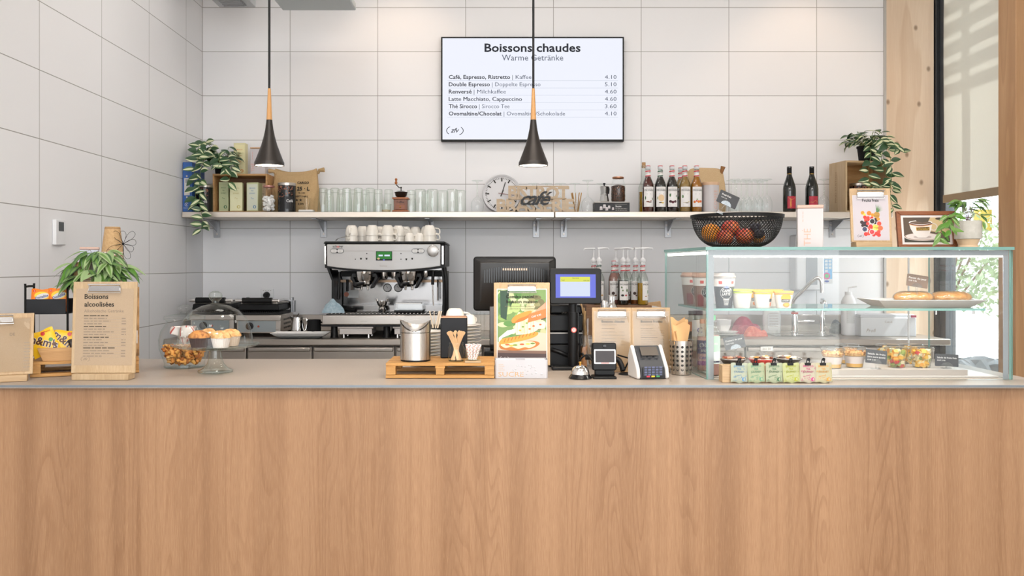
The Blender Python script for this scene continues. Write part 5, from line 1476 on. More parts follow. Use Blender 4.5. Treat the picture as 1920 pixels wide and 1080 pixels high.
for px, Y2, lb, top in ((1133, 5.20, 'smaller chrome cocktail shaker behind the left menu clipboard', 563), (1146, 5.27, 'taller chrome cocktail shaker behind the left menu clipboard', 553)):
    h = PZ(top, Y2) - B
    t = thing('cocktail_shaker', lb, 'shaker', (PX(px, Y2), Y2, B), 0, 'cocktail shakers')
    MB().lathe([(0, 0), (.030, 0), (.040, h * .60), (.040, h * .66)], 'chrome', 28).build('body', t)
    MB().lathe([(.041, h * .662), (.041, h * .70), (.022, h * .82), (.021, h * .84)], 'chrome', 28).build('strainer', t)
    MB().lathe([(.0215, h * .842), (.0215, h * .975), (.018, h), (0, h)], 'chrome', 24).build('cap', t)
t = thing('price_board', 'small cardboard board with a white tag beside the glass case', 'sign', (PX(1229, 5.35), 5.35, B))
MB().box2((-.062, -.003, 0), (.058, .003, PZ(566, 5.35) - B), 'kraft', roty(-.12)).build('board', t, bevel=.004)
m = MB(); F = front(0, -.0042, .15, -.2); m.rect(-.03, .0, .045, .04, 'paper_white', F); m.text('Prix', .014, 'ink', F, -.02, .015, .0005, 'L', .01); m.build('paper_tag', t)

# ------------------------------------------------------------------ glasses and jug left of the till
for px, Y2, r, h, lb in ((884, 5.25, .036, .16, 'tall clear tumbler on the bench left of the till'), (899, 5.32, .036, .15, 'clear tumbler on the bench in the middle of three'), (910, 5.23, .034, .165, 'clear tumbler on the bench next to the till post')):
    t = thing('water_glass', lb, 'glass', (PX(px, Y2), Y2, B), 0, 'water glasses on the bench')
    MB().lathe([(0, .002), (r * .85, .002), (r, h)], 'glass', 24).build('bowl', t); MB().lathe([(0, 0), (r * .84, 0), (r * .84, .0018)], 'glass_green', 20).build('base', t)

# ------------------------------------------------------------------ sink end of the bench, seen through the case
Y = 5.40
t = thing('tea_cup', 'white cup on stacked saucers seen through the glass case', 'cup', (PX(1357, Y), Y, B + .0325))
MB().lathe([(0, 0), (.028, .0), (.03, .004), (.042, .03), (.048, .072), (.046, .072), (.040, .03), (.027, .007), (0, .006)], 'porcelain_cool', 28).build('bowl', t)
MB().tube(catmull([(-.046, 0, .06), (-.07, 0, .058), (-.07, 0, .03), (-.043, 0, .022)], 4), .004, 'porcelain_cool', 8).build('handle', t)
for i in range(2):
    o = MB().lathe([(0, .004), (.04, .003), (.042, 0), (.07, .008), (.078, .014), (.076, .015), (.045, .008), (0, .008)], 'porcelain_cool', 32).build('saucer', None, (PX(1360 + 3 * (1 - i), Y), Y, B + .016 * i))
    tag(o, ('lower' if i == 0 else 'upper') + ' white saucer under the cup seen through the glass case', 'saucer', 'saucers under the tea cup')
cloth('dish_cloth', 'crumpled dark pink cloth behind the glass case', 1368, 1424, 594, 5.62, B, .16, 'red_cloth', 7)
cloth('dish_cloth', 'crumpled coral red cloth lying before the pink one', 1394, 1436, 611, 5.42, B, .12, 'coral_cloth', 9)
cloth('dish_cloth', 'dark grey cloth heap right of the second tap', 1557, 1588, 599, 5.66, B, .16, 'grey_cloth', 5)
Y = 5.64
t = thing('detergent_bottle', 'translucent white detergent bottle left of the sink tap', 'bottle', (PX(1447, Y), Y, B))
h = PZ(574, Y) - B
m = MB(); m.lathe([(0, 0), (.055, 0), (.058, .01), (.060, h * .6), (.055, h * .85), (.03, h * .97), (.018, h)], C('#dcdcd8', .4), 28, sy=.6); m.build('body', t)
MB().lathe([(.018, h + .0003), (.02, h + .002), (.018, h + .03), (0, h + .03)], 'white_plastic', 16).build('cap', t)
m = MB(); F = front(0, -.037, 0); m.prism(rrect(-.038, .02, .040, h * .8, .02), 0, .0015, C('#cfd0cf', .5), F)
for q in range(6): m.bars(-.028, .045 + q * .017, .058, .006, 'ink_grey', F, .002, q)
m.build('label', t)
# sink basin and tap
t = thing('sink', 'steel sink bowl let into the bench behind the glass case', 'sink', (PX(1500, 5.5), 5.5, B))
m = MB(); w2, d2 = .19, .13
m.add([(-w2, -d2, .003), (w2, -d2, .003), (w2, d2, .003), (-w2, d2, .003), (-w2 + .02, -d2 + .02, .0035), (w2 - .02, -d2 + .02, .0035), (w2 - .02, d2 - .02, .0035), (-w2 + .02, d2 - .02, .0035), (-w2 + .03, -d2 + .03, .001), (w2 - .03, -d2 + .03, .001), (w2 - .03, d2 - .03, .001), (-w2 + .03, d2 - .03, .001)],
      [(a, (a + 1) % 4, 4 + (a + 1) % 4, 4 + a) for a in range(4)] + [(4 + a, 4 + (a + 1) % 4, 8 + (a + 1) % 4, 8 + a) for a in range(4)] + [(8, 9, 10, 11)], 'mirror_steel'); m.build('bowl', t)
MB().lathe([(0, .0035), (.02, .004), (.024, .002)], 'chrome', 20).build('drain', t)
Y = 5.68
t = thing('sink_tap', 'chrome mixer tap with long swivel spout, left of the two', 'tap', (PX(1490, Y), Y, B))
q = lambda px, py, y=0.0: (PX(px, Y + y) - PX(1490, Y), y, PZ(py, Y + y) - B)
MB().lathe([(.030, 0), (.030, .006), (.022, .01), (.021, .105), (.018, .12), (0, .122)], 'chrome', 24).build('body', t)
MB().tube([q(1497, 603), q(1510, 602, -.02), q(1527, 602, -.03)], [.013, .012, .008], 'chrome', 12).build('lever', t)
MB().tube(catmull([(0, 0, .12), q(1487, 565, -.02), q(1505, 545, -.06), q(1522, 528, -.1), q(1533, 521, -.12), q(1540, 528, -.13), q(1541, 549, -.13)], 6), .0125, 'chrome', 12).build('spout', t)
MB().lathe([(0, 0), (.0226, 0), (.0226, .012), (0, .012)], C('#d05a4c', .4), 20, c=(0, 0, .123)).build('red_mark', t)
Y = 5.66
t = thing('sink_tap', 'chrome gooseneck tap on the right, nearer the paper box', 'tap', (PX(1541, Y), Y, B))
MB().lathe([(.028, 0), (.028, .006), (.019, .01), (.018, .10)], 'chrome', 24).build('body', t)
MB().tube(catmull([(0, 0, .10), (.004, -.0, .17), (-.01, -.03, .215), (-.02, -.09, .205), (-.02, -.11, .15)], 6), .014, 'chrome', 12).build('spout', t)
MB().tube([(.018, 0, .04), (.034, -.02, .036), (.045, -.04, .03)], .006, 'chrome', 8).build('lever', t)
# soap dispenser on the wall and hygiene notice
Y = BACK_Y - .13
t = thing('towel_dispenser', 'white wall dispenser with a grey window above the sink tap', 'dispenser', (PX(1519, Y), Y, PZ(545, Y)))
h = PZ(440, Y) - PZ(545, Y); w2 = 27 * Y / FPX
MB().box2((-w2, 0, 0), (w2, .128, h), 'white_plastic').build('case', t, bevel=.012)
MB().box2((-w2 * .28, -.003, .04), (w2 * .5, -.0005, h - .03), C('#a4a8ac', .25)).build('window_strip', t, bevel=.001)
t = thing('notice_sticker', 'blue hygiene notice with white squares on the wall by the dispenser', 'notice', (PX(1553, BACK_Y), BACK_Y - .001, PZ(512, BACK_Y)))
m = MB(); F = front(); k2 = BACK_Y / FPX
m.rect(-11 * k2, -20 * k2, 8 * k2, 30 * k2, 'paper_white', F); m.rect(-8 * k2, -11 * k2, 7 * k2, 26 * k2, C('#6aa5cf'), F, .0004)
for i in range(2):
    for j in range(4):
        if j == 3 and i: continue
        u, v = (-6.5 + 7 * i) * k2, (20 - 6.2 * j) * k2; m.rect(u, v, u + 5.4 * k2, v + 4.6 * k2, 'paper_white', F, .0008); m.rect(u + 1.4 * k2, v + 1 * k2, u + 3.6 * k2, v + 3.4 * k2, C('#c9d6de'), F, .0012)
m.ring(-3 * k2, -5.5 * k2, 4 * k2, 6.4 * k2, C('#d23c8a'), F, .0009); m.ell(-3 * k2, -5.5 * k2, 4 * k2, 4.2 * k2, C('#4fae6a'), F, .0008); m.ell(-3 * k2, -15.5 * k2, 4.5 * k2, 2 * k2, C('#3d4f9a'), F, .0008)
m.build('sheet', t)
# canister, film box
Y = 5.5
t = thing('soap_canister', 'white pump canister right of the taps', 'canister', (PX(1591, Y), Y, B))
h = PZ(553, Y) - B
MB().lathe([(0, 0), (.044, 0), (.046, .006), (.046, h * .82), (.036, h * .92), (.022, h)], 'white_plastic', 28).build('body', t)
MB().lathe([(.0225, h + .0004), (.0225, h + .02), (0, h + .02)], 'white_plastic', 18).build('cap', t)
MB().tube([(0, 0, h + .02), (0, 0, h + .045), (.02, -.01, h + .05), (.045, -.02, h + .055)], .005, 'white_plastic', 8).build('pump', t)
m = MB(); warp_rect(m, -.03, h * .30, .025, h * .62, C('#d6d8d8'), .046, .0006); 
for q_ in range(5): m.add([cyl_warp(.046)(u, v, .0012) for u, v in ((-.025, h * .36 + .014 * q_), (.018, h * .36 + .014 * q_), (.018, h * .36 + .014 * q_ + .005), (-.025, h * .36 + .014 * q_ + .005))], [(0, 1, 2, 3)], 'ink_grey')
m.build('label', t)
Y = 5.38
t = thing('film_box', 'white cling film dispenser box on the bench\'s right part', 'box', (PX(1666, Y), Y, B))
w2 = 52 * Y / FPX; h = PZ(590, Y) - B
MB().box2((-w2, 0, 0), (w2, .16, h * .86), C('#d9dbdd', .4)).build('carton', t, bevel=.003)
MB().prism([(-w2, h * .865), (w2 * .98, h * .865), (w2 * .96, h), (-w2 * .98, h)], -.16, -.01, C('#c5c8cc', .4)).build('lid', t, bevel=.003)
m = MB(); F = front(0, -.0008, 0); m.text('Profi', .03, 'ink_grey', F, -w2 * .8, h * .2, 0, 'L', 0, .3); m.text('Cut-it', .02, 'ink_grey', F, 0, h * .62, 0, 'C'); m.build('lettering', t)
MB().box2((w2 * .82, -.006, h * .87), (w2 * .99, .004, h * .97), C('#a63a52', .5)).build('cutter_knob', t)
# ------------------------------------------------------------------ things on the front counter
K = COUNTER + .0004
def pallet(label, loc, rz, L, D, H, n=5):
    """small display pallet: top slats, three runners of blocks, bottom boards"""
    t = thing('display_pallet', label, 'pallet', loc, rz)
    wsl = D / n * .80
    for i in range(n):
        y = (i + .5) * D / n
        MB().box((0, y, H - .005), (L, wsl, .010), 'pallet_wood').build('top_slat', t, bevel=.001)
    for i, x in enumerate((-L / 2 + .018, 0, L / 2 - .018)):
        for y in (.022, D - .022): MB().box((x, y, H * .5 - .0015), (.034 if i != 1 else .030, .042, H - .0295), 'pallet_wood').build('block', t, bevel=.001)
        MB().box((x, D / 2, H - .0145), (.034, D - .004, .0085), 'pallet_wood').build('cross_bar', t)
    for y in (.022, D - .022): MB().box((0, y, .0065), (L, .042, .011), 'pallet_wood').build('bottom_board', t, bevel=.001)
    return t
def clip(t, x, z, wd, y=0.0, M=None):
    m = MB(M or Matrix.Identity(4))
    m.prism(rrect(x - wd / 2, z - .012, x + wd / 2, z + .007, .005), -.001, .004, 'clip_metal', front(0, y, 0))
    m.tube([(x - wd / 2 + .004, y - .004, z + .006), (x - wd / 2, y - .010, z + .012), (x + wd / 2, y - .010, z + .012), (x + wd / 2 - .004, y - .004, z + .006)], .002, 'chrome', 8)
    m.tube([(x - wd / 2 + .002, y - .004, z - .002), (x - wd / 2 - .002, y - .008, z - .018), (x + wd / 2 + .002, y - .008, z - .018), (x + wd / 2 - .002, y - .004, z - .002)], .0016, 'chrome', 8)
    return m.build('clip', t)
def clipboard(label, px, ybase, wd, ht, lean, wood_='oak', sleeve=False, paper='kraft_paper', pw=.9, ph=.88, rz=0.0, off=0.0, zb=None, clip_w=.5, py0=.05):
    """clipboard leaning in a slotted wooden foot; returns thing and the frame of its paper"""
    Y = ybase
    t = thing('clipboard', label, 'clipboard', (PX(px, Y), Y, zb if zb is not None else K), rz)
    MB().box2((-wd * .44, -.012, 0), (wd * .44, .045, .022), wood_ if wood_ != 'oak' else 'oak_x').build('foot', t, bevel=.002)
    L = tr(off, .012, .0225) @ rotx(-lean)
    MB().box2((-wd / 2, 0, 0), (wd / 2, .008, ht), wood_, L).build('board', t, bevel=.0015)
    F = L @ front(0, -.0008, 0)
    p = MB(); u0, u1, v0, v1 = -wd * pw / 2, wd * pw / 2, ht * py0, ht * (py0 + ph)
    p.rect(u0, v0, u1, v1, paper, F)
    p = p.build('paper', t)
    clip(t, 0, ht - .022, wd * clip_w, -.001, L)
    if sleeve:
        s = MB()
        def fn(i, j):
            x = u0 - .004 + (u1 - u0 + .008) * i; z = v0 - .004 + (v1 - v0 + .008) * j
            return (x, -.0032 - .0022 * sin(5 * i + 3 * j) * sin(4.2 * j + 1.7 * i) - .001 * sin(11 * i * j + 2), z)
        s.grid(fn, 24, 24, 'sleeve', L); s.build('plastic_sleeve', t, sharp=90)
    return t, F, (u0, v0, u1, v1), p
def menu(F, box, par, title, sub, rows, tsz, seed, lx=.14, rx=.90, y0=.88, lh=.034, start=.70, hdr=None):
    u0, v0, u1, v1 = box; W, H = u1 - u0, v1 - v0
    m = MB()
    for i, s_ in enumerate(title): m.text(s_, tsz, 'ink', F, u0 + lx * W, v0 + (y0 - i * tsz * 1.12 / H) * H, .0004, 'L', .022)
    yy = y0 - (len(title) - 1) * tsz * 1.12 / H
    m.text(sub, tsz * .62, 'ink_soft', F, u0 + lx * W, v0 + yy * H - tsz * .85, .0004, 'L')
    for k in range(rows):
        v = v0 + (start - lh * k) * H
        m.bars(u0 + lx * W, v, W * random.Random(seed + k).uniform(.3, .55), tsz * .22, 'ink_soft' if k % 4 else 'ink', F, .0004, seed + k)
        if k % 4: m.bars(u0 + rx * W - .016, v, .016, tsz * .22, 'ink_soft', F, .0004, seed + 90 + k)
        m.rect(u0 + lx * W, v - tsz * .13, u0 + rx * W, v - tsz * .10, 'ink_grey', F, .0003)
    m.build('printed_menu', par)
# left landscape clipboard
t, F, bx, p = clipboard('landscape clipboard in a plastic sleeve at the counter\'s far left end', -20, YC(717), .260, .222, .30, 'oak', True, 'kraft_paper', .90, .86, .0)
t.location = (PX(62, 3.03) - .118, 2.972, K); t.rotation_euler[2] = .42
m = MB(); m.text('DE', .014, 'ink_soft', F, .055, bx[3] - .062, .0005, 'L', .01); 
for k in range(9): m.bars(.10, bx[3] - .09 - .011 * k, .02, .004, 'ink_grey', F, .0005, k)
for k in range(9): m.bars(-.1, bx[3] - .09 - .011 * k, .12, .004, 'ink_grey', F, .0005, k + 20)
m.build('printed_menu', p)
# pallet, crate, rack, tray
A = R(24)
PL = Vector((PX(57, 3.10), 3.095, K)); ux = Vector((cos(A), sin(A), 0)); uy = Vector((-sin(A), cos(A), 0))
Lp, Dp, Hp = .365, .24, .055
pc = PL + ux * Lp / 2
pallet('display pallet under the snacks at the counter\'s left end', pc, A, Lp, Dp, Hp, 5)
ZP = K + Hp + .0004
def onp(a, b, z=0.0): return PL + ux * a + uy * b + Vector((0, 0, Hp + .0004 + z))
# crate with side slots standing on end
cl = onp(.258, .165)
t = thing('wooden_crate', 'upright wooden crate behind the menu clipboard, plant on top', 'crate', cl, A)
cw, cd_, chh = .105, .068, PZ(538.5, cl.y) - ZP
for s_ in (-1, 1):
    m = MB()
    for z0, z1 in ((.0, chh * .18), (chh * .30, chh * .45), (chh * .57, chh * .72), (chh * .84, chh)): m.box2((s_ * cw - .005, -cd_, z0), (s_ * cw + .005, cd_, z1), 'crate_wood')
    for y0, y1 in ((-cd_, -cd_ + .03), (cd_ - .03, cd_)): m.box2((s_ * cw - .0049, y0, 0), (s_ * cw + .0049, y1, chh), 'crate_wood')
    m.build('side_panel', t)
MB().box2((-cw + .0052, -cd_, chh - .011), (cw - .0052, cd_, chh), 'crate_wood').build('top_panel', t)
MB().box2((-cw + .0052, -cd_, 0), (cw - .0052, cd_, .011), 'crate_wood').build('bottom_panel', t)
MB().box2((-cw + .0052, cd_ - .008, .0112), (cw - .0052, cd_, chh - .0112), 'crate_wood').build('back_panel', t)
ZCR = ZP + chh + .0004
# black metal rack
rp = onp(.058, .165)
t = thing('metal_rack', 'black metal rack with a high bin of orange drink sachets', 'rack', rp, A * .4)
w2, d2, ht = .074, .045, PZ(537, rp.y) - ZP
for s_ in (-1, 1):
    m = MB(); m.tube(catmull([(s_ * w2, -d2, 0), (s_ * w2, -d2, ht - .01), (s_ * w2, -d2 + .006, ht), (s_ * w2, d2 - .006, ht), (s_ * w2, d2, ht - .01), (s_ * w2, d2, 0)], 4), .0042, 'black_matt', 8); m.build('side_frame', t)
zb0, zb1 = PZ(588, rp.y) - ZP, PZ(560, rp.y) - ZP
m = MB(); m.box2((-w2 + .005, -d2 - .006, zb0), (w2 - .005, -d2 - .003, zb1), 'charcoal'); m.build('front_plate', t, bevel=.001)
m = MB(); m.box2((-w2 + .005, -d2 - .0028, zb0), (w2 - .005, d2, zb0 + .003), 'charcoal'); m.build('bin_floor', t)
m = MB(); m.box2((-w2 + .005, d2 - .003, zb0 + .0032), (w2 - .005, d2, zb1), 'charcoal'); m.build('back_plate', t)
rack_m = Matrix.Translation(rp) @ rotz(A * .4)
# sachets in the rack bin
def pouch(name, label, cat, M, wd, ht, mat, deco, th=.012, grp=None):
    t = bpy.data.objects.new(name, None); COL.objects.link(t); t.empty_display_size = .03
    t.matrix_world = M; tag(t, label, cat, grp)
    m = MB()
    def prof(i, j, s_):
        e = min(1, min(i, 1 - i) * 7) * min(1, min(j, 1 - j) * 7)
        return (wd * (i - .5), s_ * (th / 2 * e ** .6) , ht * j + .002 * sin(9 * i) * (1 if j in (0, 1) else 0))
    m.grid(lambda i, j: prof(i, j, -1), 14, 14, mat); m.grid(lambda i, j: prof(i, j, 1), 14, 14, mat)
    m.build('wrapper', t)
    d = MB(); deco(d, front(0, -th / 2 - .0006, 0), wd, ht); d.build('printed_front', t)
    return t
OR_, YE_ = C('#ee7d1c', .4), C('#f6c21c', .35)
def ovo(d, F, w_, h_):
    d.ell(.006, h_ * .72, w_ * .40, h_ * .17, C('#f7c62c', .4), F, 0, 20); d.ell(w_ * .1, h_ * .69, w_ * .36, h_ * .12, 'paper_white', F, .0004, 20, .3)
    d.text('Ovomaltine', h_ * .16, C('#1f2f7a'), F @ tr(w_ * .08, h_ * .66, 0) @ Matrix.Rotation(.3, 4, 'Z'), 0, -h_ * .04, .0008, 'C', .02, .2, fit=w_ * .68)
    d.rect(-w_ * .38, h_ * .87, -w_ * .26, h_ * .95, C('#d42a20'), F, .0004); d.rect(-w_ * .33, h_ * .885, -w_ * .31, h_ * .935, 'paper_white', F, .0008)
def on_rack(x, y, z, tilt=0.0, yaw=0.0, roll=0.0): return rack_m @ tr(x, y, z) @ rotz(yaw) @ rotx(tilt) @ roty(roll)
pouch('drink_sachet', 'orange drink sachet at the left of the black rack\'s bin', 'sachet', on_rack(-.032, -.022, zb0 + .005, -.1, 0, .04), .068, .089, OR_, ovo, grp='orange drink sachets')
pouch('drink_sachet', 'orange drink sachet at the right, partly behind the menu clipboard', 'sachet', on_rack(.036, -.026, zb0 + .005, -.08, 0, -.06), .068, .093, OR_, ovo, grp='orange drink sachets')
# tray with chocolate packs
tm = Matrix.Translation(onp(.118, .010)) @ rotz(R(14))
t = bpy.data.objects.new('wooden_tray', None); COL.objects.link(t); t.matrix_world = tm; t.empty_display_size = .04
tag(t, 'sloped wooden tray of chocolate packs on the left pallet', 'tray')
wb, wt, db, h_ = .078, .098, .078, .048
m = MB(); m.prism([(-wb, 0), (wb, 0), (wt, h_), (-wt, h_)], -.006, 0, 'crate_wood'); m.build('front_panel', t)
m = MB(); m.prism([(-wb, 0), (wb, 0), (wt, h_ * 1.5), (-wt, h_ * 1.5)], -db, -db + .006, 'crate_wood'); m.build('back_panel', t)
for s_ in (-1, 1):
    m = MB(); m.add([(s_ * wb, .0062, 0), (s_ * wb, db - .0062, 0), (s_ * wt, db - .0062, h_), (s_ * wt, .0062, h_), (s_ * (wb - .006), .0062, 0), (s_ * (wb - .006), db - .0062, 0), (s_ * (wt - .006), db - .0062, h_), (s_ * (wt - .006), .0062, h_)],
          [(0, 1, 2, 3), (7, 6, 5, 4), (0, 3, 7, 4), (1, 5, 6, 2), (3, 2, 6, 7), (0, 4, 5, 1)], 'crate_wood'); m.build('side_panel', t)
m = MB(); m.box2((-wb + .007, .0062, 0), (wb - .007, db - .0062, .005), 'crate_wood'); m.build('bottom_panel', t)
BR_ = C('#4a2412', .4)
def mms(d, F, w_, h_):
    G = F @ Matrix.Translation((0, h_ * .52, 0)) @ Matrix.Rotation(-.62, 4, 'Z')
    d.text("m&m's", h_ * .44, 'paper_white', G, 0, -h_ * .13, .0004, 'C', .055, 0, fit=w_ * 1.16)
    d.text("m&m's", h_ * .44, BR_, G, 0, -h_ * .13, .0009, 'C', .02, 0, fit=w_ * 1.12)
    for u, v, c_ in ((w_ * .30, h_ * .52, '#3c8c3c'), (w_ * .36, h_ * .30, '#5a2f1a'), (w_ * .1, h_ * .84, '#c8322a')): d.ell(u, v, .0075, .0075, C(c_, .3), F, .0005)
    d.text('Peanut', h_ * .09, C('#b0281c'), F, w_ * .28, h_ * .86, .0005, 'C', .01)
def on_tray(x, y, z, tilt, roll, yaw=0): return tm @ tr(x, y, z) @ rotz(yaw) @ rotx(tilt) @ roty(roll)
pouch('candy_bag', 'yellow chocolate peanut bag tipped over the tray\'s left edge', 'candy bag', on_tray(-.066, .022, .022, -.22, -.38), .092, .094, YE_, mms, grp='yellow candy bags')
pouch('candy_bag', 'yellow chocolate peanut bag standing in the middle of the tray', 'candy bag', on_tray(-.012, .032, .020, -.22, .06), .092, .090, YE_, mms, grp='yellow candy bags')
def redp(d, F, w_, h_): d.rect(-w_ * .45, h_ * .6, w_ * .45, h_ * .85, 'paper_white', F); d.text('duplo', h_ * .2, C('#c1272d'), F, 0, h_ * .64, .0005, 'C', .02); d.ell(0, h_ * .3, w_ * .25, h_ * .14, C('#3e7c3a', .4), F, .0003)
pouch('candy_bar', 'red and white sweet pack behind the yellow bags', 'sweet', on_tray(.040, .066, .062, -.3, .2), .062, .060, C('#b3262b', .35), redp, .01)
def darkp(d, F, w_, h_): d.rect(w_ * .1, h_ * .1, w_ * .4, h_ * .5, C('#c8322a'), F); d.rect(w_ * .12, h_ * .55, w_ * .4, h_ * .8, 'paper_white', F)
pouch('candy_bar', 'dark brown chocolate bar leaning beside the yellow bags', 'sweet', on_tray(.046, .012, .022, -.25, -.42), .046, .066, C('#2c211e', .4), darkp, .012)
pouch('candy_bar', 'white and blue sweet pack peeping out right of the crate', 'sweet', Matrix.Translation(onp(.335, .03, .052)) @ rotz(A) @ rotx(-.2), .05, .05, C('#d9d6d4', .35), lambda d, F, w_, h_: (d.rect(-w_ * .4, h_ * .3, w_ * .4, h_ * .7, C('#8a5a6e'), F)), .01)
tm2 = onp(.328, .0)
t = thing('wooden_tray', 'small wooden tray of sweets at the pallet\'s right end', 'tray', tm2, A)
m = MB(); m.prism([(-.030, 0), (.022, 0), (.036, .052), (-.036, .052)], -.006, 0, 'crate_wood'); m.build('front_panel', t)
m = MB(); m.prism([(-.030, 0), (.022, 0), (.036, .052), (-.036, .052)], -.062, -.056, 'crate_wood'); m.build('back_panel', t)
m = MB(); m.box2((-.030, .0062, 0), (.022, .0558, .005), 'crate_wood'); m.build('bottom_panel', t)
# the menu clipboard in front
t, F, bx, p = clipboard('portrait clipboard menu reading Boissons alcoolisées before the crate', 190, YC(712.5), .228, .325, .06, 'ash', False, 'kraft_paper', .905, .84, 0, 0, None, .5, .085)
menu(F, bx, p, ('Boissons', 'alcoolisées'), 'Alkoholische Getränke', 16, .0245, 40, .15, .88, .865, .035, .64)
m = MB(); logo(m, bx[0] + .04, bx[1] + .022, .020, 'ink_soft', F, .0005); m.build('emblem', p)
# things on the crate
yc = cl.y
t = thing('potted_fern', 'drooping green fern in a grey concrete pot on the crate', 'potted plant', (PX(188, yc - .034), yc - .034, ZCR))
MB().lathe([(0, 0), (.030, 0), (.032, .01), (.046, .026), (.048, .090), (.045, .092), (.044, .08)], 'concrete', 32).build('pot', t)
MB().lathe([(0, .082), (.044, .080)], 'soil', 20).build('soil', t)
lf = MB(); st = MB(); rr = random.Random(31)
def fern(L_):
    for a, el, ln, dr, br in L_:
        d = Vector((cos(a), sin(a), 0)); base = Vector((0, 0, .084)) + d * .025
        pts = [base, base + d * ln * .4 + Vector((0, 0, ln * el)), base + d * ln * .8 + Vector((0, 0, ln * el * 1.0 - dr * .4)), base + d * ln + Vector((0, 0, ln * el - dr))]
        cv = catmull(pts, 4); st.tube(cv, .0008, 'stem_brown', 5)
        tip = cv[-1]
        for q in (-.75, 0, .75):
            dd = Vector((cos(a + q), sin(a + q), rr.uniform(-1.0, -.1)))
            mt = rr.choice([('leaf_pale', 'leaf_fern', 'leaf_fern', 'leaf_pale'), ('leaf_green', 'leaf_fern', 'leaf_fern', 'leaf_green'), ('leaf_pale',) * 4] + ([('leaf_bright',) * 4] if br else []))
            leaf(lf, tip, dd, Vector((0, -.3, 1)), rr.uniform(.065, .10), rr.uniform(.010, .014), mt, rr.uniform(.1, .5), .2)
fern([(rr.uniform(-pi, .1) if k > 9 else (-2.9, -.3, -2.3, -.9, -1.57, 3.0, .2, -2.6, -.6, -1.2)[k], rr.uniform(.15, .6), rr.uniform(.05, .085), rr.uniform(.02, .07), k % 3 == 0) for k in range(16)])
fern([(rr.uniform(-pi, 0), rr.uniform(.1, .5), rr.uniform(.02, .06), rr.uniform(.0, .03), k % 4 == 0) for k in range(6)])
fern([(rr.uniform(-2.8, -.3), rr.uniform(1.2, 2.2), rr.uniform(.022, .034), 0.0, k % 3 == 0) for k in range(9)])
for (a, b_) in (((.03, -.03, .09), (.075, -.04, .03)), ((-.03, -.03, .09), (-.085, -.05, .04)), ((.02, -.04, .09), (.03, -.07, .01))):
    st.tube(catmull([a, ((a[0] + b_[0]) * .55, (a[1] + b_[1]) * .6, .085), b_], 5), .0013, 'stem_brown', 5)
    for q in range(3): leaf(lf, Vector(b_), Vector((rr.uniform(-.6, .6), -.4, -1)), Vector((0, -1, .2)), rr.uniform(.05, .07), .012, ('leaf_pale', 'leaf_fern', 'leaf_fern', 'leaf_pale'), .1, .2)
st.build('stem', t); lf.build('foliage', t, sharp=80)
def kraft_cup(name='paper_cup'):
    t = thing(name, 'x', 'paper cup', (0, 0, -5), 0)
    MB().lathe([(.0405, 0), (.0425, .0015), (.0425, .005), (.0405, .006)], C('#e4d8c6', .6), 28).build('rim', t)
    MB().lathe([(.0403, .0062), (.0285, .102), (.0280, .105)], 'cup_kraft', 28).build('body', t)
    MB().lathe([(.0285, .097), (.0292, .098), (.0289, .101)], C('#8a6238', .7), 28).build('seam', t)
    MB().lathe([(.0268, .099), (0, .099)], 'cup_kraft', 24).build('base', t)
    return t
KC = kraft_cup()
s1 = (PX(211, yc + .05), yc + .05)
n = int(round(((PZ(424, yc + .05) - ZCR) - .105) / .0088))
for k in range(n + 1):
    lb = 'topmost kraft paper cup of the tall stack behind the fern' if k == n else ('lowest kraft paper cup of the tall stack behind the fern' if k == 0 else 'kraft paper cup inside the tall stack, rim %s from the bottom' % ('second third fourth fifth sixth seventh eighth ninth tenth eleventh twelfth thirteenth fourteenth fifteenth sixteenth seventeenth eighteenth nineteenth twentieth twenty-first twenty-second'.split()[k - 1]))
    if k == 0: KC.location = (s1[0], s1[1], ZCR); tag(KC, lb, None, 'tall stack of kraft cups')
    else: dup(KC, (s1[0], s1[1], ZCR + .0088 * k), 0, lb, 'tall stack of kraft cups')
s2 = (PX(151, yc - .09), yc - .075)
ZR = ZCR
for k in range(6):
    lb = 'topmost kraft cup of the short stack left of the fern' if k == 5 else 'kraft cup in the short stack left of the fern, rim %s from the bottom' % ('first', 'second', 'third', 'fourth', 'fifth')[k]
    o = dup(KC, (s2[0], s2[1], ZR + .0064 * k), 0, lb, 'short stack of kraft cups')
    o.scale = (.80, .80, .62)
t, wd, h, d = box_tin('tea_caddy', 'pale blue tea caddy with wooden lid behind the fern', 'tea caddy', 145, 178, 463, yc + .03, ZCR, .06, 'tin_blue', 'soft_copper', .011, A)
m = MB(); m.bars(-.03, .05, .09, .005, C('#a5a8b8'), front(-wd * .36, -d / 2 - .0006, 0, pi / 2), 0, 4); m.build('lettering', t)
t = thing('wire_flower', 'thin wire flower ornament sticking out beside the tall cups', 'ornament', (PX(231, yc + .02), yc + .02, ZCR))
zc = PZ(457, yc) - ZCR
m = MB(); m.tube([(0, 0, 0), (0, 0, zc)], .0011, 'black_matt', 6); m.build('stem', t)
for k in range(9):
    a = 2 * pi * k / 9 + .15; L_ = .062 if k % 2 else .05
    c1 = Vector((cos(a), .15 * sin(3 * a), sin(a))); s_ = Vector((-sin(a), 0, cos(a)))
    m = MB(); m.tube(catmull([Vector((0, 0, zc)), Vector((0, 0, zc)) + c1 * L_ * .6 + s_ * .012, Vector((0, 0, zc)) + c1 * L_ * .95 + s_ * .008, Vector((0, 0, zc)) + c1 * L_ * .95 - s_ * .008, Vector((0, 0, zc)) + c1 * L_ * .6 - s_ * .012, Vector((0, 0, zc))], 5), .0007, 'black_matt', 5); m.build('petal', t)
m = MB(); m.sphere((0, 0, zc), .005, 'black_matt', 10, 6); m.build('center', t)
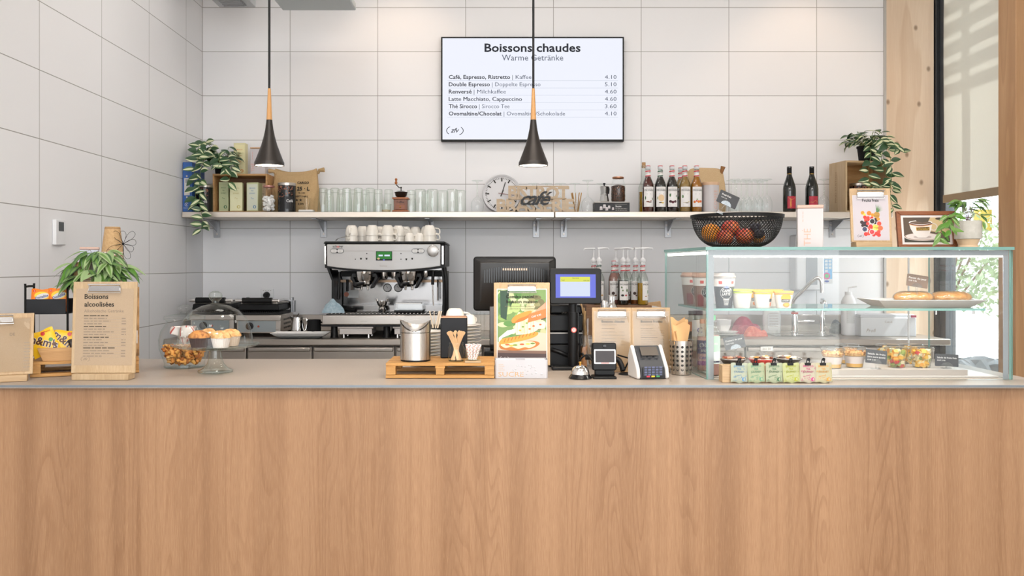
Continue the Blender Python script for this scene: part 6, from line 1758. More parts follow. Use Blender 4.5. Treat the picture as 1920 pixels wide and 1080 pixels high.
m = MB(); m.lathe([(0, 0), (.02, 0), (.02, .003), (0, .003)], 'black_matt', 16); m.build('base', t)

# ------------------------------------------------------------------ snack jar, cake stand
Y = 3.425
t = thing('snack_jar', 'bellied glass jar of snack mix left of the cake dome', 'jar', (PX(346, Y), Y, K))
MB().lathe([(0, .004), (.070, .002), (.078, .006), (.076, .016), (.080, .03), (.096, .075), (.098, .11), (.090, .145), (.072, .172), (.066, .180), (.072, .188)], 'glass', 40).build('glass_body', t)
MB().lathe([(0, .0), (.075, .0), (.078, .005)], 'glass_green', 32).build('base', t)
MB().lathe([(.071, .190), (.080, .192), (.078, .204), (.05, .210), (.02, .214), (.012, .222), (.026, .230), (.03, .238), (.02, .246), (0, .248)], 'glass', 32).build('lid', t)
JX = PX(346, Y)
rr = random.Random(12); m = MB()
cs = ['#d99a4a', '#c9843a', '#e2b06a', '#b8702e', '#e0a858', '#a8642a']
for k in range(260):
    z = .018 + .070 * k / 260; Rm = (.078 if z < .03 else .078 + (z - .03) * .36) - .015
    a = rr.uniform(0, 6.28); q = Rm * rr.random() ** .45
    cc_ = rr.choice(cs); ty = rr.random()
    M_ = tr(q * cos(a), q * sin(a), z) @ rotz(rr.uniform(0, 6)) @ rotx(rr.uniform(-1, 1))
    if ty < .45: m.lathe([(0, -.010), (.006, -.009), (.0075, 0), (.006, .009), (0, .010)], C(cc_, .6), 8, M=M_)
    elif ty < .75: m.sphere((0, 0, 0), (.009, .007, .006), C(cc_, .6), 8, 6, M_)
    else: m.tube([(-.013, 0, 0), (-.005, .004, .001), (.005, .004, 0), (.013, 0, 0)], .0042, C(cc_, .6), 6, M_)
tag(m.build('snack_mix', None, (JX, Y, K)), 'golden brown pretzel and nut mix filling the jar\'s lower part', 'snack mix', None, 'stuff')
ph = [1, 2, 3]
m = MB()
def nap(i, j):
    a = 2 * pi * i
    return ((.052 * (1 - .2 * j) + .010 * sin(3 * a + 5 * j)) * cos(a) * (.3 + .7 * j if j < .5 else 1), (.052 + .008 * sin(4 * a)) * sin(a) * (.3 + .7 * j if j < .5 else 1), .100 + .062 * j + .012 * sin(2 * a + 1) * (1 - j))
m.grid(nap, 40, 14, [('#e8e2de' if (k % 40) % 6 else '#b6504e') and C('#e8e2de' if (k % 40) % 6 else '#c0605c', .8) for k in range(40 * 14)])
tag(m.build('striped_napkin', None, (JX, Y, K), sharp=90), 'white napkin with red stripes stuffed in the jar\'s top', 'napkin')
Y = 3.235
CX = PX(404, Y)
t = thing('cake_stand', 'glass cake stand on a trumpet foot with muffins', 'cake stand', (CX, Y, K))
MB().lathe([(0, .002), (.052, .002), (.064, .004), (.064, .010), (.045, .020), (.030, .038), (.0245, .060), (.022, .090), (.028, .0945)], 'glass_green', 40).build('foot', t)
MB().lathe([(0, .0950), (.120, .0952), (.150, .102), (.161, .108), (.160, .112), (.148, .1045), (.120, .1010), (0, .1005)], 'glass', 56).build('plate', t)
t = thing('glass_dome', 'clear glass dome with a ball knob over the muffins', 'dome', (CX, Y, K + .1052))
MB().lathe([(.137, 0), (.136, .02), (.130, .060), (.113, .100), (.085, .130), (.050, .148), (.018, .155), (.012, .158)], 'glass', 56).build('bell', t)
MB().lathe([(.012, .1582), (.013, .166), (.022, .174), (.0255, .186), (.021, .197), (.010, .203), (0, .204)], 'glass_green', 28).build('knob', t)
def muffin(px, y, lb, case, top, r=.034, h=.052):
    t = thing('muffin', lb, 'muffin', (PX(px, y), y, K + .1012 + .0004))
    m = MB(); m.grid(lambda i, j: ((r * (.78 + .26 * j) * (1 + .02 * cos(2 * pi * i * 26))) * cos(2 * pi * i), (r * (.78 + .26 * j) * (1 + .02 * cos(2 * pi * i * 26))) * sin(2 * pi * i), h * .72 * j), 104, 4, case); m.lathe([(0, 0), (r * .78, 0)], case, 26); m.build('paper_case', t, sharp=80)
    rr = random.Random(int(px)); pz = [rr.uniform(0, 6) for _ in range(4)]
    m = MB(); m.grid(lambda i, j: ((r * 1.10 * sin(pi / 2 * (1 - j)) ** .8 if j < 1 else 0) * cos(2 * pi * i) * (1 + .05 * sin(6 * pi * i * 2 + pz[0])), (r * 1.10 * sin(pi / 2 * (1 - j)) ** .8 if j < 1 else 0) * sin(2 * pi * i) * (1 + .05 * sin(5 * pi * i * 2 + pz[1])), h * .70 + h * .48 * sin(pi / 2 * j) * (1 + .10 * sin(9 * i * 6.28 / 2 + 8 * j + pz[2]))), 32, 12, top); m.build('cake', t, sharp=90)
    return t
muffin(373, Y - .055, 'chocolate muffin in a dark brown paper case, at the left', C('#3a2420', .7), 'muffin_top')
muffin(414, Y - .062, 'pale muffin in a white streaked case, front right', C('#d9cfc6', .7), 'muffin_pale')
muffin(433, Y + .02, 'pale muffin in a light case, at the right rear', C('#cbb8a4', .7), 'muffin_pale')
muffin(392, Y + .045, 'muffin in a dark case at the rear middle', C('#43302a', .7), 'muffin_pale')

# ------------------------------------------------------------------ middle group
pm = Vector((PX(825, 3.075), 3.075, K))
PL2 = (PX(926, 3.075) - PX(722, 3.075))
pallet('display pallet with the steel bin and stirrer jars in the counter\'s middle', pm, 0, PL2, .25, .055, 5)
ZM = K + .055 + .0004
Y = 3.16
t = thing('table_bin', 'brushed steel swing-lid table bin on the middle pallet', 'bin', (PX(779, Y), Y, ZM))
r = .056; H = .150
def binf(i, j):
    a = 2 * pi * i; top = H - .040 * max(0, -sin(a)) ** 1.6 * 1.0 - .02 * max(0, sin(a)) ** 2
    z = .106 + (top - .106) * j
    return (r * cos(a), r * sin(a), z)
MB().lathe([(0, .006), (r, .006), (r, .104)], 'steel_v', 48).build('body', t)
m = MB(); m.grid(binf, 64, 10, 'steel_v'); m.grid(lambda i, j: (lambda p: (p[0] * .965, p[1] * .965, p[2]))(binf(i, j)), 64, 10, 'steel_v'); m.build('collar', t, sharp=60)
m = MB(); m.grid(lambda i, j: (r * .95 * (2 * i - 1), r * .95 * (2 * j - 1) * (1 - (2 * i - 1) ** 2) ** .5, .114 + .032 * (2 * i - 1) ** 2 + .004 * j), 24, 10, 'steel'); m.build('swing_lid', t, sharp=80)
MB().lathe([(0, 0), (r * .97, 0), (r * .97, .0058), (0, .0058)], 'black', 32).build('base_ring', t)
MB().lathe([(.0035, 0), (.003, .003), (0, .0035)], 'chrome', 12, M=tr(0, -r, .1085) @ rotx(pi / 2)).build('rivet', t)
Y = 3.27
t = thing('napkin_holder', 'tall black box with a copper rim standing behind the stirrer jar', 'box', (PX(851.5, Y), Y, ZM))
w2, h = 24.5 * Y / FPX, PZ(593, Y) - ZM
MB().box2((-w2, -.035, 0), (w2, .035, h - .004), 'charcoal').build('body', t, bevel=.004)
m = MB()
m.box2((-w2 + .001, -.034, h - .0038), (w2 - .001, -.030, h), 'copper'); m.box2((-w2 + .001, .030, h - .0038), (w2 - .001, .034, h), 'copper'); m.box2((-w2 + .001, -.030, h - .0038), (-w2 + .005, .030, h), 'copper'); m.box2((w2 - .005, -.030, h - .0038), (w2 - .001, .030, h), 'copper')
m.build('copper_rim', t)
# jar of stirrers
Y = 3.135
t = thing('stirrer_jar', 'small glass jar holding wooden stirrers on the middle pallet', 'jar', (PX(855.5, Y), Y, ZM))
MB().lathe([(0, .003), (.026, .002), (.030, .006), (.0305, .048), (.028, .054), (.0255, .058), (.0265, .060), (.0255, .063), (.0265, .066), (.0255, .070)], 'glass', 28).build('glass_body', t)
MB().lathe([(0, .0005), (.026, .0005), (.029, .004), (0, .005)], 'glass_green', 24).build('base', t)
rr = random.Random(3)
SJ = Vector((PX(855.5, Y), Y, ZM))
first = None
for k in range(14):
    a = 2 * pi * k / 14 + rr.uniform(-.2, .2)
    b0 = Vector((.018 * cos(a + 2.6), .018 * sin(a + 2.6), .006)); b1 = Vector((.030 * cos(a), .022 * sin(a), .108 + rr.uniform(-.006, .006)))
    zd = (b1 - b0).normalized(); xd = zd.cross(Vector((0.3 * sin(k), 1, .2))).normalized(); yd = zd.cross(xd)
    M_ = Matrix((xd, yd, zd)).transposed().to_4x4(); M_.translation = SJ + b0
    if first is None:
        m = MB(); m.box((0, 0, .050), (.0062, .0014, .100), C('#d9b184', .7)); m.prism([(-.0045, .100), (.0045, .100), (.0052, .110), (0, .113), (-.0052, .110)], -.0007, .0007, C('#d9b184', .7), front())
        first = m.build('wooden_stirrer'); o = first
    else:
        o = first.copy(); COL.objects.link(o)
    o.matrix_world = M_
    tag(o, 'flat wooden stirrer standing in the small glass jar', 'stirrer', 'wooden stirrers in the glass jar')
# sugar stick glass on a coaster
Y = 3.11
t = thing('wooden_coaster', 'square wooden coaster under the glass of sugar sticks', 'coaster', (PX(887, Y), Y, ZM))
MB().box2((-.029, -.030, 0), (.029, .030, .006), 'oak_x').build('board', t, bevel=.001)
SG = Vector((PX(886, Y), Y, ZM + .0064))
t = thing('sugar_glass', 'small glass of red-dotted sugar sticks on the wooden coaster', 'glass', SG)
MB().lathe([(0, .002), (.022, .002), (.0255, .008), (.0262, .036), (.0285, .037), (.0285, .043), (.0262, .043)], 'glass_green', 28).build('bowl', t)
first = None
for k in range(9):
    a = 2 * pi * k / 9 + .2
    b0 = Vector((.012 * cos(a), .012 * sin(a), .004)); b1 = Vector((.026 * cos(a) + .004, .016 * sin(a), .058 + .006 * sin(3 * k)))
    zd = (b1 - b0).normalized(); xd = zd.cross(Vector((0, 1, .1))).normalized(); yd = zd.cross(xd)
    M_ = Matrix((xd, yd, zd)).transposed().to_4x4(); M_.translation = SG + b0
    if first is None:
        m = MB(); m.tube([(0, 0, 0), (0, 0, .056)], .0042, C('#eeeae6', .7), 10)
        for q in range(8):
            for s_ in range(3): 
                aa = 2.1 * s_ + (q % 2) * 1.05; m.add([(.0044 * cos(aa + da), .0044 * sin(aa + da), .004 + .0065 * q + dz) for da, dz in ((-.35, 0), (.35, .001), (.35, .004), (-.35, .003))], [(0, 1, 2, 3)], C('#d23a36', .6))
        first = m.build('sugar_stick'); o = first
    else: o = first.copy(); COL.objects.link(o)
    o.matrix_world = M_
    tag(o, 'white sugar stick with red dots standing in the small glass', 'sugar stick', 'sugar sticks in the small glass')
# saucer stacks behind the pallet
def saucer(px, Y, z, rz, lb, grp, proto=[None]):
    if proto[0] is None:
        w_ = .070
        m = MB(); m.lathe([(0, .0025), (.036, .002), (.038, 0), (.060, .006), (.0735, .0115), (.0725, .0128), (.050, .0062), (0, .005)], 'porcelain', 32)
        proto[0] = m.build('saucer', None, (PX(px, Y), Y, z), rz); o = proto[0]
    else:
        o = proto[0].copy(); COL.objects.link(o); o.location = (PX(px, Y), Y, z); o.rotation_euler[2] = rz
    tag(o, lb, 'saucer', grp)
nn = 'lowest second third fourth fifth sixth seventh eighth ninth tenth eleventh twelfth thirteenth'.split()
Y = 3.49
n2 = 13
for k in range(n2): saucer(869, Y, K + .0128 * k, .1 * k, ('topmost' if k == n2 - 1 else nn[k]) + ' white saucer of the stack right of the black box', 'saucer stack right of the black box')
n1 = 11
for k in range(n1): saucer(799, Y, K + .0128 * k, .1 * k, ('topmost' if k == n1 - 1 else nn[k]) + ' white saucer of the stack between bin and black box', 'saucer stack left of the black box')
zt_ = K + .0128 * n2 + .003
dup(CUPA, (PX(853, Y), Y, zt_), .3, 'upturned white cup on the saucers just above the black box', 'white cups behind the black box').scale = (1.0, 1.0, .95)
dup(CUPB, (PX(881, Y - .01), Y - .01, zt_), .9, 'small upturned espresso cup on the saucers right of the black box', 'white cups behind the black box').scale = (.8, .8, .7)
t = thing('stirrer_jar', 'tiny glass jar with stirrers on the saucers behind the bin', 'jar', (PX(816, Y), Y, K + .0128 * n1 + .003))
MB().lathe([(0, .001), (.02, .001), (.022, .04)], 'glass', 20).build('glass_body', t)
m = MB()
for k in range(8): m.box((0, 0, .040), (.004, .0012, .07), C('#d9c9b4', .7), tr(.010 * cos(k * .8), .010 * sin(k * .8), .003) @ rotz(k) @ roty(.22))
m.build('wooden_stick', t)

# ------------------------------------------------------------------ till
Y = 3.58
t = thing('till_monitor', 'black touchscreen till seen from behind, standing above the poster', 'monitor', (PX(965, Y), Y, K))
k = Y / FPX
def mu(px): return (px - 965) * k
def mv(py): return PZ(py, Y) - K
m = MB(); m.prism(rrect(mu(887.5), mv(583), mu(1042.5), mv(481), .014), -.030, -.002, 'black'); m.build('bezel_frame', t, bevel=.006)
sh = MB(); sh.add([(mu(890), .0, mv(580)), (mu(1040), .0, mv(580)), (mu(1040), .0, mv(486)), (mu(890), .0, mv(486)), (mu(901), -.022, mv(562)), (mu(1029), -.022, mv(562)), (mu(1029), -.022, mv(492)), (mu(901), -.022, mv(492))],
       [(4, 5, 6, 7), (0, 1, 5, 4), (1, 2, 6, 5), (2, 3, 7, 6), (3, 0, 4, 7)], C('#1d1b1a', .35)); sh.build('rear_shell', t, bevel=.004)
m = MB(); FF = front(0, -.0225, 0)
for i in range(27):
    px = 908 + i * 4.4; top = 499 + 7 * abs(i - 13) ** 2 / 169
    m.rect(mu(px), mv(530), mu(px + 2), mv(top), 'black_gloss', FF)
for i in range(11):
    px = 942.5 + i * 4.3; m.rect(mu(px), mv(507), mu(px + 2.4), mv(503), C('#b79d86', .3, .6), FF, .0005)
m.build('vent_grille', t)
MB().box2((mu(918), -.02, .075), (mu(932), .02, mv(583) + .02), C('#6d6a68', .3, .9)).build('column', t, bevel=.003)
MB().box2((mu(919), -.024, .055), (mu(932), .024, .078), 'black').build('joint', t, bevel=.003)
MB().box2((mu(908), -.07, 0), (mu(1010), .08, .054), 'black').build('base', t, bevel=.006)
# receipt printer / till boxes
Y = 3.42
t = thing('receipt_printer', 'black receipt printer block behind the customer display pole', 'printer', (PX(1062, Y), Y, K))
k = Y / FPX; pu = lambda px: (px - 1062) * k; pv = lambda py: PZ(py, Y) - K
MB().box2((pu(1030), 0, 0), (pu(1093), .12, pv(646)), 'black').build('cash_drawer', t, bevel=.004)
MB().box2((pu(1030), .004, pv(645.6)), (pu(1093), .12, pv(622)), 'charcoal').build('lower_case', t, bevel=.004)
MB().box2((pu(1030), .0, pv(621.6)), (pu(1093), .12, pv(590)), 'black').build('printer_body', t, bevel=.005)
MB().prism([(pu(1030), pv(589.6)), (pu(1093), pv(589.6)), (pu(1091), pv(572)), (pu(1032), pv(570))], -.12, -.012, 'black').build('cover', t, bevel=.008)
MB().box2((pu(1031), -.004, pv(625.5)), (pu(1092), -.0005, pv(623.5)), C('#8d8780', .3, .7)).build('trim_strip', t)
m = MB(); m.text('EPSON', .012, C('#d8d4d0'), front(pu(1053), -.0015, pv(588)), 0, 0, 0, 'L', .02); m.build('lettering', t)
MB().tube(catmull([(pu(1034), -.006, pv(655)), (pu(1050), -.015, pv(660)), (pu(1066), -.012, pv(667)), (pu(1080), -.012, pv(668)), (pu(1094), -.02, pv(662))], 5), .0085, 'black', 8).build('cable', t)
# poster clipboard
YB = YC(697)
t, F, bx, p = clipboard('clipboard poster of a melted cheese panini before the till', 979, YB, .216, .318, .09, 'oak', False, 'paper_white', .90, .905, 0, 0, None, .5, .02)
u0, v0, u1, v1 = bx; W, H = u1 - u0, v1 - v0
a = .004; pu0, pu1, pv0, pv1 = u0 + a, u1 - a, v0 + a, v1 - a
q = MB(); PW, PH = pu1 - pu0, pv1 - pv0
def Q(x, y): return (pu0 + PW * x, pv0 + PH * y)
q.poly([Q(0, 0), Q(1, 0), Q(1, 1), Q(0, 1)], C('#6f8f52', .5), F, .0004)
rr = random.Random(6)
for i in range(60):
    x, y = rr.random(), rr.uniform(.40, 1)
    c_ = rr.choice(['#4f7a44', '#86a95c', '#a9c07c', '#3e5f3c', '#5c8a4a', '#c4cfa0']) if x < .62 else rr.choice(['#b7b98c', '#8a8a5e', '#d0caa6', '#6b6a48'])
    ax, ay = rr.uniform(.04, .13), rr.uniform(.03, .08)
    x = min(max(x, ax), 1 - ax); y = min(max(y, ay), 1 - ay)
    q.ell(*Q(x, y), PW * ax, PH * ay, C(c_, .6), F, .0005 + i * 4e-6, 18)
q.poly([Q(.06, .62), Q(.18, .58), Q(.24, .99), Q(.05, .99)], C('#2f4a3a', .6), F, .0009)
q.poly([Q(0, 0), Q(1, 0), Q(1, .16), Q(0, .17)], C('#4a3c3c', .6), F, .0010); q.poly([Q(0, .17), Q(1, .16), Q(1, .40), Q(.78, .42), Q(.1, .30), Q(0, .28)], C('#c9bda8', .6), F, .00098)
q.poly([Q(.02, .26), Q(.10, .34), Q(.40, .42), Q(.72, .46), Q(.66, .5), Q(.2, .44), Q(.02, .34)], C('#dfe0cf', .6), F, .00102)
q.poly([Q(0, .17), Q(1, .155), Q(1, .12), Q(0, .135)], C('#7a5f52', .6), F, .0011)
def blob(pts, c_, w_): q.poly([(p_.x, p_.y) for p_ in catmull([Vector((*Q(*p_), 0)) for p_ in pts + [pts[0]]], 5)[:-1]], C(c_, .55), F, w_)
blob([(.03, .22), (.10, .18), (.35, .165), (.62, .18), (.80, .22), (.86, .27), (.7, .30), (.4, .28), (.08, .27)], '#b9702f', .0013)      # lower crust
blob([(.06, .235), (.16, .20), (.28, .215), (.42, .19), (.56, .21), (.66, .20), (.78, .245), (.7, .29), (.35, .285), (.1, .275)], '#f0e2b0', .0015)
for (x, y, c_) in ((.2, .245, '#d9663a'), (.36, .24, '#6f8f3a'), (.5, .25, '#c9532f'), (.62, .255, '#e9c25a'), (.72, .262, '#5f7f3a'), (.28, .23, '#e0b04a')): q.ell(*Q(x, y), PW * .05, PH * .012, C(c_), F, .0016, 12)
blob([(.03, .28), (.12, .33), (.40, .36), (.62, .40), (.80, .42), (.83, .385), (.70, .335), (.45, .29), (.15, .255), (.04, .255)], '#e0983c', .0017)
for i in range(9):
    x = .12 + .075 * i; q.poly([Q(x, .275 + .013 * i), Q(x + .02, .275 + .013 * i), Q(x + .05, .325 + .012 * i), Q(x + .03, .325 + .012 * i)], C('#b86a22'), F, .0019)
blob([(.38, .38), (.36, .46), (.40, .60), (.56, .62), (.70, .60), (.82, .55), (.98, .56), (.96, .47), (.84, .46), (.78, .43), (.6, .39)], '#f2e6bf', .0018)
for i in range(12): 
    x = .40 + .03 * i; q.poly([Q(x, .40), Q(x + .010, .40), Q(x + .014, .58), Q(x + .002, .58)], C(rr.choice(['#e9d79a', '#fbf3d8', '#d9c07a', '#c8a860'])), F, .0020)
for (x, y, c_) in ((.52, .49, '#6f8f4a'), (.66, .46, '#d0703a'), (.46, .44, '#e2a94a'), (.74, .50, '#d9603a'), (.88, .52, '#c9532f'), (.6, .54, '#7f9a4a')): q.ell(*Q(x, y), PW * .028, PH * .013, C(c_), F, .0021, 10)
blob([(.29, .55), (.30, .60), (.42, .66), (.66, .71), (.70, .685), (.60, .64), (.44, .60), (.34, .545)], '#d98f3a', .0022)
blob([(.31, .535), (.34, .59), (.46, .615), (.62, .655), (.66, .63), (.55, .58), (.42, .55)], '#c46f2a', .00215)
blob([(.72, .69), (.80, .72), (.98, .82), (.995, .84), (.995, .74), (.92, .70), (.80, .675), (.73, .672)], '#c9977a', .0023)      # fingers
blob([(.70, .672), (.76, .700), (.79, .690), (.75, .668)], '#e2b8a0', .0025)
q.poly([Q(.62, .545), Q(.998, .62), Q(.998, .74), Q(.64, .665)], C('#e8753a', .5), F, .0026)
q.text('CHF 9.90', PH * .036, 'paper_white', F @ tr(*Q(.80, .628), 0) @ Matrix.Rotation(.26, 4, 'Z'), 0, 0, .0030, 'C', .02)
q.text('Combo panini –', PH * .062, 'ink', F, *Q(.50, .885), .0028, 'C', .02, fit=PW * .66); q.text('boisson maison', PH * .062, 'ink', F, *Q(.50, .815), .0028, 'C', .02, fit=PW * .64)
q.text('un panini et une délicieuse boisson maison', PH * .026, 'ink_soft', F, *Q(.52, .765), .0028, 'C', 0, fit=PW * .74); q.text('pour vous remettre d\'aplomb', PH * .026, 'ink_soft', F, *Q(.5, .732), .0028, 'C', 0, fit=PW * .5)
logo(q, *Q(.135, .055), .022, 'paper_white', F, .0028)
q.build('printed_picture', p)
# sugar box
Y = 3.118
t = thing('sugar_box', 'white enamel box lettered SUCRE standing before the panini poster', 'box', (PX(977, Y), Y, K))
w2, h, d2 = 49 * Y / FPX, 34.5 * Y / FPX, .034
pts = rrect(-w2, -d2, w2, d2, .008); m = MB()
m.prism(pts, 0, h, 'white_enamel', Matrix.Identity(4)); m.f.pop(1); m.m.pop(1); m.build('body', t)
pi_ = rrect(-w2 + .002, -d2 + .002, w2 - .002, d2 - .002, .006); m = MB(); m.prism(pi_, .004, h - .0004, 'white_enamel', Matrix.Identity(4)); m.f.pop(1); m.m.pop(1); m.build('inner_wall', t)
m = MB(); F = front(0, -d2 - .0004, 0); BE = C('#c9a06a', .5); m.text('SUCRE', .0245, BE, F, -w2 + .012, .006, 0, 'L', -.005, fit=.091)
for q_, s_ in enumerate(('SUGAR', 'ZUCKER', 'SUCRE', 'AZUCAR')): m.text(s_, .0055, BE, F, -w2 + .013, .0475 - .0065 * q_, 0, 'L', 0)
m.build('lettering', t)
m = MB(); rr = random.Random(9)
for q_ in range(26): m.sphere((rr.uniform(-.03, .085), -d2, rr.uniform(.012, .05)), (.0035, .0012, .0025), 'white_enamel', 8, 6)
m.build('embossed_dot', t)
for x in (-.055, .05):
    m = MB(); m.box((x, -.002, h - .006), (.07, .05, .008), C('#e9e6e2' if x < 0 else '#d8d5d4', .7)); tag(m.build('sugar_packet', None, t.location), ('left' if x < 0 else 'right') + ' pile of flat white sugar packets in the SUCRE box', 'sugar', 'sugar packets in the white box')
# service bell
Y = 3.08
t = thing('service_bell', 'chrome counter bell on a black base before the display pole', 'bell', (PX(1088, Y), Y, K))
MB().lathe([(0, 0), (.040, 0), (.042, .003), (.034, .015), (.0, .016)], 'black_gloss', 36).build('base', t)
MB().lathe([(.033, .0165), (.0325, .024), (.028, .037), (.018, .046), (.008, .049), (0, .0495)], 'chrome', 36).build('dome', t)
MB().lathe([(.004, .0496), (.004, .054), (.006, .056), (.006, .060), (0, .062)], 'brass', 14).build('button', t)
# customer display
Y = 3.36
t = thing('customer_display', 'small lit customer display on a thick black pole', 'display', (PX(1075, Y), Y, K))
k = Y / FPX; cu = lambda px: (px - 1075) * k; cv_ = lambda py: PZ(py, Y) - K
m = MB(); m.box2((cu(1034), -.045, 0), (cu(1084), .022, .014), 'black'); m.build('foot_plate', t, bevel=.004)
MB().tube([(0, 0, .0142), (0, 0, cv_(585))], .021, 'black', 28).build('pole', t)
MB().tube([(-.002, 0, cv_(585)), (-.002, 0, cv_(560))], .0165, 'black', 24).build('neck', t)
L = tr(cu(1078), -.03, cv_(536)) @ rotx(-.06) @ rotz(.04)
hw, hh = 48 * k, 33 * k
m = MB(L); m.prism(rrect(-hw, -hh, hw, hh, .008), -.022, 0, 'black', front()); m.build('screen_case', t, bevel=.003)
m = MB(L); F = front(0, -.0006, 0); m.rect(-hw * .78, -hh * .66, hw * .78, hh * .66, 'pos_blue', F); m.rect(-hw * .60, -hh * .58, hw * .56, hh * .52, 'pos_white', F, .0004); m.rect(-hw * .60, hh * .24, hw * .56, hh * .52, 'pos_yellow', F, .0008)
m.text('Bienvenue', .006, 'screen_ink', F, 0, hh * .42, .0012, 'C'); m.text('Total', .006, 'screen_ink', F, -hw * .56, hh * .30, .0012, 'L'); m.text('0.00 CHF', .006, 'screen_ink', F, hw * .53, hh * .28, .0012, 'R'); m.build('lit_screen', t)
m = MB(); F = front(-.0, -.0214, cv_(618)); m.ell(0, 0, .0105, .0105, C('#d8574c', .4), F, 0, 20); m.ell(0, 0, .007, .007, 'paper_white', F, .0006, 16); m.rect(-.0012, -.003, .0012, .004, C('#d8574c'), F, .001); m.build('round_sticker', t)
# straw jar
Y = 3.48
t = thing('straw_jar', 'clear plastic jar of kraft straws beside the printer', 'jar', (PX(1102, Y), Y, K))
MB().lathe([(0, .002), (.026, .002), (.030, .01), (.034, PZ(598, Y) - K)], 'clear_plastic', 24).build('jar_body', t)
h = PZ(566, Y) - K
for k_ in range(6):
    a = k_ * 1.05; m = MB(); m.tube([(.018 * cos(a), .018 * sin(a), .005), (-.020 - .008 * cos(a), .02 * sin(a + 1), h - .012 * k_)], .0035, C('#cfa978', .7), 8); m.build('straw', t)
t = thing('plastic_bag', 'crumpled clear plastic bag of lids beside the straws', 'bag', (PX(1101, Y - .10), Y - .10, K))
m = MB(); m.grid(lambda i, j: (.026 * (1 + .15 * sin(18 * i) * sin(9 * j)) * cos(6.283 * i) * (1 - .5 * max(0, j - .7)), .02 * (1 + .15 * sin(25 * i)) * sin(6.283 * i), .13 * j), 30, 12, 'clear_plastic'); m.build('bag', t)
t = thing('kraft_sleeve', 'folded brown cardboard sleeve beside the display pole', 'cardboard', (PX(1094, 3.40), 3.40, K))
MB().prism([(-.008, 0), (.014, 0), (.010, .05), (.014, .088), (-.004, .080), (-.010, .04)], -.004, .004, C('#b5793f', .8)).build('sleeve', t)
# barcode scanner
Y = 3.105
t = thing('barcode_scanner', 'black barcode scanner with a dark red window on a stand', 'scanner', (PX(1134, Y), Y, K))
MB().box2((-.047, -.045, 0), (.037, .03, .008), 'black').build('base', t, bevel=.003)
m = MB(); m.box2((-.036, .0, .008), (.036, .02, .03), 'black'); m.build('stand', t, bevel=.003)
L = tr(-.001, -.004, .026) @ rotx(-.08)
m = MB(L); m.prism(rrect(-.0435, 0, .0435, .100, .008), -.035, 0, 'black'); m.build('housing', t, bevel=.004)
m = MB(L); F = front(0, -.0005, 0); m.prism(rrect(-.038, .024, .040, .076, .004), 0, .0025, C('#c9c5c1', .3, .6), F); m.rect(-.0335, .029, .0355, .0715, C('#1c0c09', .35), F, .003); m.rect(-.014, .0252, .017, .0278, C('#a8352c'), F, .003); m.build('window_frame', t)
m = MB(L); m.lathe([(.007, 0), (.006, .004), (0, .005)], 'black_gloss', 16, M=tr(.0, 0, .088) @ rotx(pi / 2)); m.build('sensor', t)
m = MB(); m.tube(catmull([(-.036, .01, .05), (-.06, .05, .075), (-.085, .06, .055), (-.09, .08, .02), (-.07, .11, .01)], 6), .0035, 'black', 8); m.build('cable', t)
t = thing('cable_sleeve', 'thick black cable sleeve curling behind the scanner', 'cable', (PX(1134, 3.2), 3.2, K))
m = MB(); m.tube(catmull([(-.07, .02, .062), (-.02, .02, .060), (.045, .02, .055), (.062, .01, .035), (.068, .0, .013)], 8), .0105, 'black', 12)
m.tube(catmull([(.05, .02, .07), (.09, .03, .058), (.13, .02, .05)], 6), .003, 'black', 8); m.tube(catmull([(.07, .0, .01), (.09, .0, .05), (.105, .02, .066), (.125, .03, .062)], 6), .003, 'black', 8)
m.build('sleeve', t)
MB().lathe([(0, 0), (.035, 0), (.03, .004), (0, .005)], 'black_matt', 24, c=(.085, -.0, 0)).build('grommet', t)
# card terminal
Y = 3.10
t = thing('card_terminal', 'grey and white card payment terminal with coloured keys', 'card terminal', (PX(1217, Y), Y, K), .16)
def side(x0, x1, mat, gr=0.0):
    o_ = [(-.040 - gr, 0), (.060 + gr, 0), (.062 + gr, .075), (.040, .112 + gr), (.028, .114 + gr), (-.036 - gr, .040), (-.044 - gr, .010)]
    m = MB(); m.add([(x0, a_, b_) for a_, b_ in o_] + [(x1, a_, b_) for a_, b_ in o_], [tuple(range(6, -1, -1)), tuple(range(7, 14))] + [(i, (i + 1) % 7, 7 + (i + 1) % 7, 7 + i) for i in range(7)], mat); return m
side(-.046, .046, C('#34363a', .4)).build('housing', t, bevel=.004)
for s_ in (-1, 1): side(s_ * .0465, s_ * .060, C('#dcdad8', .35), .003).build('side_shell', t, bevel=.006)
L = tr(0, -.0405, .040) @ rotx(-.71)      # sloping face
m = MB(); m.box2((-.040, -.0475, .010), (.040, -.042, .044), C('#202226', .35)); m.build('card_slot', t, bevel=.002)
kf = MB(); F0 = front(0, -.0478, 0)
for i in range(5):
    for j in range(4): kf.rect(-.034 + i * .0138, .040 - j * .0085, -.0235 + i * .0138, .046 - j * .0085, C('#4d5470' if (i + j) % 2 else '#5a6180', .4), F0, .0004)
for i, c_ in enumerate(('#c8324a', '#e2c52c', '#3f9a5c')): kf.rect(-.026 + i * .018, .0085, -.0135 + i * .018, .0135, C(c_, .4), F0, .0006)
kf.build('keypad', t)
sc = MB(L); sc.rect(-.032, .050, .032, .088, C('#5e5750', .25), front(0, -.006, 0)); 
for i in range(3): sc.rect(-.034 + i * .024, .040, -.018 + i * .024, .046, C('#1c1d20'), front(0, -.006, 0), .0006)
sc.build('display', t)
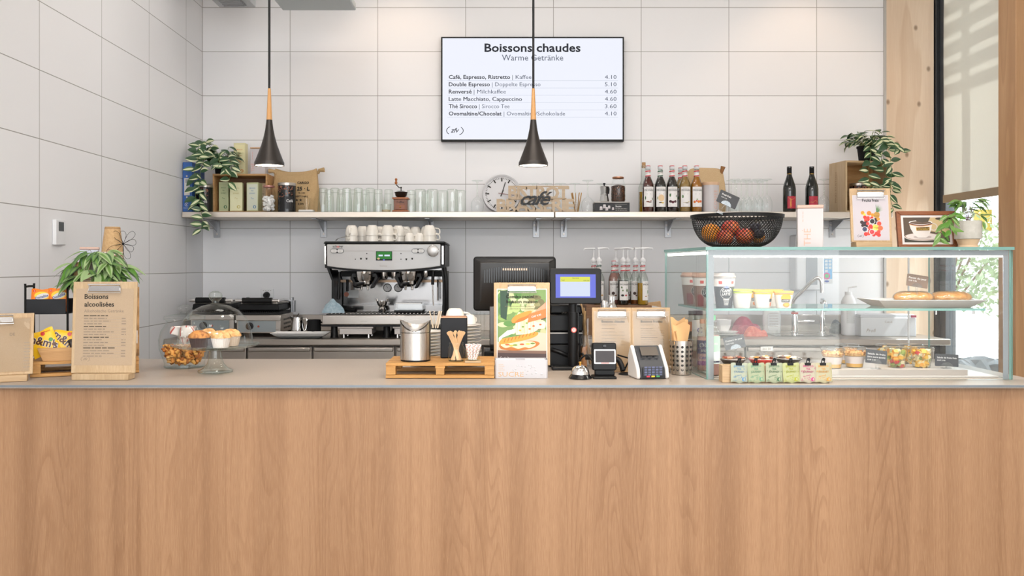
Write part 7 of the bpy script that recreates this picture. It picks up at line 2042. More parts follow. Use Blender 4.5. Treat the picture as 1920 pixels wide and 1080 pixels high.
# twin menu clipboards
YB = YC(697.5)
for px, title, sub, lb, sd_ in ((1149, 'Boissons chaudes', 'Warme Getränke', 'small clipboard menu reading Boissons chaudes behind the scanner', 60), (1223, 'Boissons froides', 'Kalte Getränke', 'small clipboard menu reading Boissons froides behind the card terminal', 80)):
    t, F, bx, p = clipboard(lb, px, YB, .150, .222, .10, 'oak', True, 'kraft_paper', .88, .90, 0, 0, None, .72, .02)
    menu(F, bx, p, (title,), sub, 6 if sd_ == 60 else 12, .0128, sd_, .20, .88, .80, .062 if sd_ == 60 else .042, .68)
# cutlery holder with kraft bags
Y = 3.20
t = thing('cutlery_holder', 'perforated steel cutlery pot filled with kraft cutlery bags', 'cutlery pot', (PX(1277.5, Y), Y, K))
r0, r1, h = .037, .0415, .124
m = MB(); m.lathe([(0, .002), (r0, .002), (r0 + .001, .006), (r1, h), (r1 + .003, h + .001), (r1 + .003, h + .003), (r1 - .001, h + .002), (r0 - .001, .008)], 'steel_v', 48); m.build('body', t)
m = MB()
for i in range(14):
    for j in range(6):
        a = 2 * pi * i / 14 + .1; z = .020 + .0168 * j; rr_ = r0 + (r1 - r0) * z / h + .0006
        m.lathe([(0, 0), (.0042, 0), (.0048, .0004)], C('#1c1a18', .5), 12, M=tr(rr_ * cos(a), rr_ * sin(a), z) @ rotz(a) @ roty(pi / 2))
m.build('perforation', t)
rr = random.Random(14)
def kbag(dx, dy, h0, h1, wd, yaw, rx_, ry_, lb, open_top):
    t = bpy.data.objects.new('cutlery_bag', None); COL.objects.link(t); t.empty_display_size = .02
    t.matrix_world = tr(PX(1277.5, Y) + dx, Y + dy, K + h0) @ rotz(yaw) @ rotx(rx_) @ roty(ry_)
    tag(t, lb, 'paper bag', 'kraft cutlery bags in the steel pot')
    m = MB()
    for s_ in (-1, 1): m.grid(lambda i, j: (wd * (i - .5) * (.60 + .68 * j), s_ * .006 * sin(pi * min(1, i + .001)) * (1 - .6 * j) + .004 * sin(8 * j + 5 * i + dx * 90), (h1 - h0) * j * (1 + (.04 * sin(7 * i + dx * 300) if j > .9 and open_top else 0))), 10, 14, C('#d2a775', .8))
    m.build('bag', t, sharp=60)
    m = MB(); F = front(wd * .12, -.0075, (h1 - h0) * .32, pi / 2); m.text('DELI', .016, 'ink_soft', F, 0, 0, 0, 'L', 0); m.build('print', t)
kbag(-.010, -.018, .02, .190, .052, .1, .05, .02, 'kraft cutlery bag in front with dark print', True)
kbag(.018, -.006, .02, .182, .04, -.6, .0, -.16, 'kraft cutlery bag leaning right in the steel pot', True)
kbag(-.018, .008, .02, .205, .046, .3, -.05, .06, 'kraft cutlery bag with a crumpled tip at the rear left', True)
kbag(.006, .016, .02, .196, .05, -.2, -.1, -.05, 'kraft cutlery bag at the rear of the steel pot', True)
kbag(-.018, -.012, .03, .165, .026, 1.2, .0, -.12, 'narrow kraft cutlery bag at the pot\'s left edge', False)

# ------------------------------------------------------------------ pendant lamps
def pendant(px, lb):
    Y = 3.15
    z0 = PZ(311, Y)
    t = thing('pendant_lamp', lb, 'pendant lamp', (PX(px, Y), Y, z0))
    k = Y / FPX
    prof = [(27.5, 0), (27.5, 6), (26, 9), (21, 22), (15, 38), (10.5, 54), (7.6, 68), (6.0, 80), (5.4, 86)]
    m = MB(); m.lathe([(r_ * k, z_ * k) for r_, z_ in prof], 'lamp_metal', 40); m.lathe([(27.3 * k, 0), (26.4 * k, 0), (26.2 * k, 8 * k), (5 * k, 40 * k)], 'lamp_metal', 40); m.build('shade', t)
    MB().lathe([(5.4 * k, 86.2 * k), (5.0 * k, 92 * k), (2.8 * k, 144 * k), (2.4 * k, 145 * k), (0, 145 * k)], 'lamp_wood', 24).build('wooden_neck', t)
    MB().lathe([(26.0 * k, 1.2 * k), (0, 1.3 * k)], 'lamp_glow', 32).build('diffuser', t)
    MB().tube([(0, 0, 145 * k), (0, 0, CEIL - z0)], .0042, 'black', 10).build('cord', t)
    ld = bpy.data.lights.new('lamp_light', 'SPOT'); ld.energy = 9; ld.color = (1, .82, .64); ld.spot_size = R(120); ld.spot_blend = .6; ld.shadow_soft_size = .03
    lo = bpy.data.objects.new('lamp_light', ld); COL.objects.link(lo); lo.parent = t; lo.location = (0, 0, -.004)
pendant(505, 'black and wood pendant lamp hanging at the left, over the cake dome side')
pendant(1000, 'black and wood pendant lamp hanging before the menu screen')
# ------------------------------------------------------------------ the glass display case
FL, FR_, BLc, BRc = Vector((.757, 3.05)), Vector((1.844, 3.05)), Vector((.727, 3.64)), Vector((1.850, 3.64))
ZT = CASETOP            # upper face of the top pane
CH = ZT - K
case = thing('display_case', 'clear glass display case on the counter\'s right with food inside', 'display case', (FL.x, FL.y, K))
cx, cy = FL.x, FL.y
def pane(name, quad, z0, z1, par=case, face='glass_pane', edge='glass_edge'):
    """upright or lying sheet given by its four plan corners; wide faces clear, cut edges green"""
    m = MB(); vs = [(p[0] - cx, p[1] - cy, z0) for p in quad] + [(p[0] - cx, p[1] - cy, z1) for p in quad]
    fs = [(3, 2, 1, 0), (4, 5, 6, 7), (0, 1, 5, 4), (1, 2, 6, 5), (2, 3, 7, 6), (3, 0, 4, 7)]
    P = [Vector(v) for v in vs]
    ar = [((P[f[2]] - P[f[0]]).cross(P[f[3]] - P[f[1]])).length for f in fs]
    mx_ = sorted(ar)[-2] * .9
    m.add(vs, fs, [face if a_ >= mx_ else edge for a_ in ar])
    return m.build(name, par)
th = .008
pane('front_pane', [(FL.x, FL.y), (FR_.x, FR_.y), (FR_.x, FR_.y + th), (FL.x, FL.y + th)], 0, CH - .0115)
pane('side_pane', [(FL.x, FL.y + th + .0005), (FL.x + th, FL.y + th + .0005), (BLc.x + th, BLc.y), (BLc.x, BLc.y)], 0, CH - .0115)
pane('side_pane', [(FR_.x - th, FR_.y + th + .0005), (FR_.x, FR_.y + th + .0005), (BRc.x, BRc.y), (BRc.x - th, BRc.y)], 0, CH - .0115)
pane('top_pane', [(FL.x - .004, FL.y - .004), (FR_.x + .004, FR_.y - .004), (BRc.x + .004, BRc.y), (BLc.x - .004, BLc.y)], CH - .011, CH)
# grey border printed round the front pane, behind the glass
GB_ = C('#8f959a', .5)
m = MB(); y_ = th + .002; wdt = FR_.x - FL.x
m.box2((.0085, y_, CH - .0305), (wdt - .0085, y_ + .002, CH - .012), GB_); m.box2((.0085, y_, 0), (.028, y_ + .002, CH - .031), GB_); m.box2((wdt - .028, y_, 0), (wdt - .0085, y_ + .002, CH - .031), GB_)
m.build('border_strip', case)
m = MB(); m.box2((.028, y_ + .003, CH - .037), (wdt - .028, y_ + .015, CH - .031), 'led_strip'); m.build('light_strip', case)
m = MB(); m.add([(.010 + dx_, y, z) for z in (CH - .026, CH - .016) for dx_, y in ((.0, .03), (.008, .03), (-.022, .58), (-.030, .58))], [(0, 3, 2, 1), (4, 5, 6, 7), (0, 1, 5, 4), (1, 2, 6, 5), (2, 3, 7, 6), (3, 0, 4, 7)], 'led_strip'); m.build('light_strip', case)
for (x0, x1, y0, e) in ((.05, wdt - .05, .03, 5.0),):
    ld = bpy.data.lights.new('case_light', 'AREA'); ld.shape = 'RECTANGLE'; ld.size = x1 - x0; ld.size_y = .012; ld.energy = e; ld.color = (1, .95, .88)
    lo = bpy.data.objects.new('case_light', ld); COL.objects.link(lo); lo.parent = case; lo.location = ((x0 + x1) / 2, y0, CH - .040); lo.rotation_euler = (R(-25), 0, 0)
# middle shelf
ZS = PZ(578.5, 3.12) - K
sx0, sx1 = FL.x - .012, PX(1848, 3.12)
pane('glass_shelf', [(sx0 + .025, 3.12), (sx1, 3.12), (sx1, 3.50), (sx0 + .008, 3.50)], ZS - .008, ZS)
for px in (1755, 1826):
    MB().tube([(PX(px, 3.2) - cx, .15, ZS - .026), (PX(px, 3.2) - cx, .15, ZS - .0085)], .004, 'chrome', 10).build('shelf_stud', case)
MB().box2((PX(1704, 3.62) - cx, .575, 0), (PX(1704, 3.62) - cx + .006, .581, CH - .012), 'white_plastic').build('door_edge', case)
# floor plate
MB().box2((.03, .05, 0), (wdt - .02, .56, .006), C('#c4c0bc', .35)).build('floor_plate', case, bevel=.001)
ZF = K + .0065
ZSH = K + ZS + .0004
# food tray inside
o = MB(); tx0, tx1, ty0, ty1, tzh = PX(1372, 3.12), PX(1813, 3.12), 3.115, 3.46, .020
o.box2((tx0, ty0, 0), (tx1, ty1, tzh), C('#b3aaa2', .35, .4)); o.box2((tx0 + .01, ty0 + .012, tzh + .0002), (tx1 - .012, ty1 - .01, tzh + .0004), C('#c9c4bf', .3))
tag(o.build('display_tray', None, (0, 0, ZF), bevel=.004), 'long low steel tray on the floor of the glass case', 'tray')
ZTR = ZF + tzh + .0008

# ---- on the glass shelf
def latte(px, Y, lb, body='#34343a', rz=0.0, br=False):
    t = thing('coffee_drink', lb, 'drink cup', (PX(px, Y), Y, ZSH), rz, 'chilled coffee cups in the case')
    r0, r1, h = .0285, .0395, .110
    bc = C(body, .35)
    MB().lathe([(0, 0), (r0, 0), (r0 + (r1 - r0) * .72, h * .72)], bc, 32).build('cup_body', t)
    MB().lathe([(r0 + (r1 - r0) * .72, h * .7201), (r1, h)], C('#e9e3df', .4), 32).build('cup_collar', t)
    MB().lathe([(r1, h + .0003), (r1 + .003, h + .001), (r1 + .003, h + .007), (r1, h + .009), (r1 - .003, h + .018), (0, h + .018)], C('#8d8580' if not br else '#b98d78', .4), 32).build('lid', t)
    m = MB(); rm = r0 + (r1 - r0) * .5
    def f(u, v, w): 
        r = r0 + (r1 - r0) * v / h + .0005 + w; a = u / rm; return (r * sin(a), -r * cos(a), v)
    n = 24
    fan(m, f, 0, h * .50, .021, .021, C('#2b2b30', .4), .0004)
    m.grid(lambda i, j: f((.021 + .0012 * j) * cos(2 * pi * i), h * .50 + (.021 + .0012 * j) * sin(2 * pi * i), .0005), 32, 1, 'paper_white')
    m.text('CAFFÈ', .0135, 'paper_white', None, 0, h * .535, .0010, 'C', .02, warp=f, fit=.030); m.text('LATTE', .0135, 'paper_white', None, 0, h * .425, .0010, 'C', .02, warp=f, fit=.030)
    fan(m, f, 0, h * .70, .008, .0045, C('#3b5ba0', .4), .0007); m.text('emmi', .006, 'paper_white', None, 0, h * .686, .001, 'C', .02, warp=f)
    for u in (-.026, .016): m.grid(lambda i, j: f(u + .012 * i, h * (.80 + .10 * j), .0004), 4, 1, C('#d2453f', .5))
    for q in range(5): m.grid(lambda i, j: f(-.012 + .001 * q + (.024 - .002 * q) * i, h * (.28 - .045 * q + .018 * j), .0004), 5, 1, C('#c9c4c0', .5))
    if br: m.grid(lambda i, j: f(-.040 + .026 * i, h * (.02 + .40 * j), .0003), 8, 4, C('#7c2226', .4))
    m.build('cup_print', t)
latte(1357.5, 3.17, 'dark chilled coffee cup with grey lid, right of the case corner', '#33343a')
latte(1318, 3.27, 'brownish chilled coffee cup behind the case\'s left pane, nearer the front', '#8b6f64', .25, True)
latte(1296, 3.44, 'brownish chilled coffee cup at the rear left of the glass shelf', '#8b6f64', .4, True)
def yog(px, Y, lb, rim, deco, s=1.0):
    t = thing('yogurt_cup', lb, 'yogurt cup', (PX(px, Y), Y, ZSH), 0, 'yogurt cups on the glass shelf')
    r0, r1, h = .026 * s, .0345 * s, .064 * s
    MB().lathe([(0, 0), (r0, 0), (r0 + .001, .004), (r1, h * .90)], C('#d6d1c9', .4), 32).build('cup_body', t)
    MB().lathe([(r1, h * .9001), (r1 + .0025, h * .91), (r1 + .0025, h), (r1, h + .001), (0, h + .0012)], C(rim, .35), 32).build('lid', t)
    m = MB(); rm = (r0 + r1) / 2
    def f(u, v, w): r = r0 + (r1 - r0) * v / (h * .9) + .0005 + w; a = u / rm; return (r * sin(a), -r * cos(a), v)
    deco(m, f, h)
    m.grid(lambda i, j: f(-.05 + .1 * i, h * (.80 + .07 * j), .0003), 24, 1, C(rim, .4)); m.build('cup_print', t)
def el(m, f, u, v, a, b, c_, w=.0004, n=16): fan(m, f, u, v, a, b, C(c_, .45), w + .0002, n)
def dm(m, f, h):
    el(m, f, .0, h * .62, .018, h * .22, '#f0a51e'); el(m, f, .002, h * .20, .014, h * .13, '#e8861c'); el(m, f, .002, h * .21, .010, h * .09, '#f4b04a', .0007)
    m.grid(lambda i, j: f(-.016 + .030 * i, h * (.36 + .18 * j), .0009), 8, 1, C('#26221f')); m.text('JOGURT', .009, 'paper_white', None, -.001, h * .41, .0012, 'C', .02, warp=f, fit=.024)
    m.grid(lambda i, j: f(.024 + .006 * i, h * (.14 + .12 * j), .0004), 2, 1, C('#9ab83c'))
def dm2(m, f, h): 
    m.grid(lambda i, j: f(.016 + .016 * i, h * (.36 + .18 * j), .0009), 4, 1, C('#26221f')); el(m, f, .028, h * .62, .008, h * .2, '#f0a51e'); el(m, f, .028, h * .22, .007, h * .12, '#d9702c')
    for q in range(4): m.grid(lambda i, j: f(-.02 + .026 * i, h * (.56 - .12 * q + .04 * j), .0004), 5, 1, C('#d6cfc4'))
def dg(m, f, h):
    for q in range(6): m.grid(lambda i, j: f(-.016 + .030 * i, h * (.66 - .10 * q + .03 * j), .0004), 5, 1, C('#d5d0c8'))
yog(1391, 3.165, 'white yogurt cup with a green rim beside the coffee cup', '#b9cf4a', dg, 1.06)
yog(1430, 3.165, 'yellow-rimmed yogurt cup in front, its logo turned away', '#e8b53a', dm2, 1.0)
yog(1469, 3.155, 'yogurt cup with an orange picture at the row\'s right end', '#e0a03c', dm, .96)
yog(1413, 3.27, 'yellow-rimmed yogurt cup behind, beside the green-rimmed one', '#e8b53a', dm, 1.0)
yog(1450, 3.27, 'yellow-rimmed yogurt cup behind, between the two front ones', '#e8b53a', dm2, 1.0)
# plate of panini
tray('long white plate of wrapped panini on the glass shelf', 1648, 1852, 3.17, ZSH, .20, .028, 'porcelain_cool', .040, 0, 'serving_plate')
def panini(px0, px1, Y, lb, rz):
    wd = (px1 - px0) * Y / FPX
    t = thing('panini', lb, 'sandwich', (PX((px0 + px1) / 2, Y), Y, ZSH + .012), rz, 'wrapped panini on the white plate')
    def fn(i, j, k=1.0): 
        a = 2 * pi * i; b = -pi / 2 + pi * j; cb = max(0, cos(b)) ** .6
        return (wd / 2 * k * cb * cos(a) * (1 if abs(cos(a)) < 2 else 1), .046 * k * cb * sin(a), .022 + .020 * k * sin(b) * (1.15 if b > 0 else .9) + .002 * sin(9 * a) * cb)
    MB().grid(lambda i, j: fn(i, j, .97), 40, 16, 'bread').build('bread', t, sharp=90)
    m = MB(); m.grid(lambda i, j: (wd * .42 * cos(2 * pi * i) * 1.04, .047 * sin(2 * pi * i) * .98, .019 + .005 * j + .002 * sin(30 * i)), 40, 1, C('#b98a50', .6)); m.build('filling', t)
    m = MB(); m.grid(lambda i, j: (lambda p: (p[0] * 1.03, p[1] * 1.03, .022 + (p[2] - .022) * 1.06 + .0012 * sin(40 * i + 9 * j)))(fn(i, j)), 60, 20, 'clear_plastic'); m.build('plastic_wrap', t, sharp=120)
panini(1675, 1750, 3.26, 'wrapped panini at the left of the white plate', .05)
panini(1745, 1821, 3.28, 'wrapped panini at the right of the white plate', -.06)
def price_card(lb, px, py, Y, wd, ht, roll, body, lines, foot_z, name='price_card', yaw=0.0, lean=.1, stem_=True, sz=.0085):
    """small printed card held by a clear clip on a short clear stem"""
    zc = PZ(py, Y)
    t = thing(name, lb, 'price card', (PX(px, Y), Y, foot_z), yaw)
    T = tr(0, 0, zc - foot_z) @ roty(roll) @ rotx(-lean)
    m = MB(T); m.prism(rrect(-wd / 2, -ht / 2, wd / 2, ht / 2, .003), -.0008, .0008, C(body, .5), front()); m.build('card', t)
    m = MB(T); F = front(0, -.0012, 0)
    for i, (s_, k_) in enumerate(lines): m.text(s_, sz * k_, 'paper_white', F, -wd * .42, ht * (.14 - .22 * i), 0, 'L', .015, fit=min(wd * .84, len(s_) * sz * k_ * .56))
    m.build('lettering', t)
    m = MB(T); m.prism([(-wd * .26, -ht * .50)] + [(wd * .26 * cos(pi - pi * i / 10), -ht * .50 + ht * .34 * sin(pi * i / 10)) for i in range(11)], .0016, .003, 'clear_plastic', front())
    m.build('clip', t)
    m = MB(); b0 = T @ Vector((0, 0, -ht * .5))
    if stem_:
        m.tube([(0, .0, .002), (b0.x * .5, b0.y, b0.z * .5), (b0.x, b0.y, b0.z)], [.0045, .0035, .004], 'clear_plastic', 10); m.lathe([(0, 0), (.014, 0), (.012, .003), (0, .003)], 'clear_plastic', 16)
    else: m.box2((-wd * .2, -.006, 0), (wd * .2, .012, .003), 'clear_plastic'); m.tube([(0, .004, .003), (b0.x, b0.y + .002, b0.z)], .003, 'clear_plastic', 8)
    m.build('stand', t)
price_card('brown price card reading Panini du jour over the plate', 1720, 527, 3.22, .080, .046, .16, '#6f5a4c', (('Panini du jour', 1.15), ('CHF 9.90', .8)), ZSH + .005)
# ---- on the case floor
def bottle(px, Y, r, h, lb, liq, cap, label, lines, lz=(.15, .62), txt='paper_white', neck=.42):
    t = thing('drink_bottle', lb, 'bottle', (PX(px, Y), Y, ZF))
    MB().lathe([(0, .002), (r * .9, .001), (r, .006), (r, h * .60), (r * .9, h * .68), (r * neck, h * .84), (r * neck, h * .93)], 'bottle_clear', 28).build('bottle_body', t)
    MB().lathe([(0, .004), (r * .95, .004), (r * .95, h * .59), (r * .85, h * .67), (0, h * .68)], liq, 24).build('drink', t)
    MB().lathe([(r * neck * 1.12, h * .92), (r * neck * 1.12, h), (0, h)], C(cap, .4), 20).build('cap', t)
    m = MB(); f = cyl_warp(r)
    for z0, z1, c_ in label: warp_rect(m, -r * 1.3, h * z0, r * 1.3, h * z1, C(c_, .5), r, .0005, 0, 14)
    for s_, sz, z_, c_ in lines: m.text(s_, sz, c_, None, 0, h * z_, .0010, 'C', .02, warp=f)
    m.build('label', t)
PUR = C('#4a5a9a')
bottle(1317, 3.25, .0215, .195, 'smoothie bottle with a blue round label by the case\'s left pane', 'juice_pink', '#b98a80', ((.20, .66, '#caa6a2'), (.12, .20, '#8e5a86'), (.34, .60, '#5a6fa8')), (('OC', .022, .47, 'paper_white'), ('BIO', .012, .38, 'paper_white'), ('CARE', .013, .24, PUR)))
bottle(1337.5, 3.12, .0235, .218, 'clear bottle with a pale green label and green cap in the case', 'juice_pink', '#5fb07a', ((.40, .66, '#a9cfb4'), (.20, .40, '#dfe6e2'), (.22, .25, '#4a4f7a')), (('eau', .014, .52, 'paper_white'),), neck=.30)
bottle(1309, 3.36, .026, .222, 'white-labelled bottle with a dark cap at the rear left of the case', 'juice_pink', '#4a2a36', ((.55, .84, '#dcd6d6'), (.30, .55, '#c9b9a8')), (('C', .03, .62, PUR),), neck=.62)
bottle(1299, 3.48, .026, .215, 'dark drink bottle with a red and yellow collar at the case\'s back', 'syrup_black', '#3a2a2a', ((.62, .80, '#b5663a'), (.10, .55, '#2a2220')), (('BIO', .014, .3, 'brass'),), neck=.6)
def dish(px, Y, r, lb, body, food, seed):
    t = thing('dessert_dish', lb, 'dessert dish', (PX(px, Y), Y, ZTR), 0)
    MB().lathe([(0, .002), (r * .62, .001), (r * .68, .004), (r * .92, .020), (r, .0215), (r * .98, .024), (r * .9, .0225), (r * .64, .006), (0, .005)], C(body, .3), 32).build('dish', t)
    MB().lathe([(r * 1.0, .0245), (r * .985, .0255), (r * .93, .0245)], 'porcelain_cool', 32).build('rim', t)
    rr = random.Random(seed); m = MB()
    m.lathe([(0, .022), (r * .9, .021), (r * .88, .0215), (0, .024)], C('#efe6da', .5), 24)
    for k_ in range(16):
        a, q = rr.uniform(0, 6.28), r * .7 * rr.random() ** .5
        m.sphere((q * cos(a), q * sin(a), .027 + rr.uniform(0, .004)), (rr.uniform(.006, .013), rr.uniform(.005, .010), rr.uniform(.003, .006)), C(rr.choice(food), .5), 9, 6)
    m.build('dessert', t)
dish(1374, 3.26, .050, 'dark dessert dish under the dessert price card', '#3c302c', ['#b5532f', '#8a3a22', '#d9a07a'], 1)
dish(1428, 3.27, .052, 'red dessert dish in the middle of three', '#c8342e', ['#f0e6d6', '#e0a24a', '#7a3a22', '#efe0c8'], 2)
dish(1478, 3.28, .050, 'black dessert dish at the right of three', '#2c2a2a', ['#d9702c', '#5a2f1e', '#e8a04a', '#efe0c8'], 3)
price_card('tilted dark price card reading Dessert du jour on the first dish', 1377, 642, 3.235, .078, .048, -.20, '#3a3d44', (('Dessert du jour', 1.1), ('CHF 4.90', .8)), ZTR + .026, sz=.0082)
t = thing('date_tag', 'small white upright tag standing between the dessert dishes', 'tag', (PX(1437, 3.36), 3.36, ZTR))
MB().box2((-.026, -.002, 0), (.026, .001, .062), 'clear_plastic').build('holder', t); m = MB(); m.rect(-.023, .044, .023, .06, C('#d8d6d2'), front(0, -.0026, 0)); m.text('BIO 20', .011, 'ink_grey', front(0, -.0026, 0), 0, .048, .0005, 'C', .01); m.build('print', t)
# fruit and granola cups
def food_cup(px, Y, lb, kind, seed, grp):
    t = thing('dessert_cup', lb, 'dessert cup', (PX(px, Y), Y, ZTR), .4 * seed, grp)
    r0, r1, h = .029, .0405, .068
    MB().lathe([(0, .001), (r0, .001), (r1, h), (r1 + .003, h + .0005), (r1 + .003, h + .003), (r1, h + .003)], 'clear_plastic', 32).build('cup', t)
    MB().lathe([(r1 + .0035, h + .0034), (r1 + .001, h + .006), (r1 * .9, h + .008), (0, h + .008)], 'clear_plastic', 32).build('lid', t)
    rr = random.Random(seed); m = MB()
    R_ = lambda z: r0 + (r1 - r0) * z / h - .0015
    if kind == 'granola':
        m.lathe([(0, .003), (R_(.003), .003), (R_(.016), .016)], C('#e7b04a', .5), 28); m.lathe([(R_(.016), .0162), (R_(.042), .042), (0, .043)], C('#eadcd6', .5), 28)
        m.build('yogurt', t); m = MB()
        m.lathe([(0, .041), (R_(.044), .0435), (R_(.055), .055), (.02, .060), (0, .061)], 'granola', 28)
        for k_ in range(60):
            a, q, z = rr.uniform(0, 6.28), rr.uniform(.4, 1), rr.uniform(.046, .060); q *= R_(z); m.sphere((q * cos(a), q * sin(a), z), rr.uniform(.003, .0055), C(rr.choice(['#d9a560', '#c4884a', '#e6c08a', '#a86a34']), .7), 7, 5)
        m.build('granola', t)
    else:
        pal = ['#f0c04a', '#e9d9a0', '#f2a93a', '#efe3b8', '#e8b23c'] + (['#c8323a', '#8a9a4a'] if kind == 'fruit' else ['#f0a82c'])
        for k_ in range(70):
            z = .006 + .056 * k_ / 70; a, q = rr.uniform(0, 6.28), max(0, R_(z) - .010) * rr.random() ** .3
            s_ = rr.uniform(.011, .017)
            m.box((0, 0, 0), (s_, s_ * .9, s_ * .8), C(rr.choice(pal), .35), tr(q * cos(a), q * sin(a), z) @ rotz(rr.uniform(0, 6)) @ rotx(rr.uniform(-1, 1)))
        m.build('fruit_pieces', t)
GG, FG = 'granola cups in the case', 'fruit salad cups in the case'
food_cup(1561, 3.165, 'granola yogurt cup at the left, in front', 'granola', 3, GG); food_cup(1602, 3.19, 'granola yogurt cup next to the fruit salad price card', 'granola', 4, GG); food_cup(1588, 3.31, 'granola yogurt cup standing behind the other two', 'granola', 5, GG)
food_cup(1681, 3.185, 'fruit salad cup in front, with green pieces', 'fruit', 6, FG); food_cup(1728, 3.185, 'fruit salad cup in front with a red piece on top', 'fruit', 7, FG); food_cup(1664, 3.30, 'orange fruit cup behind the long price card', 'mango', 8, FG); food_cup(1709, 3.31, 'fruit salad cup at the rear, between the front two', 'fruit', 9, FG)
price_card('dark price card reading Salade de fruits sans sucre ajouté', 1643, 669, 3.135, .078, .049, .10, '#3b3d42', (('Salade de fruits', 1.0), ('(sans sucre ajouté)', 1.0), ('CHF 5.90', .8)), ZTR, stem_=False, sz=.0085)
price_card('dark price card reading Salade de fruits frais at the tray\'s right end', 1775, 675.5, 3.15, .086, .045, .05, '#34363b', (('Salade de fruits frais', 1.0), ('CHF 5.90', .8)), ZTR, stem_=False, sz=.0085)

# ------------------------------------------------------------------ tea sachets in front of the case
Y0 = YC(718.5)
tb = thing('tea_rack', 'low wooden box holding clipped tea sachets before the glass case', 'box', (PX(1457, Y0), Y0 + .012, K))
w2, dd, h = 101 * Y0 / FPX, .046, .060
MB().box2((-w2, 0, 0), (w2, .008, h), 'oak_x').build('front_panel', tb, bevel=.001); MB().box2((-w2, dd - .008, 0), (w2, dd, h), 'oak_x').build('back_panel', tb, bevel=.001)
for s_ in (-1, 1): MB().box2((s_ * w2 - (.008 if s_ > 0 else 0), .0082, 0), (s_ * w2 + (0 if s_ > 0 else .008), dd - .0082, h), 'oak_x').build('side_panel', tb, bevel=.001)
for k_, (px, c_, bg_, nm) in enumerate(((1386.5, '#5b8cb8', '#a3aa96', 'first from the left, blue print'), (1419.5, '#5f9a7c', '#9ca686', 'second from the left, grey-green print'), (1452.5, '#3f6f4a', '#9fa78c', 'third from the left, dark green print'), (1485.5, '#a3aa1e', '#adb27e', 'fourth from the left, lime print'), (1516.5, '#c22c7c', '#b2ac98', 'fifth from the left, pink print'), (1546, '#dc9a3c', '#b3ae8e', 'sixth from the left, orange print'))):
    Y = Y0 - .004
    M_ = tr(PX(px, Y), Y + .004, K + .002) @ rotx(-.10) @ roty((.03, -.02, .02, -.03, .02, -.01)[k_])
    def deco(d, F, w_, h_, c_=c_):
        for q in range(30):
            rr = random.Random(q + 7 * k_); u, v = rr.uniform(-.44, .44) * w_, rr.choice((rr.uniform(.08, .35), rr.uniform(.55, .9))) * h_
            if abs(u) > w_ * .24 or v < h_ * .3: d.ring(u, v, .0010, .0016, C(c_, .6), F, 0, 8)
        for i, (s_, f_) in enumerate((('SIROCCO', .62), ('TEA', .26), ('JOURNEY', .62))): d.text(s_, .0095, C(c_, .6), F, -w_ * .02, h_ * (.80 - .145 * i), .0003, 'C', .012, fit=w_ * f_)
        d.text('tea blend', .007, C(c_, .6), F @ tr(-w_ * .1, h_ * .32, 0) @ Matrix.Rotation(.25, 4, 'Z'), 0, 0, .0003, 'C', 0)
        d.ell(w_ * .26, h_ * .17, .0066, .0066, C(c_, .5), F, .0003); d.ell(w_ * .29, h_ * .17, .003, .0045, C(bg_, .5), F, .0006)
    pouch('tea_sachet', 'tea sachet clipped to the wooden box, ' + nm, 'tea sachet', M_, .058, .066, C(bg_, .45), deco, .006, 'clipped tea sachets')
    t = bpy.data.objects.new('binder_clip', None); COL.objects.link(t); t.empty_display_size = .01; t.matrix_world = M_
    tag(t, 'black binder clip holding the tea sachet ' + nm.split(',')[0], 'clip', 'binder clips on the tea sachets')
    m = MB(); m.prism([(-.010, .0), (.010, .0), (.010, .009), (-.010, .009)], -.004, .006, 'black', front(-.002, 0, .0585)); m.build('body', t, bevel=.001)
    m = MB(); m.tube(catmull([(-.006, -.003, .0675), (-.0065, -.005, .074), (-.004, -.006, .081), (0, -.006, .083), (.004, -.006, .081), (.003, -.005, .074), (.002, -.003, .0675)], 4), .0016, 'black', 8); m.lathe([(0, 0), (.0042, 0), (.0042, .002), (0, .002)], 'black', 12, M=tr(-.001, -.005, .078) @ rotx(pi / 2)); m.build('handle', t)

# ------------------------------------------------------------------ on top of the case
ZC = CASETOP + .0004
Y = 3.32
BX = PX(1381.5, Y)
t = thing('fruit_bowl', 'round black mesh bowl of fruit on top of the glass case', 'fruit bowl', (BX, Y, ZC))
k = Y / FPX; rb, hb_ = 85 * k, 62 * k
prof = []
for i in range(13):
    a = pi / 2 * i / 12; prof.append((rb * (.30 + .67 * sin(a) ** .85), hb_ * .95 * (1 - cos(a)) ** 1.0))
bw = [p_ for p_ in prof]
m = MB(); m.lathe([(0, 0), (rb * .30, 0), (rb * .32, .002)], 'black', 40); m.build('base_plate', t)
m = MB()
def wall(u, v):       # u turn, v 0..1 up the side
    x = v * (len(bw) - 1); i = min(int(x), len(bw) - 2); f = x - i
    r_ = bw[i][0] + (bw[i + 1][0] - bw[i][0]) * f; z_ = bw[i][1] + (bw[i + 1][1] - bw[i][1]) * f
    return Vector((r_ * cos(2 * pi * u), r_ * sin(2 * pi * u), z_ + .002))
NW, ST = 72, 16
for sg in (-1, 1):
    for q in range(NW):
        pts = [wall(q / NW + sg * .16 * j / ST, j / ST) for j in range(ST + 1)]
        for j in range(ST):
            d = (pts[j + 1] - pts[j]); nrm = Vector((pts[j].x, pts[j].y, -.05)).normalized(); s_ = d.cross(nrm).normalized() * .00135
            m.add([pts[j] - s_, pts[j] + s_, pts[j + 1] + s_, pts[j + 1] - s_], [(0, 1, 2, 3)], 'black')
m.build('mesh_wall', t, solid=.0008)
MB().lathe([(rb * .965, hb_ * .90), (rb, hb_ * .91), (rb * 1.005, hb_), (rb * .985, hb_ * 1.01), (rb * .955, hb_ * .92)], 'black', 56).build('rim', t)
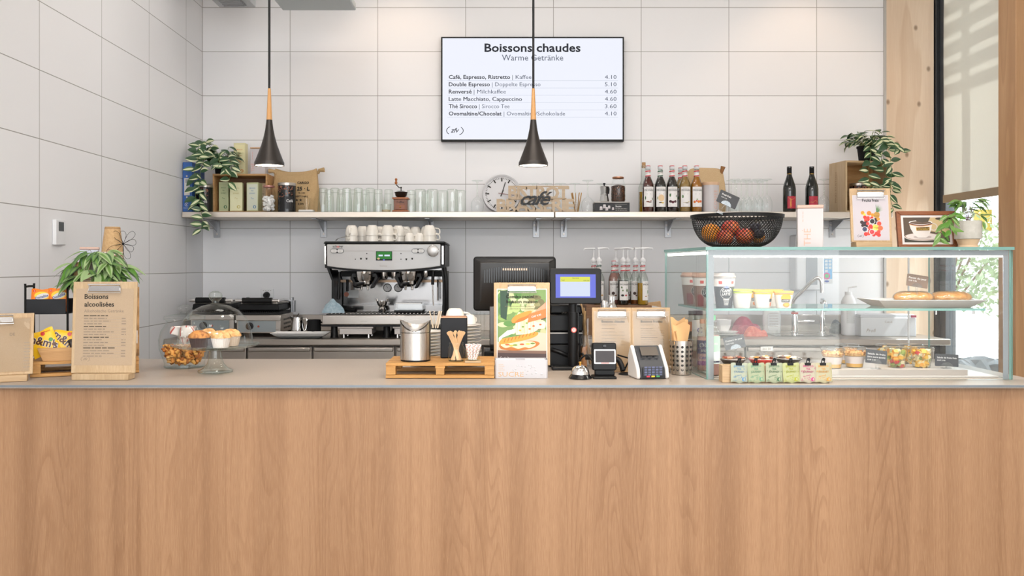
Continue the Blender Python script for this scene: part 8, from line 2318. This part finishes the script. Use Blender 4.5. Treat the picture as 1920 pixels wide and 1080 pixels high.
def fruit(name, lb, cat, px, py, Y_, r, mat, st=True, sq=.93, grp=None):
    c_ = PP(px, py, Y_)
    t = thing(name, lb, cat, c_, 0, grp)
    m = MB(); prof_ = []
    for j in range(17):
        b = -pi / 2 + pi * j / 16; q = cos(b); z = sin(b) * sq
        if st: z -= .16 * math.exp(-(q / .28) ** 2) * (1 if b > 0 else -.6)
        prof_.append((r * q if 0 < j < 16 else 0, r * z))
    m.lathe(prof_, mat, 32); m.build('flesh', t, sharp=90)
    if st: MB().tube([(0, 0, r * (sq - .18)), (.003, 0, r * sq), (.006, 0, r * (sq + .18))], .0016, 'stem_brown', 6).build('stem', t)
fruit('orange', 'big orange at the left in the black mesh bowl', 'fruit', 1333, 437, 3.32, .0375, 'orange_peel', False, .97)
fruit('apple', 'apple on top of the others in the mesh bowl', 'fruit', 1369.5, 428, 3.32, .0355, 'apple_skin', True, .93, 'apples in the mesh bowl')
fruit('apple', 'apple low in the middle left of the mesh bowl', 'fruit', 1359, 445, 3.285, .0330, 'apple_skin', True, .93, 'apples in the mesh bowl')
fruit('apple', 'apple low in the middle right of the mesh bowl', 'fruit', 1396, 443, 3.285, .0350, 'apple_skin', True, .93, 'apples in the mesh bowl')
fruit('peach', 'yellow-red peach at the right in the mesh bowl', 'fruit', 1421, 444, 3.32, .0270, 'peach_skin', True)
fruit('plum', 'upper dark plum at the right of the mesh bowl', 'fruit', 1416.5, 427, 3.275, .0210, 'plum_skin', True, .95, 'plums in the mesh bowl')
fruit('plum', 'lower dark plum at the right of the mesh bowl', 'fruit', 1423, 438.5, 3.25, .0200, 'plum_skin', True, .95, 'plums in the mesh bowl')
t = thing('price_card', 'tilted black price card reading Fruit frais clipped to the bowl rim', 'price card', PP(1365, 374, 3.18), 0)
T = roty(.42) @ rotx(-.1)
m = MB(T); m.prism(rrect(-.0385, -.024, .0385, .024, .003), -.0008, .0008, C('#2c2d30', .5), front()); m.build('card', t)
m = MB(T); F = front(0, -.0012, 0); m.text('Fruit frais', .0095, 'paper_white', F, -.028, .008, 0, 'L', .015); m.text('CHF 1.50', .006, 'paper_white', F, -.028, -.002, 0, 'L', .0); m.build('lettering', t)
m = MB(T); m.prism([(-.020, -.024)] + [(.020 * cos(pi - pi * i / 10), -.024 + .017 * sin(pi * i / 10)) for i in range(11)], .0016, .003, 'clear_plastic', front()); m.tube([(-.004, 0, -.024), (-.008, .0, -.040), (-.010, .02, -.062)], [.005, .004, .006], 'clear_plastic', 10); m.box((-.010, .008, -.058), (.022, .03, .012), 'clear_plastic'); m.build('clip', t)
# THÉ caddy
Y = 3.22
t, wd, h, d = box_tin('tea_caddy', 'tall white caddy lettered THÉ on top of the glass case', 'tea caddy', 1503, 1549, 384, Y, ZC, .085, 'tin_white', 'soft_copper', .013, -.30)
m = MB(); F = front(wd * .02, -d / 2 - .0006, 0, pi / 2); m.text('THÉ', .036, C('#d9a48c', .5), F, .008, .0, 0, 'L', -.008); m.build('lettering', t)
m = MB(); m.text('TEE', .006, C('#d9a48c', .5), F, h * .60, .026, 0, 'L'); m.text('THE', .006, C('#d9a48c', .5), F, h * .69, .026, 0, 'L'); m.text('TEA', .006, C('#d9a48c', .5), F, h * .78, .026, 0, 'L'); m.build('small_lettering', t)
# fruit poster clipboard
YB = 3.25
t, F, bx, p = clipboard('small clipboard poster Fruits frais on top of the glass case', 1637, YB, .152, .207, .10, 'oak', False, 'paper_white', .88, .84, -.05, 0, ZC, .66, .03)
u0, v0, u1, v1 = bx; W, H = u1 - u0, v1 - v0
q = MB(); q.rect(u0 + .001, v0 + .001, u1 - .001, v1 - .001, C('#bdb6bc', .6), F, .0004)
q.text('Fruits frais', .0155, 'ink', F, (u0 + u1) / 2, v0 + H * .855, .0010, 'C', .018, fit=W * .46)
def Z(x, y): return (u0 + W * x, v0 + H * y)
S_ = W * .052
for (x, y, r_, c_) in ((.27, .61, 1, '#e88a1e'), (.32, .57, .7, '#e9c84a'), (.45, .60, 1.25, '#e2761c'), (.55, .56, 1, '#e88a1e'), (.33, .51, 1, '#cc2f28'), (.42, .50, .9, '#d43a2c'), (.52, .49, .9, '#c22820'), (.36, .45, 1.1, '#d9483a'), (.44, .45, .8, '#c8382c'), (.24, .40, 1.0, '#2b1a1c'), (.30, .37, 1.1, '#33202a'), (.36, .41, .9, '#251a22'), (.27, .33, 1, '#2b1a1c'), (.35, .32, 1.1, '#241820'), (.40, .37, .9, '#d8433a'), (.63, .45, 1.1, '#2a1820'), (.60, .39, .9, '#33202a'), (.70, .47, .9, '#e88a2c'), (.72, .37, 1.2, '#e0452f'), (.75, .27, 1.4, '#e2653a'),
                       (.48, .31, 1.1, '#d0322c'), (.44, .28, .9, '#e05a4a'), (.54, .27, 1, '#c22820'), (.60, .31, 1.1, '#d9c85a'), (.65, .30, 1, '#cdbb4a'), (.58, .26, 1, '#e0d070'), (.66, .25, .9, '#d9c85a'), (.45, .21, .9, '#d0322c'), (.70, .19, 1, '#d84436'), (.64, .15, 1.1, '#c8382c'), (.34, .14, 1.1, '#cc2f28'), (.42, .15, 1, '#d9483a'), (.56, .12, .9, '#b8281f'), (.70, .12, 1.1, '#c8302a')):
    q.ell(*Z(x, y), S_ * r_, S_ * r_, C(c_, .5), F, .0006 + x * 1e-5, 14)
q.ell(*Z(.66, .56), W * .085, H * .075, C('#b98a3a', .5), F, .0008, 18, -.3)
for i in range(12): q.ell(*Z(.60 + .035 * (i % 4), .52 + .032 * (i // 4)), W * .010, W * .010, C('#5a4a24'), F, .0010, 8)
for i in range(9):
    a = .35 + .18 * i; q.poly([Z(.655, .615), Z(.685, .615), (Z(.68, .62)[0] + W * .20 * cos(a), Z(.68, .62)[1] + W * .24 * sin(a))], C(('#4f7a4a', '#6d9460', '#3c5f3e')[i % 3]), F, .0009 + i * 1e-5)
for x, y, c_ in ((.53, .42, '#2a2024'), (.31, .245, '#33364e'), (.51, .185, '#c2323a')):
    q.ell(*Z(x, y), W * .082, W * .082, 'paper_white', F, .0011, 22); q.ell(*Z(x, y), W * .066, W * .066, C(c_, .5), F, .0013, 22)
    for i in range(14): 
        rr = random.Random(i); a, b_ = rr.uniform(0, 6.28), W * .052 * rr.random() ** .5; q.ell(Z(x, y)[0] + b_ * cos(a), Z(x, y)[1] + b_ * sin(a), W * .010, W * .010, C({'#2a2024': '#15101a', '#33364e': '#4d527a', '#c2323a': '#e0606a'}[c_]), F, .0015, 8)
logo(q, *Z(.19, .095), .014, 'ink', F, .0014); q.build('printed_picture', p)
# framed coffee cup picture
Y = 3.34
t = thing('picture_frame', 'wood-framed picture of a coffee cup leaning on the glass case', 'picture frame', (PX(1741, Y), Y, ZC), -.04)
L = rotx(-.16); hw, hh, fw_ = .113, .0745, .016
for nm, o_ in (('frame_rail', [(-hw, 0), (hw, 0), (hw - fw_, fw_), (-hw + fw_, fw_)]), ('frame_rail', [(-hw + fw_, 2 * hh - fw_), (hw - fw_, 2 * hh - fw_), (hw, 2 * hh), (-hw, 2 * hh)]), ('frame_stile', [(-hw, .0), (-hw + fw_, fw_), (-hw + fw_, 2 * hh - fw_), (-hw, 2 * hh)]), ('frame_stile', [(hw, 0), (hw, 2 * hh), (hw - fw_, 2 * hh - fw_), (hw - fw_, fw_)])):
    m = MB(L); m.prism(o_, -.016, 0, 'frame_wood', front()); m.build(nm, t, bevel=.002)
m = MB(L); F = front(0, .006, 0); m.rect(-hw + fw_, fw_, hw - fw_, 2 * hh - fw_, C('#e6dcda', .6), F); iw0, ih0, iw1, ih1 = -hw + fw_ + .010, fw_ + .009, hw - fw_ - .010, 2 * hh - fw_ - .009
m.build('mount', t)
q = MB(L); PW, PH = iw1 - iw0, ih1 - ih0
def Q(x, y): return (iw0 + PW * x, ih0 + PH * y)
q.rect(iw0, ih0, iw1, ih1, C('#57483a', .6), F, .0004)
q.poly([Q(.55, .45), Q(1, .35), Q(1, 1), Q(.55, 1)], C('#c9b184', .6), F, .0006); q.ell(*Q(.80, .95), PW * .09, PH * .05, C('#4a3c30', .6), F, .0007, 20); q.rect(*Q(0, .0), *Q(1, .18), C('#3a362c', .6), F, .0006)
def E(x, y, a, b_, c_, w_): q.ell(*Q(x, y), PW * a, PH * b_, C(c_, .5), F, w_, 32)
E(.40, .22, .40, .16, '#cfc3c0', .0008); E(.40, .235, .385, .145, '#8a6a4a', .0009); E(.40, .24, .37, .135, '#d9cfca', .0010); E(.40, .215, .20, .07, '#b9aca8', .0011)
q.poly([Q(.12, .80), Q(.64, .80), Q(.60, .50), Q(.55, .28), Q(.48, .19), Q(.30, .19), Q(.22, .30), Q(.15, .55)], C('#e2dad6', .5), F, .0012)
q.ring(*Q(.66, .62), PW * .065, PW * .09, C('#d3c6b8', .5), F, .00115, 20)
E(.38, .80, .26, .085, '#f0ebe8', .0014); E(.38, .79, .235, .065, '#6a5648', .0015); q.poly([Q(.20, 1), Q(.60, 1), Q(.55, .84), Q(.42, .79), Q(.30, .84)], C('#50463c', .5), F, .0016)
q.stroke([Q(.125 + .51 * i / 12, .755 - .075 * sin(pi * i / 12)) for i in range(13)], PH * .035, C('#5a1f16', .5), F, .0017); q.stroke([Q(.13 + .50 * i / 12, .72 - .075 * sin(pi * i / 12)) for i in range(13)], PH * .02, C('#d99a3c', .5), F, .0017)
q.poly([Q(.27, .60), Q(.57, .615), Q(.565, .475), Q(.275, .465)], C('#c99a3a', .5), F, .0018); q.poly([Q(.285, .59), Q(.555, .60), Q(.55, .485), Q(.29, .477)], C('#1f1a14', .5), F, .0019); q.text('Schwarzenbach', PH * .12, C('#e0b552', .5), F, *Q(.42, .505), .0022, 'C', .01, .2, fit=PW * .25)
rr = random.Random(4)
for i in range(16): q.ell(*Q(rr.uniform(.68, .96), rr.uniform(.06, .16)), PW * .025, PH * .025, C(rr.choice(['#2a1c14', '#4a3020', '#8a7a5a'])), F, .0012 + i * 1e-5, 10)
q.build('printed_picture', t)
m = MB(); m.box2((-.02, .022, 0), (.02, .05, .004), 'walnut'); m.box((0, .045, .045), (.035, .004, .09), 'walnut', tr(0, 0, 0)); m.build('easel', t)
# pot plant on the case
Y = 3.30
t = thing('potted_fern', 'green leafy plant in a pale stone pot at the case\'s right end', 'potted plant', (PX(1815, Y), Y, ZC))
k = Y / FPX
MB().lathe([(0, 0), (.038, 0), (.036, .006), (.033, .012), (.040, .030), (.042, .0345)], C('#d9bd9b', .5), 32).build('saucer', t)
MB().lathe([(.030, .0350), (23 * k, .0352), (23.4 * k, .040), (23.4 * k, .104), (22 * k, .105), (22 * k, .090)], 'stone_pot', 36).build('pot', t)
MB().lathe([(0, .094), (22 * k, .092)], 'soil', 20).build('soil', t)
lf = MB(); st = MB(); rr = random.Random(41)
mats4 = [('leaf_fern',) * 4, ('leaf_green', 'leaf_fern', 'leaf_fern', 'leaf_green'), ('leaf_fern', 'leaf_pale', 'leaf_fern', 'leaf_fern'), ('leaf_bright',) * 4]
def frond(tipx, tipy, dy, n, big=1.0):
    tip = Vector((PX(tipx, Y + dy) - PX(1815, Y), dy, PZ(tipy, Y + dy) - ZC)); b0 = Vector((.3 * tip.x * .2, 0, .096))
    st.tube(catmull([b0, b0.lerp(tip, .5) + Vector((0, 0, .022)), tip], 5), .0011, C('#6a4a5a', .6), 5)
    for i in range(n):
        a = -1.25 + 2.5 * i / max(1, n - 1) + (0 if tip.x > 0 else pi)
        leaf(lf, tip, Vector((cos(a), -.5 * abs(sin(a)) + rr.uniform(-.3, .2), rr.uniform(-.45, .25))), Vector((0, -.5, 1)), rr.uniform(.036, .056) * big, rr.uniform(.007, .010) * big, rr.choice(mats4), rr.uniform(.15, .6), .15)
for a in ((1800, 376, -.02, 4), (1810, 378, .01, 4), (1822, 380, -.01, 3), (1832, 374, .0, 4, 1.1), (1795, 384, -.03, 4), (1838, 404, -.02, 3), (1805, 386, .03, 4), (1836, 388, .02, 3), (1815, 392, .04, 3)): frond(*a)
for pts in ([(1803, 410, 3.30), (1785, 404, 3.24), (1772, 416, 3.22), (1764, 436, 3.21), (1762, 452, 3.21)], [(1805, 410, 3.29), (1793, 404, 3.22), (1781, 414, 3.20), (1782, 432, 3.20)], [(1802, 408, 3.3), (1788, 400, 3.25), (1775, 404, 3.22)]):
    P_ = [PP(*p_) - Vector((PX(1815, Y), Y, ZC)) for p_ in pts]; cv = catmull(P_, 5); st.tube(cv, .0012, 'stem_brown', 5)
    for i, p_ in enumerate(cv[5:]):
        sd_ = 1 if i % 2 else -1
        if i % 3 != 2: leaf(lf, p_, Vector((sd_ * rr.uniform(.4, 1), -.3, rr.uniform(-1, -.1))), Vector((0, -1, .4)), rr.uniform(.032, .05), rr.uniform(.006, .009), rr.choice(mats4), .2, .15)
leaf(lf, PP(1843, 415, 3.26) - Vector((PX(1815, Y), Y, ZC)), Vector((.25, -.1, -1)), Vector((0, -1, 0)), .035, .006, mats4[0], .1)
st.build('stem', t); lf.build('foliage', t, sharp=80)
